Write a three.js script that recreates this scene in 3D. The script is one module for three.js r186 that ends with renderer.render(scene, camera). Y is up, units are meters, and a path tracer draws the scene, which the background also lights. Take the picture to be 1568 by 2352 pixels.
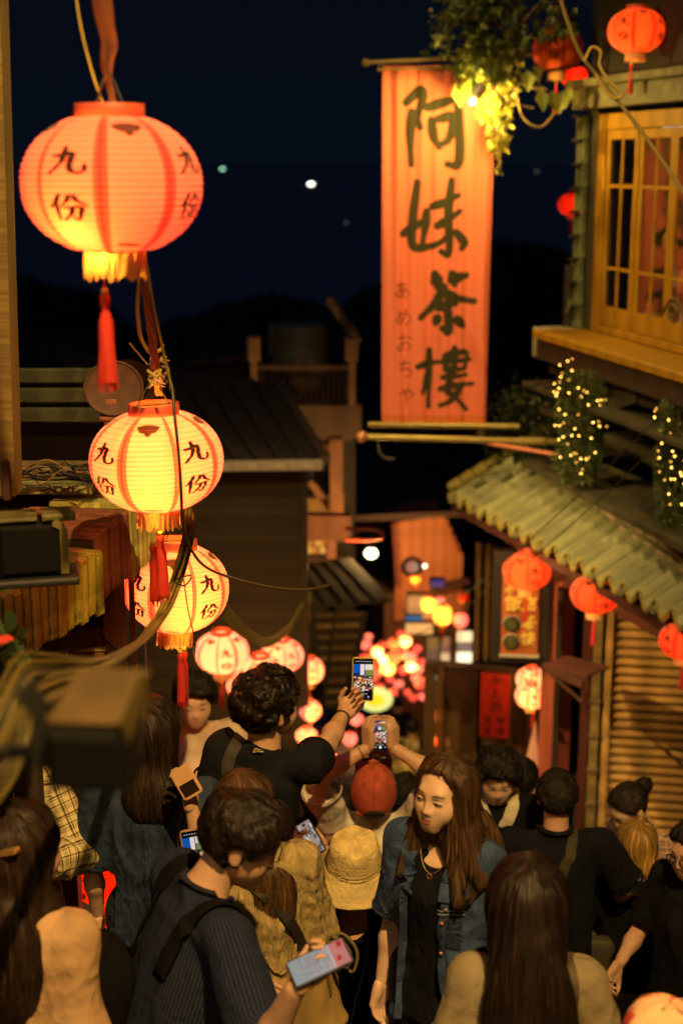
import * as THREE from 'three';
import { mergeGeometries, toCreasedNormals } from 'three/addons/utils/BufferGeometryUtils.js';

// ---------------------------------------------------------------- camera, sky, moon, exposure
const scene = new THREE.Scene();
const PITCH = THREE.MathUtils.degToRad(13.8), EYE = 1.6, FPX = 3267;
const camera = new THREE.PerspectiveCamera(39.592, 682 / 1024, 0.05, 120000);
camera.position.set(0, EYE, 0);
camera.rotation.set(-PITCH, 0, 0);
camera.focus = 4.9;
camera.userData.fStop = 1.9;
const renderer = new THREE.WebGLRenderer({ antialias: true });
renderer.toneMapping = THREE.LinearToneMapping;
renderer.toneMappingExposure = 1.0;
renderer.shadowMap.enabled = true;
{
  const W = 256, H = 128, d = new Float32Array(W * H * 4);
  for (let y = 0; y < H; y++) {
    const el = ((y + 0.5) / H - 0.5) * 180;            // row 0 is straight down
    const t = Math.exp(-Math.max(0, el) / 14);          // a faint blue glow towards the sea horizon
    for (let x = 0; x < W; x++) {
      const i = (y * W + x) * 4;
      d[i] = 0.0009 + 0.0012 * t; d[i + 1] = 0.0017 + 0.0023 * t; d[i + 2] = 0.0036 + 0.0046 * t; d[i + 3] = 1;
    }
  }
  const sky = new THREE.DataTexture(d, W, H, THREE.RGBAFormat, THREE.FloatType);
  sky.mapping = THREE.EquirectangularReflectionMapping; sky.magFilter = THREE.LinearFilter; sky.needsUpdate = true;
  scene.background = sky; scene.environment = sky;
}
const unseenMoon = new THREE.DirectionalLight(0x9fb6ff, 0.075);  // unseen moon, placed to lighten the night sea
unseenMoon.position.set(-30, 60, 20); unseenMoon.castShadow = true; unseenMoon.shadow.radius = 1; scene.add(unseenMoon);

// ---------------------------------------------------------------- unseen lamps outside the frame, placed to light the stairs and the tea house
const V = (x, y, z) => new THREE.Vector3(x, y, z);
const LAMP_TINT = new THREE.Color().setRGB(1, 0.62, 0.19);
const LAMPS = [
  { at: [1.3, 6.4, 0.5], to: [0.1, -2.4, -5.2], I: 285, angle: 0.80 },    // unseen, above the stairs, placed to light the crowd
  { at: [-2.4, 3.7, -7.2], to: [2.0, -0.4, -10.8], I: 66, angle: 0.75 },  // unseen, out at the left, placed to light the tea house front
  { at: [-2.7, 1.3, -7.6], to: [2.3, -2.3, -11.3], I: 150, angle: 0.30 }, // unseen, lower at the left, placed to light the roller shutter
  { at: [-2.2, 3.6, 2.2], to: [0.2, -1.6, -4.5], I: 20, angle: 0.7 },    // unseen, behind the camera, placed to light faces and backs
];
// ---------------------------------------------------------------- helpers
const CP = Math.cos(PITCH), SP = Math.sin(PITCH);
const at = (px, py, d) => {                                   // a point d metres in front of the camera
  const v = (1176 - py) / FPX, u = (px - 784) / FPX;
  return V(d * u, EYE + d * (-SP + v * CP), d * (-CP - v * SP));
};
let rs = 7;
const R = () => { rs = (rs + 0x6d2b79f5) | 0; let t = Math.imul(rs ^ (rs >>> 15), 1 | rs); t = (t + Math.imul(t ^ (t >>> 7), 61 | t)) ^ t; return ((t ^ (t >>> 14)) >>> 0) / 4294967296; };
const rr = (a, b) => a + (b - a) * R();
const clamp = (x, a = 0, b = 1) => Math.min(b, Math.max(a, x)), lerp = (a, b, t) => a + (b - a) * t, sst = (a, b, x) => { const t = clamp((x - a) / (b - a)); return t * t * (3 - 2 * t); };
const rad = (d) => (d * Math.PI) / 180;
const h3 = (x, y, z) => { let h = Math.imul(x, 374761393) ^ Math.imul(y, 668265263) ^ Math.imul(z, 2147483647 ^ 0x5bd1e995); h = Math.imul(h ^ (h >>> 13), 1274126177); return (((h ^ (h >>> 16)) >>> 0) / 4294967296) * 2 - 1; };
function n3(x, y, z) {
  const i = Math.floor(x), j = Math.floor(y), k = Math.floor(z); let a = x - i, b = y - j, c = z - k;
  a = a * a * (3 - 2 * a); b = b * b * (3 - 2 * b); c = c * c * (3 - 2 * c);
  const L = (p, q, t) => p + (q - p) * t;
  return L(L(L(h3(i, j, k), h3(i + 1, j, k), a), L(h3(i, j + 1, k), h3(i + 1, j + 1, k), a), b), L(L(h3(i, j, k + 1), h3(i + 1, j, k + 1), a), L(h3(i, j + 1, k + 1), h3(i + 1, j + 1, k + 1), a), b), c);
}
const fbm = (x, y, z, o = 4) => { let s = 0, a = 0.5; for (let i = 0; i < o; i++) { s += a * n3(x, y, z); x = x * 2.03 + 7.1; y = y * 2.03 + 3.7; z = z * 2.03 + 1.3; a *= 0.5; } return s; };
const used = new Map();
const numbered = (n) => { const k = used.get(n) ?? 0; used.set(n, k + 1); return k ? n + '_' + String(k).padStart(3, '0') : n; };
const shade = (o) => { o.traverse((m) => { if (m.isMesh) { m.castShadow = true; m.receiveShadow = true; } }); return o; };
function tag(o, label, category, group, kind) { o.userData.label = label; if (category) o.userData.category = category; if (group) o.userData.group = group; if (kind) o.userData.kind = kind; return o; }
function thing(name, label, category, pos = V(0, 0, 0), yaw = 0, group) {
  const g = new THREE.Group(); g.name = numbered(name); g.position.copy(pos); g.rotation.y = yaw; tag(g, label, category, group); scene.add(g); return g;
}
function plain(g) {                                          // position, normal and uv only, unindexed, so that any two merge
  g = g.index ? g.toNonIndexed() : g;
  for (const k of Object.keys(g.attributes)) if (!['position', 'normal', 'uv'].includes(k)) g.deleteAttribute(k);
  if (!g.attributes.normal) g.computeVertexNormals();
  if (!g.attributes.uv) triUV(g);
  g.morphAttributes = {}; g.clearGroups(); return g;
}
function triUV(g, s = 1) {                                   // uv in metres, by the axis the face looks along
  if (g.index) g = g.toNonIndexed();
  const p = g.attributes.position, uv = new Float32Array(p.count * 2), a = V(), b = V(), c = V();
  for (let i = 0; i < p.count; i += 3) {
    a.fromBufferAttribute(p, i); b.fromBufferAttribute(p, i + 1); c.fromBufferAttribute(p, i + 2);
    const n = b.clone().sub(a).cross(c.clone().sub(a)), x = Math.abs(n.x), y = Math.abs(n.y), z = Math.abs(n.z);
    [a, b, c].forEach((q, k) => { const o = (i + k) * 2; if (x >= y && x >= z) { uv[o] = q.z * s; uv[o + 1] = q.y * s; } else if (y >= z) { uv[o] = q.x * s; uv[o + 1] = q.z * s; } else { uv[o] = q.x * s; uv[o + 1] = q.y * s; } });
  }
  g.setAttribute('uv', new THREE.BufferAttribute(uv, 2)); return g;
}
const merge = (list) => (list.length === 1 ? plain(list[0]) : mergeGeometries(list.map(plain)));
function mesh(name, list, mat, parent = scene, label) {
  const m = new THREE.Mesh(merge([].concat(list)), mat); m.name = parent === scene ? numbered(name) : name; m.castShadow = m.receiveShadow = true;
  if (label) m.userData.label = label; parent.add(m); return m;
}
function inst(name, g, mat, parent, pos, rot, scl) { const m = new THREE.Mesh(g, mat); m.name = name; m.castShadow = m.receiveShadow = true; if (pos) m.position.copy(pos); if (rot) m.rotation.set(...rot); if (scl) m.scale.set(...scl); parent.add(m); return m; }
// a box whose edges are cut, uv in metres
function box(w, h, d, c = 0.006) {
  c = Math.min(c, w / 3, h / 3, d / 3);
  const s = new THREE.Shape(), x = w / 2 - c, y = h / 2 - c; s.moveTo(-x, -y); s.lineTo(x, -y); s.lineTo(x, y); s.lineTo(-x, y); s.closePath();
  const g = new THREE.ExtrudeGeometry(s, { depth: d - 2 * c, bevelEnabled: c > 0, bevelThickness: c, bevelSize: c, bevelSegments: 1, steps: 1 });
  g.translate(0, 0, -(d - 2 * c) / 2); g.deleteAttribute('uv'); return triUV(g);
}
const bxa = (w, h, d, x, y, z, c) => box(w, h, d, c).translate(x, y, z);
const move = (g, x, y, z) => g.translate(x, y, z);
function beam(a, b, w, h, c = 0.006) {                       // a bar of section w x h from a to b
  const L = a.distanceTo(b), g = box(w, h, L, c), m = new THREE.Matrix4(), f = b.clone().sub(a).normalize();
  const up = Math.abs(f.y) > 0.98 ? V(1, 0, 0) : V(0, 1, 0), r = up.clone().cross(f).normalize(), u = f.clone().cross(r);
  m.makeBasis(r, u, f).setPosition(a.clone().add(b).multiplyScalar(0.5)); return g.applyMatrix4(m);
}
const tube = (pts, r, seg = 24, rs_ = 7, closed = false) => new THREE.TubeGeometry(new THREE.CatmullRomCurve3(pts, closed, 'centripetal'), seg, r, rs_, closed);
const rod = (a, b, r, n = 10, r2 = r) => { const L = a.distanceTo(b), g = new THREE.CylinderGeometry(r2, r, L, n), q = new THREE.Quaternion().setFromUnitVectors(V(0, 1, 0), b.clone().sub(a).normalize()); return g.applyQuaternion(q).translate((a.x + b.x) / 2, (a.y + b.y) / 2, (a.z + b.z) / 2); };
const pillow = (w, h, d, k = 0.5) => { const g = new THREE.SphereGeometry(1, 28, 20), p = g.attributes.position, f = (v) => Math.sign(v) * Math.pow(Math.abs(v), k); for (let i = 0; i < p.count; i++) p.setXYZ(i, f(p.getX(i)) * w / 2, f(p.getY(i)) * h / 2, f(p.getZ(i)) * d / 2); g.computeVertexNormals(); return g; };
const ball = (r, x = 0, y = 0, z = 0, w = 12, h = 8) => new THREE.SphereGeometry(r, w, h).translate(x, y, z);
const lathe = (pts, n = 32) => new THREE.LatheGeometry(pts.map(([x, y]) => new THREE.Vector2(x, y)), n);
// where the sight line through a pixel meets the plane z = zoff of a group's frame: [x, y] in that frame
function onPlane(px, py, g, zoff = 0) {
  g.updateMatrixWorld(true); const inv = g.matrixWorld.clone().invert(), o = V(0, EYE, 0).applyMatrix4(inv), q = at(px, py, 1).applyMatrix4(inv).sub(o), t = (zoff - o.z) / q.z;
  return [o.x + q.x * t, o.y + q.y * t];
}
// ---------------------------------------------------------------- procedural textures
function gray(W, H, f, rx = 1, ry = 1) {
  const d = new Uint8Array(W * H * 4);
  for (let y = 0; y < H; y++) for (let x = 0; x < W; x++) { const v = f(x / W, y / H), i = (y * W + x) * 4; const c = Array.isArray(v) ? v : [v, v, v]; d[i] = clamp(c[0]) * 255; d[i + 1] = clamp(c[1]) * 255; d[i + 2] = clamp(c[2]) * 255; d[i + 3] = 255; }
  const t = new THREE.DataTexture(d, W, H); t.wrapS = t.wrapT = THREE.RepeatWrapping; t.magFilter = THREE.LinearFilter; t.minFilter = THREE.LinearMipmapLinearFilter; t.repeat.set(rx, ry); t.needsUpdate = true; return t;
}
const rep = (t, x, y = x) => { const c = t.clone(); c.repeat.set(x, y); c.needsUpdate = true; return c; };
const tile = (f) => (u, v) => { const a = u, b = v; return lerp(lerp(f(a, b), f(a - 1, b), sst(0.8, 1, a)), lerp(f(a, b - 1), f(a - 1, b - 1), sst(0.8, 1, a)), sst(0.8, 1, b)); };
const T = {};
T.noise = gray(256, 256, tile((u, v) => 0.5 + 0.62 * fbm(u * 9, v * 9, 3, 5)));
T.blotch = gray(256, 256, tile((u, v) => 0.80 + 0.45 * fbm(u * 5, v * 5, 9, 5)));
T.wood = gray(256, 512, tile((u, v) => { const g = fbm(u * 26, v * 2.2, 5, 4), k = Math.sin((u * 9 + fbm(u * 3, v * 1.2, 2, 3) * 2.4) * 12); return 0.72 + 0.34 * g + 0.07 * k - 0.25 * Math.max(0, fbm(u * 60, v * 3, 8, 2)); }));
T.weave = gray(64, 64, (u, v) => { const a = Math.sin(u * Math.PI * 16), b = Math.sin(v * Math.PI * 16); return 0.5 + 0.5 * (((Math.floor(u * 16) + Math.floor(v * 16)) & 1) ? a * a : b * b) - 0.25; });
T.twill = gray(128, 128, (u, v) => 0.72 + 0.18 * Math.sin((u + v) * Math.PI * 32) + 0.34 * fbm(u * 40, v * 40, 4, 3));
T.moss = gray(256, 256, tile((u, v) => { const m = sst(-0.12, 0.22, fbm(u * 7, v * 7, 6, 5)); return 0.55 + 0.45 * m + 0.2 * fbm(u * 30, v * 30, 2, 3); }));
const mats = new Map();
function M(r, g, b, rough = 0.8, o = {}) {
  const key = JSON.stringify([r, g, b, rough, Object.entries(o).map(([k, v]) => [k, v?.uuid ?? v])]); if (mats.has(key)) return mats.get(key);
  const m = new THREE.MeshPhysicalMaterial({ roughness: rough, ...o }); m.color.setRGB(r, g, b); mats.set(key, m); return m;
}
const wood = (r, g, b, o = {}) => M(r, g, b, 0.72, { map: rep(T.wood, 3, 1), bumpMap: rep(T.wood, 3, 1), bumpScale: 0.002, ...o });
const MOSSWOOD = M(0.30, 0.27, 0.10, 0.85, { map: rep(T.moss, 3), bumpMap: rep(T.noise, 6), bumpScale: 0.004 });
const DARKWOOD = wood(0.055, 0.032, 0.018), DARKMETAL = M(0.03, 0.028, 0.025, 0.5, { map: rep(T.blotch, 2), metalness: 0.3 }), BLACK = M(0.012, 0.011, 0.010, 0.6);
const glow = (r, g, b, k = 1, o = {}) => { const m = new THREE.MeshStandardMaterial({ roughness: 0.6, ...o }); m.color.setRGB(0.3 * r, 0.3 * g, 0.3 * b); m.emissive.setRGB(r, g, b); m.emissiveIntensity = k; return m; };
// ---------------------------------------------------------------- brush lettering: each glyph is a list of strokes, in a box of 100 x 100
const GLYPH = {
  jiu: [[[40, 8], [41, 34], [34, 60], [8, 93]], [[12, 37], [36, 33], [60, 28], [58, 62], [62, 84], [78, 91], [93, 84], [94, 66]]],
  fen: [[[31, 6], [22, 28], [6, 50]], [[22, 32], [22, 94]], [[55, 8], [50, 26], [36, 45]], [[66, 9], [76, 29], [97, 43]], [[44, 53], [82, 50], [80, 72], [72, 94], [60, 86]], [[62, 52], [56, 74], [36, 95]]],
  a1: [[[14, 22], [34, 8], [38, 14], [30, 40], [34, 52]], [[22, 34], [20, 62], [22, 97]], [[44, 28], [68, 22], [93, 16]], [[50, 44], [54, 64], [62, 76]], [[60, 42], [80, 40], [74, 68], [60, 74]], [[88, 20], [88, 98], [74, 97]]],
  mei: [[[24, 6], [18, 52], [20, 86], [56, 82], [70, 72]], [[38, 42], [36, 62], [32, 84]], [[4, 70], [36, 52]], [[46, 36], [66, 30], [84, 22]], [[54, 60], [70, 52], [86, 42]], [[74, 4], [70, 40], [70, 96], [60, 92]], [[82, 68], [94, 82], [90, 88]]],
  cha: [[[26, 18], [34, 14], [38, 22]], [[28, 6], [32, 26]], [[56, 16], [72, 10], [82, 8]], [[58, 6], [62, 22]], [[44, 26], [30, 50], [4, 74]], [[44, 34], [62, 42], [97, 48]], [[34, 58], [64, 52]], [[50, 50], [52, 96], [42, 90]], [[34, 74], [30, 82]], [[68, 76], [78, 86]]],
  lou: [[[2, 32], [22, 26], [38, 24]], [[22, 6], [22, 95]], [[22, 38], [12, 72]], [[50, 14], [66, 10], [86, 10], [84, 34]], [[50, 14], [50, 36]], [[50, 36], [84, 34]], [[66, 2], [66, 46]], [[44, 24], [92, 20]], [[46, 48], [86, 44]], [[62, 46], [54, 68], [70, 80], [88, 98]], [[80, 58], [62, 84], [42, 92]], [[42, 66], [70, 60], [98, 58]]],
  ha: [[[20, 26], [78, 22]], [[46, 6], [44, 50], [50, 84]], [[68, 38], [52, 74], [28, 84], [20, 66], [46, 48], [78, 52], [84, 74], [62, 94]]],
  hm: [[[28, 20], [34, 56], [46, 78]], [[66, 12], [52, 60], [28, 86], [14, 70], [32, 42], [64, 34], [88, 54], [82, 80], [58, 94]]],
  ho: [[[16, 26], [64, 22]], [[38, 6], [38, 84], [26, 92], [16, 76], [40, 56], [74, 54], [84, 74], [64, 92]], [[74, 18], [90, 32]]],
  hc: [[[16, 26], [80, 22]], [[46, 6], [28, 60], [60, 50], [82, 64], [76, 86], [44, 96]]],
  hy: [[[14, 50], [56, 36], [86, 46], [76, 64], [58, 62]], [[56, 18], [62, 32]], [[34, 24], [54, 94]]],
  xiao: [[[50, 8], [50, 90], [40, 82]], [[28, 36], [12, 66]], [[70, 34], [90, 62]]],
  shang: [[[46, 8], [46, 86]], [[46, 42], [76, 40]], [[8, 88], [93, 86]]],
  hai: [[[12, 14], [24, 24]], [[6, 40], [18, 50]], [[8, 92], [24, 62]], [[46, 6], [34, 28]], [[40, 20], [92, 18]], [[44, 36], [84, 34], [80, 86], [70, 84]], [[44, 36], [38, 84], [80, 82]], [[30, 58], [96, 56]]],
  mu: [[[20, 10], [20, 92]], [[20, 10], [80, 10], [80, 92]], [[20, 38], [80, 38]], [[20, 64], [80, 64]], [[20, 92], [80, 92]]],
  dian: [[[50, 4], [52, 14]], [[18, 18], [88, 16]], [[24, 18], [20, 60], [6, 94]], [[52, 26], [52, 54]], [[52, 38], [78, 36]], [[36, 56], [36, 90]], [[36, 56], [76, 56], [74, 90]], [[36, 88], [74, 88]]],
  fan: [[[26, 6], [6, 34]], [[26, 6], [44, 24]], [[14, 36], [40, 34], [38, 60], [14, 60]], [[16, 36], [16, 92], [44, 80]], [[58, 20], [94, 14]], [[58, 20], [54, 60], [44, 94]], [[60, 42], [88, 40], [70, 76], [52, 94]], [[62, 52], [96, 94]]],
};
function glyph(c, name, x, y, s, w, sy = s) {                // drawn with a round brush that swells in the middle of a stroke
  for (const st of GLYPH[name]) {
    const cv = new THREE.CatmullRomCurve3(st.map(([a, b]) => V(x + (a / 100) * s, y + (b / 100) * sy, 0)), false, 'centripetal'), n = Math.ceil(cv.getLength() / Math.max(0.7, w * 0.12));
    for (let i = 0; i <= n; i++) { const t = i / n, p = cv.getPoint(t), k = w * (0.62 + 0.42 * Math.sin(Math.PI * Math.min(1, t * 1.15 + 0.12)) * (1 - 0.35 * t)); c.beginPath(); c.arc(p.x, p.y, k / 2, 0, 7); c.fill(); }
  }
}
function canvasTex(W, H, draw) { const c = document.createElement('canvas'); c.width = W; c.height = H; draw(c.getContext('2d'), W, H); const t = new THREE.CanvasTexture(c); t.colorSpace = THREE.SRGBColorSpace; return t; }
// ---------------------------------------------------------------- the stairs' height along the lane
const KNOTS = [[-6, -1.6], [0.6, -1.6], [2.6, -2.85], [3.2, -3.12], [3.9, -3.3], [4.4, -3.45], [5, -3.8], [5.8, -4.25], [6.5, -4.65], [7.2, -5.0], [28, -12.4], [45, -18.4], [80, -30]];
function slopeY(z) { const D = -z; for (let i = 1; i < KNOTS.length; i++) if (D <= KNOTS[i][0] || i === KNOTS.length - 1) { const [a, p] = KNOTS[i - 1], [b, q] = KNOTS[i]; return EYE + lerp(p, q, (D - a) / (b - a)); } return 0; }
const TREAD = 0.36, groundAt = (z) => slopeY((Math.floor(z / TREAD) + 0.5) * TREAD);
// ================================================================ SETTING: sea, hills, stairs
{
  const S = 5200, g = new THREE.PlaneGeometry(1, 1, 1, 1).rotateX(-Math.PI / 2); g.scale(160000, 1, 90000); g.translate(0, -100, -44000);
  const sea = mesh('sea', g, M(0.17, 0.24, 0.31, 0.5, { ior: 1.33 })); tag(sea, 'dark night sea below the hills', null, null, 'structure');
}
function hill(name, label, crest, d, deep) {                   // a ridge whose skyline passes through the crest pixels, falling away to both sides
  const n = 150, rows = 14, pos = [], idx = [];
  for (let i = 0; i <= n; i++) {
    const x = lerp(crest[0][0], crest.at(-1)[0], i / n); let k = 1; while (k < crest.length - 1 && crest[k][0] < x) k++;
    const [a, p] = crest[k - 1], [b, q] = crest[k], t = sst(0, 1, (x - a) / (b - a));
    const top = at(x, lerp(p, q, t), d); top.y += (fbm(x * 0.05, 3.1, d, 4) * 1.1 + Math.abs(n3(x * 0.31, 9, d)) * 0.9) * d / 420;
    for (let j = 0; j <= rows; j++) {
      const s = j / rows - 0.35, run = s < 0 ? s * d * 0.5 : s * d * 0.42, fall = s < 0 ? -s * deep * 1.4 : s * s * deep * 1.6;
      pos.push(top.x + (j - 5) * 0.4, top.y - fall + fbm(x * 0.09, j * 1.3, d, 3) * d * 0.004 * Math.min(1, Math.abs(s) * 6), top.z + run);
    }
  }
  for (let i = 0; i < n; i++) for (let j = 0; j < rows; j++) { const a = i * (rows + 1) + j, b = a + rows + 1; idx.push(a, a + 1, b, b, a + 1, b + 1); }
  const g = new THREE.BufferGeometry(); g.setAttribute('position', new THREE.Float32BufferAttribute(pos, 3)); g.setIndex(idx); g.computeVertexNormals();
  tag(mesh(name, g, M(0.03, 0.034, 0.03, 1, { map: rep(T.noise, 0.02) })), label, null, null, 'structure');
}
hill('hills', 'dark wooded ridge under the two boat lights', [[-700, 640], [0, 622], [200, 668], [330, 760], [440, 724], [520, 692], [620, 676], [700, 692], [760, 715], [860, 716], [1000, 700], [2400, 720]], 640, 120);
hill('hills', 'dark headland rising behind the banner and the tea house', [[560, 790], [680, 745], [780, 700], [860, 655], [930, 600], [1040, 566], [1140, 553], [1230, 562], [1340, 586], [1600, 560], [2600, 600]], 520, 110);
{
  // the hillside itself, one sheet from behind the camera down to the water
  const nx = 60, nz = 90, pos = [], idx = [];
  for (let j = 0; j <= nz; j++) for (let i = 0; i <= nx; i++) {
    const t = j / nz, z = 12 - Math.pow(t, 2.2) * 900, s = (i / nx - 0.5) * 2, x = Math.sign(s) * Math.pow(Math.abs(s), 1.7) * (60 + 700 * t);
    const base = z > -60 ? slopeY(z) - 0.45 : slopeY(-60) - 0.45 - (-60 - z) * 0.14; pos.push(x, base + (Math.abs(x) > 6 ? fbm(x * 0.05, z * 0.05, 2, 3) * 2 - 1.5 : 0) - 0.02 * Math.max(0, Math.abs(x) - 6), z);
  }
  for (let j = 0; j < nz; j++) for (let i = 0; i < nx; i++) { const a = j * (nx + 1) + i, b = a + nx + 1; idx.push(a, a + 1, b, b, a + 1, b + 1); }
  const g = new THREE.BufferGeometry(); g.setAttribute('position', new THREE.Float32BufferAttribute(pos, 3)); g.setIndex(idx); g.computeVertexNormals();
  tag(mesh('hillside_ground', g, M(0.022, 0.020, 0.013, 1, { map: rep(T.noise, 0.3) })), 'dark hillside under the houses and the stairs', null, null, 'structure');
}
{
  const st = new THREE.Group(); st.name = 'stone_stairs'; tag(st, 'worn stone stairs going down the lane', null, null, 'structure'); scene.add(st);
  const sm = [0.15, 0.19, 0.17].map((c, i) => M(c, c * 0.92, c * 0.8, 0.6, { map: rep(T.blotch, 1.4 + i * 0.2), bumpMap: rep(T.noise, 5), bumpScale: 0.003 }));
  const proto = box(8.6, 0.62, TREAD, 0.012);
  for (let i = -6; i < 210; i++) { const z = -(i + 0.5) * TREAD, y = slopeY(z); inst('step', proto, sm[(i * 7 + 42) % 3], st, V((h3(i, 1, 2)) * 0.03 + 0.3, y - 0.31 - (i > 20 ? 0 : 0), z)); }
}
// ---------------------------------------------------------------- fittings of the unseen lamps, out of view, placed to light the scene
LAMPS.forEach((L, i) => {
  const g = thing('unseen_lamp', ['floodlight on a long arm above the stairs', 'upper wall floodlight on the house at the left, aimed at the tea house', 'lower wall floodlight on the house at the left, aimed at the shutter', 'floodlight on the wall behind the photographer'][i], 'street lamp', V(...L.at));
  const dir = V(...L.to).sub(V(...L.at)).normalize(), q = new THREE.Quaternion().setFromUnitVectors(V(0, -1, 0), dir);
  const can = lathe([[0.02, 0.2], [0.07, 0.19], [0.09, 0.1], [0.16, -0.04], [0.17, -0.05], [0.15, -0.03], [0.08, 0.09], [0.0, 0.1]], 24).applyQuaternion(q);
  mesh('lamp_shade', [can], DARKMETAL, g);
  mesh('bulb', [ball(0.05)], glow(1, 0.62, 0.22, 3), g);
  mesh('arm', [rod(dir.clone().multiplyScalar(-0.18), dir.clone().multiplyScalar(-0.18).add(i ? V(-0.7, 0.2, 0) : V(2.6, 0.9, -0.4)), 0.02)], DARKMETAL, g);
  const s = new THREE.SpotLight(LAMP_TINT, L.I, 0, L.angle, 0.7, 2); s.position.copy(g.position).addScaledVector(dir, 0.0); s.target.position.set(...L.to); s.castShadow = true; s.shadow.radius = 3; scene.add(s, s.target);
});
// ---------------------------------------------------------------- fishing boats far out, working under lamps
function boat(px, py, span, col, k, label) {
  const v = (1176 - py) / FPX, drop = SP - v * CP, d = (98 + EYE) / drop, p = at(px, py, d), s = span * d / FPX;
  const g = thing('fishing_boat', label, 'boat', V(p.x, -100, p.z));
  const hs = new THREE.Shape(); hs.moveTo(-s, 1.2); hs.quadraticCurveTo(-s * 0.8, -0.5, -s * 0.5, -0.6); hs.lineTo(s * 0.7, -0.6); hs.lineTo(s * 1.1, 1.8); hs.closePath();
  mesh('hull', [new THREE.ExtrudeGeometry(hs, { depth: 4, bevelEnabled: false }).translate(0, 0, -2)], BLACK, g);
  mesh('cabin', [bxa(s * 0.5, 2.2, 2.6, -s * 0.4, 1.6, 0, 0.1)], BLACK, g);
  const lamps = []; for (let i = 0; i < 6; i++) lamps.push(ball(s * 0.19, (i - 2.5) * s * 0.2, 2 + s * 0.3 + (i % 2) * s * 0.16, 0, 8, 6));
  mesh('lamp', lamps, glow(...col, k), g);
}
boat(511, 391, 7, [0.5, 1, 0.62], 3.2, 'far boat light with a greenish glow, higher of the two bright ones');
boat(714, 426, 9, [1, 0.97, 0.82], 9, 'brightest far boat light, white, to the left of the banner');
boat(795, 513, 5, [0.7, 1, 0.8], 0.25, 'faint far boat light just left of the banner');
boat(1232, 396, 5, [1, 0.9, 0.7], 0.3, 'faint far boat light between the banner and the tea house');
// ================================================================ TEA HOUSE at the right
const th = thing('tea_house', 'tea house at the right with yellow casement windows, tiled canopy and roller shutter', 'tea house', V(2.4, EYE, -10), -Math.acos(0.25));
th.updateMatrixWorld(true);
const YELLOW = M(0.46, 0.25, 0.016, 0.6, { map: rep(T.wood, 4, 1.2), bumpMap: rep(T.wood, 4, 1.2), bumpScale: 0.0012, specularIntensity: 0.35 });
const GREENWOOD = M(0.15, 0.19, 0.09, 0.7, { map: rep(T.moss, 2), bumpMap: rep(T.noise, 5), bumpScale: 0.003 });
const OLIVEDARK = wood(0.06, 0.055, 0.028);
const TH = (px, py, z = 0) => onPlane(px, py, th, z);
const tb = (x0, x1, y0, y1, z0, z1, c) => bxa(Math.abs(x1 - x0), Math.abs(y1 - y0), Math.abs(z1 - z0), (x0 + x1) / 2, (y0 + y1) / 2, (z0 + z1) / 2, c);
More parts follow.
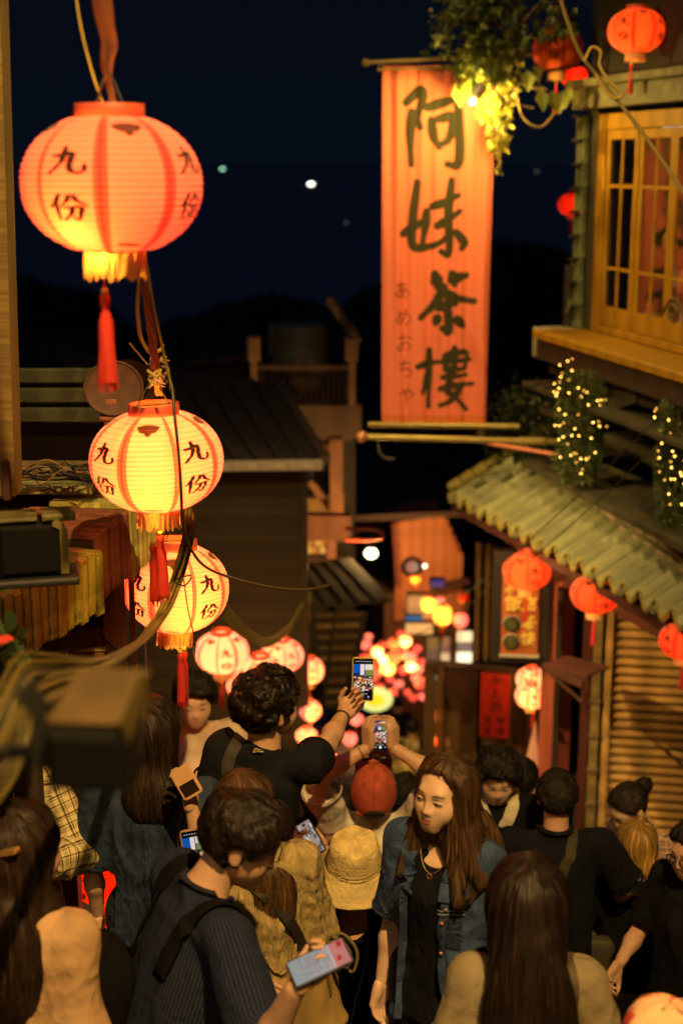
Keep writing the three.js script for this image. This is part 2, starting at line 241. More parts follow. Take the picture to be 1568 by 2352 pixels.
{
  const [xL, yT] = TH(1383, 262), [, yS] = TH(1383, 764), [xEnd] = TH(1345, 500), xR = 2.6, yBot = slopeY(-9) - EYE - 1.5;
  // walls: corner strip of mossy boards, dark reveal beside the window, boarding below the sill
  mesh('wall', [tb(xEnd + 0.02, xL - 0.02, yS - 0.1, yT + 0.15, -0.3, 0.02), tb(xEnd, xR, -2.2, yS - 0.12, -0.3, -0.02), tb(xEnd - 0.02, xEnd + 0.03, -2.4, yT + 0.9, -4, 0.0)], OLIVEDARK, th); mesh('shaded_upper_wall', [tb(xEnd, xR, yT + 0.06, yT + 1.2, -0.3, 0.0)], M(0.012, 0.009, 0.007, 0.9), th);  // upper wall near black: shade under the eave put into its colour
  const boards = []; for (let i = 0; i < 9; i++) { const y0 = lerp(yS, yT, i / 9), y1 = lerp(yS, yT, (i + 1) / 9) - 0.008; inst('board', tb(-0.075, 0.075, 0, y1 - y0, 0, 0.05), GREENWOOD, th, V(xEnd + 0.01 + (i % 2) * 0.006, y0, 0.03 + (i % 3) * 0.004)); inst('bracket', tb(-0.05, 0.05, -0.012, 0.012, 0, 0.05), BLACK, th, V(xEnd + 0.02, y1, 0.09)); }
  const pipe = inst('downpipe', rod(V(xEnd - 0.06, yS - 0.2, 0.1), V(xEnd - 0.06, yS + 0.5, 0.1), 0.045), DARKMETAL, th);
  inst('hook', tube([V(xEnd + 0.02, yS + 0.2, 0.1), V(xEnd + 0.05, yS + 0.14, 0.16), V(xEnd + 0.12, yS + 0.15, 0.18), V(xEnd + 0.15, yS + 0.24, 0.18)], 0.014, 16), GREENWOOD, th);
  // window: jamb, head, then casements
  const wn = new THREE.Group(); wn.name = 'window'; th.add(wn);
  const X = (px) => TH(px, 500)[0];
  mesh('frame', [tb(xL, xL + 0.13, yS, yT, -0.06, 0.03), tb(xL + 0.13, xR, yT - 0.12, yT, -0.06, 0.02), tb(xL + 0.13, xR, yS, yS + 0.06, -0.06, 0.03)], YELLOW, wn);
  let x = xL + 0.135; const glassM = new THREE.MeshPhysicalMaterial({ roughness: 0.05, transmission: 1, thickness: 0, ior: 1.5 });
  for (let leaf = 0; leaf < 4; leaf++) {
    const w = 0.54, a = x, b = x + w, y0 = yS + 0.065, y1 = yT - 0.125, zz = leaf % 2 ? -0.004 : 0.004;
    mesh('casement', [tb(a, a + 0.06, y0, y1, zz - 0.010, zz + 0.010, 0.004), tb(b - 0.055, b, y0, y1, zz - 0.010, zz + 0.010, 0.004), tb(a + 0.06, b - 0.055, y0, y0 + 0.15, zz - 0.010, zz + 0.010, 0.004), tb(a + 0.06, b - 0.055, y1 - 0.07, y1, zz - 0.010, zz + 0.010, 0.004), tb((a + b) / 2 - 0.013, (a + b) / 2 + 0.013, y0 + 0.15, y1 - 0.07, zz - 0.008, zz + 0.008, 0.003),
      ...[0.30, 0.72].map((t) => tb(a + 0.06, b - 0.055, lerp(y0, y1, t) - 0.012, lerp(y0, y1, t) + 0.012, zz - 0.006, zz + 0.006, 0.002))], YELLOW, wn);
    mesh('pane', [tb(a + 0.055, b - 0.05, y0 + 0.145, y1 - 0.065, zz - 0.002, zz + 0.001, 0)], glassM, wn);
    if (leaf < 2) for (const yh of [y0 + 0.28, y1 - 0.46]) mesh('hinge', [tb(a - 0.012, a + 0.02, yh, yh + 0.18, zz + 0.01, zz + 0.02, 0.003)], YELLOW, wn);
    x = b + 0.012;
  }
  // the room behind: dark, with two small lamps and a few pale things on a shelf
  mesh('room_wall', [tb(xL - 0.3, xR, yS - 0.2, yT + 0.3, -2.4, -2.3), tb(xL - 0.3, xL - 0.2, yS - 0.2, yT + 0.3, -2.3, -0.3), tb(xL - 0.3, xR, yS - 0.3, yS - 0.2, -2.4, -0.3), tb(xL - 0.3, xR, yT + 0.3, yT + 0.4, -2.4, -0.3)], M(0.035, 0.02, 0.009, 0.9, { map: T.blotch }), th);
  const lx = [TH(1532, 300, -0.5)[0], TH(1558, 300, -0.5)[0]], ly = TH(1532, 297, -0.5)[1];
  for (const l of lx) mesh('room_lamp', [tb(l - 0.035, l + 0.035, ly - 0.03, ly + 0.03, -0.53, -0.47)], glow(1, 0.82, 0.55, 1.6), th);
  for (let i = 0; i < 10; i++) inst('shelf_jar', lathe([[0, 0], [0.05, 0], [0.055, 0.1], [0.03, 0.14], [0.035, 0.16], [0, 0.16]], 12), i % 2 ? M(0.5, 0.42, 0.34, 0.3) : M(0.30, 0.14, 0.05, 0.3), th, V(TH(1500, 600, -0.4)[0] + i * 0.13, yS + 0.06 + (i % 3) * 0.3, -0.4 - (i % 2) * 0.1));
  // head beam, soffit, sill with its dark fascia
  mesh('beam', [tb(xEnd - 0.1, xR, yT + 0.04, yT + 0.2, 0, 0.12), tb(xEnd - 0.06, xR, yT + 0.2, yT + 0.26, 0, 0.2)], M(0.13, 0.12, 0.05, 0.7, { map: rep(T.moss, 2) }), th);
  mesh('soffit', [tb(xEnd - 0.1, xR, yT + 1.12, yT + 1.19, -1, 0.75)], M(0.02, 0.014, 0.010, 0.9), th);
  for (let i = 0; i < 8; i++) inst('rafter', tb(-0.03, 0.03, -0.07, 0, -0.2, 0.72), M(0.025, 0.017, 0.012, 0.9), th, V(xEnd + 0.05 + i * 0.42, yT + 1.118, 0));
  mesh('sill', [tb(xEnd + 0.02, xR, yS - 0.075, yS - 0.005, -0.05, 0.44, 0.012)], YELLOW, th);
  mesh('fascia', [tb(xEnd + 0.02, xR, yS - 0.24, yS - 0.078, -0.05, 0.40), tb(xEnd + 0.05, xR, yS - 0.36, yS - 0.245, -0.05, 0.30)], wood(0.05, 0.028, 0.014), th);
  inst('corner_stone', tb(-0.12, 0.05, -0.18, 0.06, -0.05, 0.38), M(0.34, 0.33, 0.24, 0.9, { map: rep(T.blotch, 3) }), th, V(xEnd, yS - 0.06, 0));
  // scroll of wrought iron before the window
  const sc = []; for (let i = 0; i <= 40; i++) { const t = i / 40, r = 0.088 * (1 - 0.72 * t), q = 2.2 - t * 11; sc.push(V(Math.cos(q) * r, Math.sin(q) * r, 0)); }
  const [sx, sy] = TH(1545, 716, 0.3), arm = [V(-0.29, -0.02, 0), V(-0.25, -0.05, 0), V(-0.17, -0.035, 0), V(-0.1, 0.03, 0), V(-0.05, 0.073, 0)];
  inst('scroll', merge([tube([...arm, ...sc], 0.011, 90, 8), tube([V(0.02, 0.09, 0), V(0.1, 0.05, 0), V(0.2, -0.1, 0), V(0.5, -0.2, 0)], 0.011, 20, 8)]), M(0.16, 0.10, 0.035, 0.45, { metalness: 0.4, map: T.blotch }), th, V(sx, sy, 0.3));
  // below the sill: shelf beams, bracket, planter boxes
  const [, yU] = TH(1450, 1000, 0.2);
  for (let i = 0; i < 5; i++) inst('shelf_beam', tb(-0.02, 0.02, -0.03, 0.03, -0.05, 0.5), DARKWOOD, th, V(xEnd + 0.25 + i * 0.2, yS - 0.42, 0));
  mesh('shelf', [tb(xEnd - 0.02, xR, yS - 0.47, yS - 0.43, 0, 0.5), tb(xEnd, xR, yU - 0.06, yU, 0, 0.35), tb(xEnd, xR, yU - 0.5, yU - 0.44, 0, 0.5), tb(xEnd, xR, yU - 0.75, yU - 0.55, 0.0, 0.12)], OLIVEDARK, th);
  // lower storey: a shop front set back under the canopy and turned to the stairs: dark doorway, jamb, roller shutter
  const sf = new THREE.Group(); sf.name = 'shop_front_wall'; sf.position.copy(at(1395, 1500, 11.5)); sf.rotation.y = rad(-9); scene.add(sf);
  const yf = slopeY(-12) - sf.position.y - 0.5, SHUT = M(0.50, 0.30, 0.10, 0.45, { map: rep(T.blotch, 1.6), bumpMap: rep(T.noise, 4), bumpScale: 0.001 });
  const slat = new THREE.ExtrudeGeometry((() => { const s = new THREE.Shape(); s.moveTo(-0.03, -0.004); s.lineTo(-0.026, 0.006); s.lineTo(0.004, 0.004); s.quadraticCurveTo(0.030, 0.022, 0.012, 0.052); s.lineTo(-0.018, 0.062); s.lineTo(-0.024, 0.076); s.lineTo(-0.03, 0.06); s.closePath(); return s; })(), { depth: 2.4, bevelEnabled: false, steps: 1, curveSegments: 5 }).rotateY(-Math.PI / 2).translate(2.43, 0, 0);
  const sg = plain(slat);
  const sh = new THREE.Group(); sh.name = 'shutter'; sf.add(sh); for (let y = yf; y < 0.5; y += 0.0775) inst('slat', sg, SHUT, sf, V(0, y, 0));
  inst('shutter_rail', tb(-0.02, 0.04, yf, 0.5, -0.03, 0.05), SHUT, sf); inst('shutter_jamb', tb(-0.12, -0.045, yf, 0.5, -0.03, 0.07), M(0.24, 0.17, 0.07, 0.5, { map: rep(T.blotch, 3) }), sf); for (let i = 0; i < 8; i++) inst('jamb_clip', tb(-0.13, -0.04, -0.02, 0.02, 0.05, 0.085), M(0.12, 0.08, 0.04, 0.5), sf, V(0, -i * 0.3 - 0.1, 0));
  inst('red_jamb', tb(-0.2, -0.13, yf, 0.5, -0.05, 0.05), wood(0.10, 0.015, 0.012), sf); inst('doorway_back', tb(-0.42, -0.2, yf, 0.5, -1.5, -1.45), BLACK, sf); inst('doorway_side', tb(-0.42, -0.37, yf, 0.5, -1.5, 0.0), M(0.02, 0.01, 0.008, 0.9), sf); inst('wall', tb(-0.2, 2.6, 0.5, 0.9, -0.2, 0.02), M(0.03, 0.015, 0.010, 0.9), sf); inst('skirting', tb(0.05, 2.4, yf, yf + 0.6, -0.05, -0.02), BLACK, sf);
  const RED = wood(0.52, 0.12, 0.08, { roughness: 0.6 });
  const [px0] = TH(1252, 1500, 0.28), [px1] = TH(1292, 1500, 0.28);
  mesh('red_post', [tb(px0, px1, yBot, -2.55, 0.18, 0.32, 0.012)], RED, th);
  th.attach(sf);
}
// ---------------------------------------------------------------- tiled canopy (a part of the tea house)
{
  const E1 = at(1030, 1132, 12.5), E2 = at(1568, 1420, 9.03), dir = E2.clone().sub(E1); dir.y = 0; const L = dir.length() + 1.2; dir.normalize();
  const c = new THREE.Group(); c.name = 'canopy'; c.position.copy(E1); c.rotation.y = Math.atan2(-dir.z, dir.x); scene.add(c);
  const TILE = [0, 1, 2].map((i) => M(0.25 - i * 0.03, 0.265 - i * 0.03, 0.135 - i * 0.014, 0.6, { map: rep(T.blotch, 1.1 + i * 0.3), bumpMap: rep(T.noise, 8), bumpScale: 0.0012 }));
  const LIP = M(0.36, 0.30, 0.07, 0.6, { map: rep(T.moss, 4) });
  const P = 0.205, N = 12, prof = (t) => (t < 0.62 ? -0.040 * Math.pow(Math.sin((t / 0.62) * Math.PI), 0.8) : 0.052 * Math.sin(((t - 0.62) / 0.38) * Math.PI));
  function tileGeo(len, rise, thick = 0.012) {
    const pos = [], idx = [];
    for (let s = 0; s < 2; s++) for (let j = 0; j <= 1; j++) for (let i = 0; i <= N; i++) pos.push((i / N) * P * 1.04, prof(i / N) - s * thick + j * rise, -j * len);
    const W = N + 1, q = (a, b, c2, d) => idx.push(a, b, c2, b, d, c2);
    for (let i = 0; i < N; i++) { q(i, i + 1, W + i, W + i + 1); q(2 * W + i + 1, 2 * W + i, 3 * W + i + 1, 3 * W + i); q(2 * W + i, 2 * W + i + 1, i, i + 1); }
    const g = new THREE.BufferGeometry(); g.setAttribute('position', new THREE.Float32BufferAttribute(pos, 3)); g.setIndex(idx); const u = g.toNonIndexed(); u.computeVertexNormals(); return triUV(u);
  }
  const front = tileGeo(0.25, 0.14), upper = tileGeo(0.28, 0.155);
  const lip = (() => { const s = new THREE.Shape(); s.moveTo(0, prof(0)); for (let i = 1; i <= 10; i++) s.lineTo((i / 10) * P, prof(i / 10) + 0.004); for (let i = 10; i >= 0; i--) { const t = i / 10; s.lineTo(t * P, prof(t) - 0.014 - 0.022 * Math.sin(Math.min(1, t / 0.66) * Math.PI)); } return new THREE.ExtrudeGeometry(s, { depth: 0.014, bevelEnabled: true, bevelSize: 0.003, bevelThickness: 0.003, bevelSegments: 1 }); })();
  const lg = triUV(lip.deleteAttribute('uv')), n = Math.floor(L / P);
  for (let i = 0; i < n; i++) {
    const j = h3(i, 4, 4) * 0.004;
    inst('tile', front, TILE[i % 3], c, V(i * P, j, 0), [0, h3(i, 1, 1) * 0.012, h3(i, 2, 1) * 0.015]);
    inst('tile', upper, TILE[(i + 1) % 3], c, V(i * P + 0.004, 0.128 + j, -0.235), [0, h3(i, 3, 1) * 0.012, 0]);
    inst('eave_tile', lg, LIP, c, V(i * P, j - 0.004, 0.0), [h3(i, 5, 1) * 0.05, 0, 0]);
    if (i % 2 === 0) inst('drip_tile', rod(V(0, 0, 0), V(0, 0, 0.05), 0.03, 12).rotateX(0), TILE[2], c, V(i * P + 0.17, -0.03, -0.02));
  }
  // ridge tiles at the far hip, slab above, beam and curved bracket under the eave
  for (let i = 0; i < 8; i++) inst('ridge_tile', lathe([[0.001, 0], [0.05, 0], [0.056, 0.10], [0.046, 0.13], [0.001, 0.13]], 14).rotateX(-Math.PI / 2), LIP, c, V(-0.03 + i * 0.005, 0.03 + i * 0.062, -0.02 - i * 0.115), [0.48, 0, 0]);
  for (let i = 0; i < 6; i++) inst('ridge_tile', lathe([[0.001, 0], [0.045, 0], [0.05, 0.10], [0.04, 0.13], [0.001, 0.13]], 14).rotateX(-Math.PI / 2), TILE[i % 3], c, V(0.18 + i * 0.11, 0.09 + i * 0.05, -0.14 - i * 0.075), [0.48, 0, 0]);
  mesh('roof_slab', [bxa(L - 0.9, 0.05, 0.55, L / 2 + 0.45, 0.36, -0.72, 0.01).translate(0, 0, 0), bxa(L - 1.0, 0.16, 0.1, L / 2 + 0.5, 0.30, -0.47, 0.01), bxa(L, 0.04, 0.6, L / 2, -0.09, -0.46)], M(0.16, 0.145, 0.07, 0.8, { map: rep(T.moss, 2), bumpMap: rep(T.noise, 5), bumpScale: 0.003 }), c);
  mesh('eave_beam', [bxa(L - 1.2, 0.26, 0.1, L / 2 + 0.58, -0.34, -0.44, 0.02), bxa(L, 0.08, 0.06, L / 2, -0.13, -0.06, 0.01)], wood(0.09, 0.018, 0.014), c);
  mesh('bracket', [new THREE.ExtrudeGeometry((() => { const s = new THREE.Shape(); s.moveTo(0, 0); s.quadraticCurveTo(-0.34, -0.03, -0.36, -0.2); s.quadraticCurveTo(-0.3, -0.36, 0, -0.26); s.closePath(); return s; })(), { depth: 0.09, bevelEnabled: true, bevelSize: 0.01, bevelThickness: 0.01, bevelSegments: 2 }).translate(1.25, -0.2, -0.48)], wood(0.09, 0.018, 0.014), c);
  for (let i = 0; i < 12; i++) inst('rafter', bxa(0.05, 0.07, 0.6, 0, 0, -0.36), wood(0.07, 0.02, 0.014), c, V(0.3 + i * 0.38, -0.16, 0));
  // grey cables lying on the canopy
  const A = at(1350, 1128, 10.9), B = at(1418, 1210, 10.55), C = at(1500, 1265, 10.0), D2 = at(1600, 1345, 9.3);
  c.updateMatrixWorld(true); const inv = c.matrixWorld.clone().invert(), l = (p, k) => p.clone().applyMatrix4(inv).add(V(0, 0.02 + k * 0.05, k * -0.03));
  for (let k = 0; k < 2; k++) mesh('pipe', [tube([l(A, k), l(B, k), l(C, k), l(D2, k)], 0.022, 30, 8)], M(0.30, 0.22, 0.15, 0.5), c);
  th.attach(c); th.canopy = c;
}
// ---------------------------------------------------------------- low house beyond the tea house: beam, posters, posts
{
  const g = thing('shop_front', 'shop front beyond the tea house with wooden posts, posters and a plank wall', 'shop front', at(1100, 1530, 14.5), rad(-14));
  const O = (px, py, z = 0) => onPlane(px, py, g, z), q = (x0, y0, x1, y1, z0, z1, c) => { const a = O(x0, y0), b = O(x1, y1); return tb(a[0], b[0], b[1], a[1], z0, z1, c); };
  const BROWN = wood(0.20, 0.11, 0.05), yb = slopeY(-14) - g.position.y - 0.4;
  mesh('beam', [q(985, 1514, 1185, 1536, 0, 0.12)], BROWN, g);
  const [x0] = O(985, 1600), [x1] = O(1300, 1600); let k = 0;
  for (let x = x0; x < x1; x += 0.13) { k++; inst('plank', bxa(0.124, -yb + 0.2, 0.04, 0, yb / 2 - 0.1, 0, 0.006), [wood(0.19, 0.11, 0.05), wood(0.15, 0.10, 0.05), wood(0.23, 0.15, 0.08)][k % 3], g, V(x, -0.02, -0.06 + h3(k, 1, 1) * 0.006)); }
  for (const [a, b, cm] of [[1010, 1022, BROWN], [1090, 1099, BROWN], [1170, 1182, wood(0.24, 0.2, 0.1)], [1214, 1232, wood(0.14, 0.02, 0.015)]]) { const p = O(a, 1540), r = O(b, 1540); inst('post', bxa(r[0] - p[0], -yb, 0.1, 0, yb / 2, 0), cm, g, V((p[0] + r[0]) / 2, -0.02, 0.03)); }
  for (let i = 0; i < 9; i++) { const a = O(1112, 1706 + i * 9), b = O(1200, 1706 + i * 9); inst('slat', bxa(b[0] - a[0], 0.028, 0.02, 0, 0, 0), M(0.28, 0.25, 0.17, 0.6), g, V((a[0] + b[0]) / 2, a[1], 0.03)); }
  // upper storey: dark boards and bamboo-coloured posts
  for (let i = 0; i < 22; i++) { const a = O(985 + i * 14, 1500); if (a[0] > O(1086, 1500)[0]) inst('plank', bxa(0.062, 1.15, 0.03, 0, 0.6, 0, 0.004), [wood(0.09, 0.06, 0.025), wood(0.16, 0.11, 0.04), wood(0.07, 0.04, 0.02)][i % 3], g, V(a[0], 0.05, -0.2 + h3(i, 2, 2) * 0.02)); }
  for (const px of [1090, 1112]) { const a = O(px, 1500); inst('post', bxa(0.05, 1.25, 0.06, 0, 0.62, 0), wood(0.3, 0.2, 0.07), g, V(a[0], 0.03, -0.1)); }
}
// ================================================================ LEFT SIDE: post, fence, planters, floodlights, houses below
{
  const a = at(-34, -80, 4.2), b = at(4, 1140, 4.5);
  const g = thing('wooden_post', 'weathered yellow-brown wooden post at the left edge of the picture', 'post', b); const top = a.sub(b).multiplyScalar(2.6);
  mesh('shaft', [beam(V(0, 0, 0), top, 0.11, 0.11, 0.012)], wood(0.24, 0.15, 0.035, { roughness: 0.7 }), g);
  mesh('cleat', [beam(V(0.035, 0.0, 0.06), V(0.035, 0.13, 0.06), 0.03, 0.02)], wood(0.08, 0.03, 0.015), g);
}
{
  const o = at(60, 1128, 5.0), g = thing('balcony', 'old plank balcony floor with olive rails behind the planters', 'balcony', o);
  for (let i = 0; i < 4; i++) inst('floor_plank', box(0.5, 0.03, 0.115, 0.006), [MOSSWOOD, wood(0.22, 0.16, 0.06)][i % 2], g, V(-0.02, 0.0 + h3(i, 1, 1) * 0.004, -0.06 - i * 0.12));
  for (let i = 0; i < 3; i++) inst('rail', box(0.62, 0.062, 0.04, 0.008), M(0.055, 0.055, 0.025, 0.9, { map: rep(T.moss, 3) }), g, V(-0.02, 0.105 + i * 0.082, -0.95), [0, 0.02 * (i - 1), 0]);
  inst('under_beam', box(0.66, 0.16, 0.1), wood(0.05, 0.02, 0.012), g, V(-0.02, -0.1, -0.3));
  inst('back_wall', box(1.2, 1.4, 0.05), BLACK, g, V(-0.38, -0.65, -1.25));
}
{
  const pts = []; const c = thing('tangled_wire', 'tangle of dark wires lying on the balcony planks', 'wires', at(110, 1085, 4.9));
  for (let k = 0; k < 14; k++) { const q = []; for (let i = 0; i < 6; i++) q.push(V(-0.14 + i * 0.065 + rr(-0.02, 0.02), rr(-0.03, 0.03) + 0.02 * Math.sin(i + k), rr(-0.08, 0.06))); inst('strand', tube(q, rr(0.002, 0.0045), 20, 5), k % 3 ? BLACK : M(0.2, 0.13, 0.05, 0.4), c); }
}
// planters faced with slats that bend over the top edge
function planter(label, a, b, h, n, mat, back, topMat) {
  const d = b.clone().sub(a); d.y = 0; const L = d.length(), g = thing('slat_planter', label, 'planter', a, Math.atan2(-d.z, d.x), 'slat planters on the railing at the left');
  const w = L / n, sg = box(w * 0.84, h, 0.02, 0.006), tg = box(w * 0.84, 0.018, back, 0.006);
  for (let i = 0; i < n; i++) {
    const j = h3(i, n, 5) * 0.008;
    inst('slat', sg, mat[i % mat.length], g, V((i + 0.5) * w, -h / 2 + j, 0.0 + h3(i, 1, n) * 0.003), [h3(i, 6, 1) * 0.02, 0, h3(i, 7, 1) * 0.025]);
    inst('top_slat', tg, (topMat ?? mat)[i % (topMat ?? mat).length], g, V((i + 0.5) * w, 0.002 + j, -back / 2 + 0.008), [0, h3(i, 8, 1) * 0.02, 0]);
  }
  mesh('backing', [bxa(L, h - 0.02, 0.03, L / 2, -h / 2 - 0.01, -0.03), bxa(L, 0.02, back, L / 2, -0.02, -back / 2)], wood(0.05, 0.035, 0.015), g);
  return g;
}
const SLATM = [M(0.60, 0.54, 0.12, 0.85, { map: rep(T.moss, 5, 2), bumpMap: rep(T.wood, 8, 2), bumpScale: 0.003 }), M(0.46, 0.46, 0.11, 0.85, { map: rep(T.moss, 4, 3), bumpMap: rep(T.wood, 8, 2), bumpScale: 0.003 }), M(0.66, 0.52, 0.13, 0.85, { map: rep(T.moss, 6, 2), bumpMap: rep(T.wood, 8, 2), bumpScale: 0.003 })];
const SLAT_REDLIT = [M(0.30, 0.10, 0.05, 0.7, { map: rep(T.moss, 5, 2), bumpMap: rep(T.wood, 8, 2), bumpScale: 0.003 }), M(0.36, 0.13, 0.06, 0.7, { map: rep(T.moss, 4, 2) })];  // reddened slats: the red lantern light is put into the wood colour
planter('nearest mossy olive slat planter, under the black floodlight', at(-40, 1402, 3.95), at(232, 1265, 4.55), 0.20, 14, SLATM, 0.34);
planter('reddish slat planter lit by the lantern beside it', at(218, 1236, 4.56), at(292, 1170, 4.92), 0.225, 6, SLAT_REDLIT, 0.36);
planter('yellowish slat planter farthest along the railing', at(294, 1166, 4.95), at(352, 1122, 5.25), 0.26, 6, SLATM, 0.3);
{
  const g = thing('trailing_plant', 'leafy trailing plant with a red flower at the left edge below the planter', 'plant', at(-6, 1600, 3.3));
  const lv = []; for (let i = 0; i < 260; i++) { const q = new THREE.CircleGeometry(rr(0.008, 0.02), 5); q.scale(1, 1.6, 1); q.rotateX(rr(-1.4, 1.4)); q.rotateY(rr(0, 6)); q.translate(rr(-0.16, 0.06), rr(-0.12, 0.14) * 1.2, rr(-0.1, 0.06)); lv.push(q); }
  mesh('foliage', lv, M(0.02, 0.04, 0.008, 0.6, { side: THREE.DoubleSide }), g).userData.kind = 'stuff';
  const fl = []; for (let i = 0; i < 6; i++) { const q = new THREE.SphereGeometry(0.012, 8, 6); q.scale(1.4, 0.5, 1); q.rotateZ(0.3); q.translate(0.014 * Math.cos(i), 0.0, 0.014 * Math.sin(i)); fl.push(q); }
  const f = mesh('flower', fl, M(0.55, 0.04, 0.02, 0.5), g); f.position.set(0.03, 0.155, 0.05);
  mesh('stem', [tube([V(-0.1, 0.2, -0.1), V(-0.08, 0.05, -0.02), V(-0.05, -0.12, 0.0)], 0.004, 16, 5)], M(0.05, 0.06, 0.02, 0.7), g);
}
{
  const g = thing('lower_railing', 'brown wooden railing under the planters carrying a small board', 'railing', at(266, 1500, 4.95), rad(8));
  const W2 = wood(0.34, 0.14, 0.055, { roughness: 0.5 });
  inst('post', box(0.078, 0.8, 0.07, 0.006), W2, g, V(0, -0.12, 0)); inst('post', box(0.02, 0.7, 0.05, 0.004), wood(0.42, 0.14, 0.07), g, V(0.062, -0.1, -0.06));
  inst('rail', box(0.5, 0.085, 0.05), W2, g, V(-0.24, 0.055, -0.02)); inst('rail', box(0.5, 0.03, 0.05), W2, g, V(-0.24, 0.20, -0.02)); inst('backing_board', box(0.55, 0.9, 0.03), wood(0.05, 0.02, 0.01), g, V(-0.26, -0.1, -0.08));
}
{
  const g = thing('wooden_sign', 'small wooden board with one black character under the nearest planter', 'sign', at(203, 1524, 4.8), rad(4));
  const tx = canvasTex(256, 128, (c) => { c.fillStyle = '#7a4218'; c.fillRect(0, 0, 256, 128); for (let i = 0; i < 60; i++) { c.fillStyle = `rgba(40,18,4,${0.05 + 0.1 * R()})`; c.fillRect(0, R() * 128, 256, 1 + R() * 2); } c.fillStyle = '#15100a'; c.beginPath(); c.roundRect(60, 30, 140, 92, 14); c.fill(); c.fillStyle = '#7a4218'; c.fillRect(84, 54, 84, 16); c.fillRect(84, 86, 84, 16); });
  mesh('board', [box(0.112, 0.085, 0.02, 0.003)], wood(0.3, 0.12, 0.05), g); mesh('cap', [bxa(0.12, 0.012, 0.028, 0, 0.049, 0)], wood(0.5, 0.3, 0.12), g);
  const f = new THREE.PlaneGeometry(0.108, 0.054); inst('lettering', f.translate(0, -0.012, 0.0125), M(1, 1, 1, 0.7, { map: tx }), g);
}
// the round sheet-metal lamp hood behind the lantern
{
  const g = thing('lamp_hood', 'round rusty lamp hood standing behind the hanging lanterns', 'lamp hood', at(262, 892, 4.75), rad(6));
  mesh('hood', [lathe([[0.001, 0.004], [0.085, 0.006], [0.094, 0.016], [0.1, 0.016], [0.101, 0.004], [0.096, -0.012], [0.001, -0.016]], 36).rotateX(1.42).scale(1, 0.92, 1)], M(0.085, 0.032, 0.014, 0.65, { map: rep(T.blotch, 3) }), g);
  mesh('side', [new THREE.CylinderGeometry(0.095, 0.06, 0.1, 28, 1, true).rotateX(1.35).translate(0.045, -0.01, -0.05)], M(0.13, 0.055, 0.024, 0.5, { metalness: 0.3, side: THREE.DoubleSide }), g);
  mesh('collar', [bxa(0.1, 0.018, 0.06, 0.0, -0.1, 0), bxa(0.062, 0.07, 0.05, -0.005, -0.14, 0)], M(0.22, 0.07, 0.03, 0.5, { map: T.blotch }), g);
  mesh('plate', [bxa(0.036, 0.04, 0.003, -0.01, -0.055, 0.012)], M(0.26, 0.10, 0.05, 0.5), g);
}
// two black floodlights
function flood(label, p, yaw, w, h, dp, roof) {
  const g = thing('floodlight', label, 'floodlight', p, yaw);
  mesh('housing', [box(w, h, dp, 0.012)], M(0.0045, 0.004, 0.0035, 0.75, { specularIntensity: 0.3 }), g);
  for (let i = 0; i < 5; i++) inst('cooling_fin', box(w * 0.9, 0.006, dp * 0.5, 0.002), BLACK, g, V(0, -h * 0.3 + i * h * 0.15, -dp * 0.62));
  return g;
}
{
  const g = flood('black floodlight with a bent olive hood, close to the camera', at(214, 1722, 1.9), rad(-6), 0.108, 0.088, 0.09);
  const s = new THREE.Shape(); s.moveTo(-0.05, 0); s.lineTo(0.052, 0); s.lineTo(0.066, 0.10); s.lineTo(-0.032, 0.10); s.closePath();
  const roof = new THREE.ExtrudeGeometry(s, { depth: 0.004, bevelEnabled: true, bevelSize: 0.001, bevelThickness: 0.001, bevelSegments: 1 });
  mesh('hood', [roof.rotateX(-1.12)], M(0.10, 0.055, 0.011, 0.6, { map: rep(T.blotch, 3) }), g).position.set(0.0, 0.047, 0.03);
  mesh('hood_side', [beam(V(0.051, 0.040, 0.035), V(0.061, 0.085, -0.045), 0.004, 0.05, 0.001)], M(0.11, 0.075, 0.02, 0.55), g);
  mesh('arm', [rod(V(-0.05, -0.02, -0.03), V(-0.62, -0.06, -0.1), 0.010)], BLACK, g); mesh('bracket', [beam(V(-0.066, -0.03, 0), V(-0.066, 0.05, 0), 0.008, 0.03, 0.002), beam(V(-0.066, 0.05, 0), V(-0.09, 0.09, 0.01), 0.008, 0.03, 0.002)], BLACK, g);
  const g2 = flood('black floodlight standing on the nearest slat planter', at(70, 1252, 3.75), rad(14), 0.165, 0.14, 0.12);
  mesh('cap', [bxa(0.10, 0.012, 0.10, -0.03, 0.082, 0.01), bxa(0.085, 0.02, 0.09, 0.075, 0.085, 0.02)], M(0.13, 0.11, 0.03, 0.6, { map: rep(T.moss, 4) }), g2);
  mesh('yoke', [beam(V(0.085, -0.07, 0.05), V(0.085, 0.06, 0.06), 0.012, 0.02, 0.003), beam(V(0.085, 0.06, 0.06), V(0.06, 0.075, 0.06), 0.012, 0.02, 0.003)], M(0.16, 0.13, 0.04, 0.5), g2);
  mesh('base', [bxa(0.22, 0.02, 0.16, 0.01, -0.085, 0)], BLACK, g2);
}
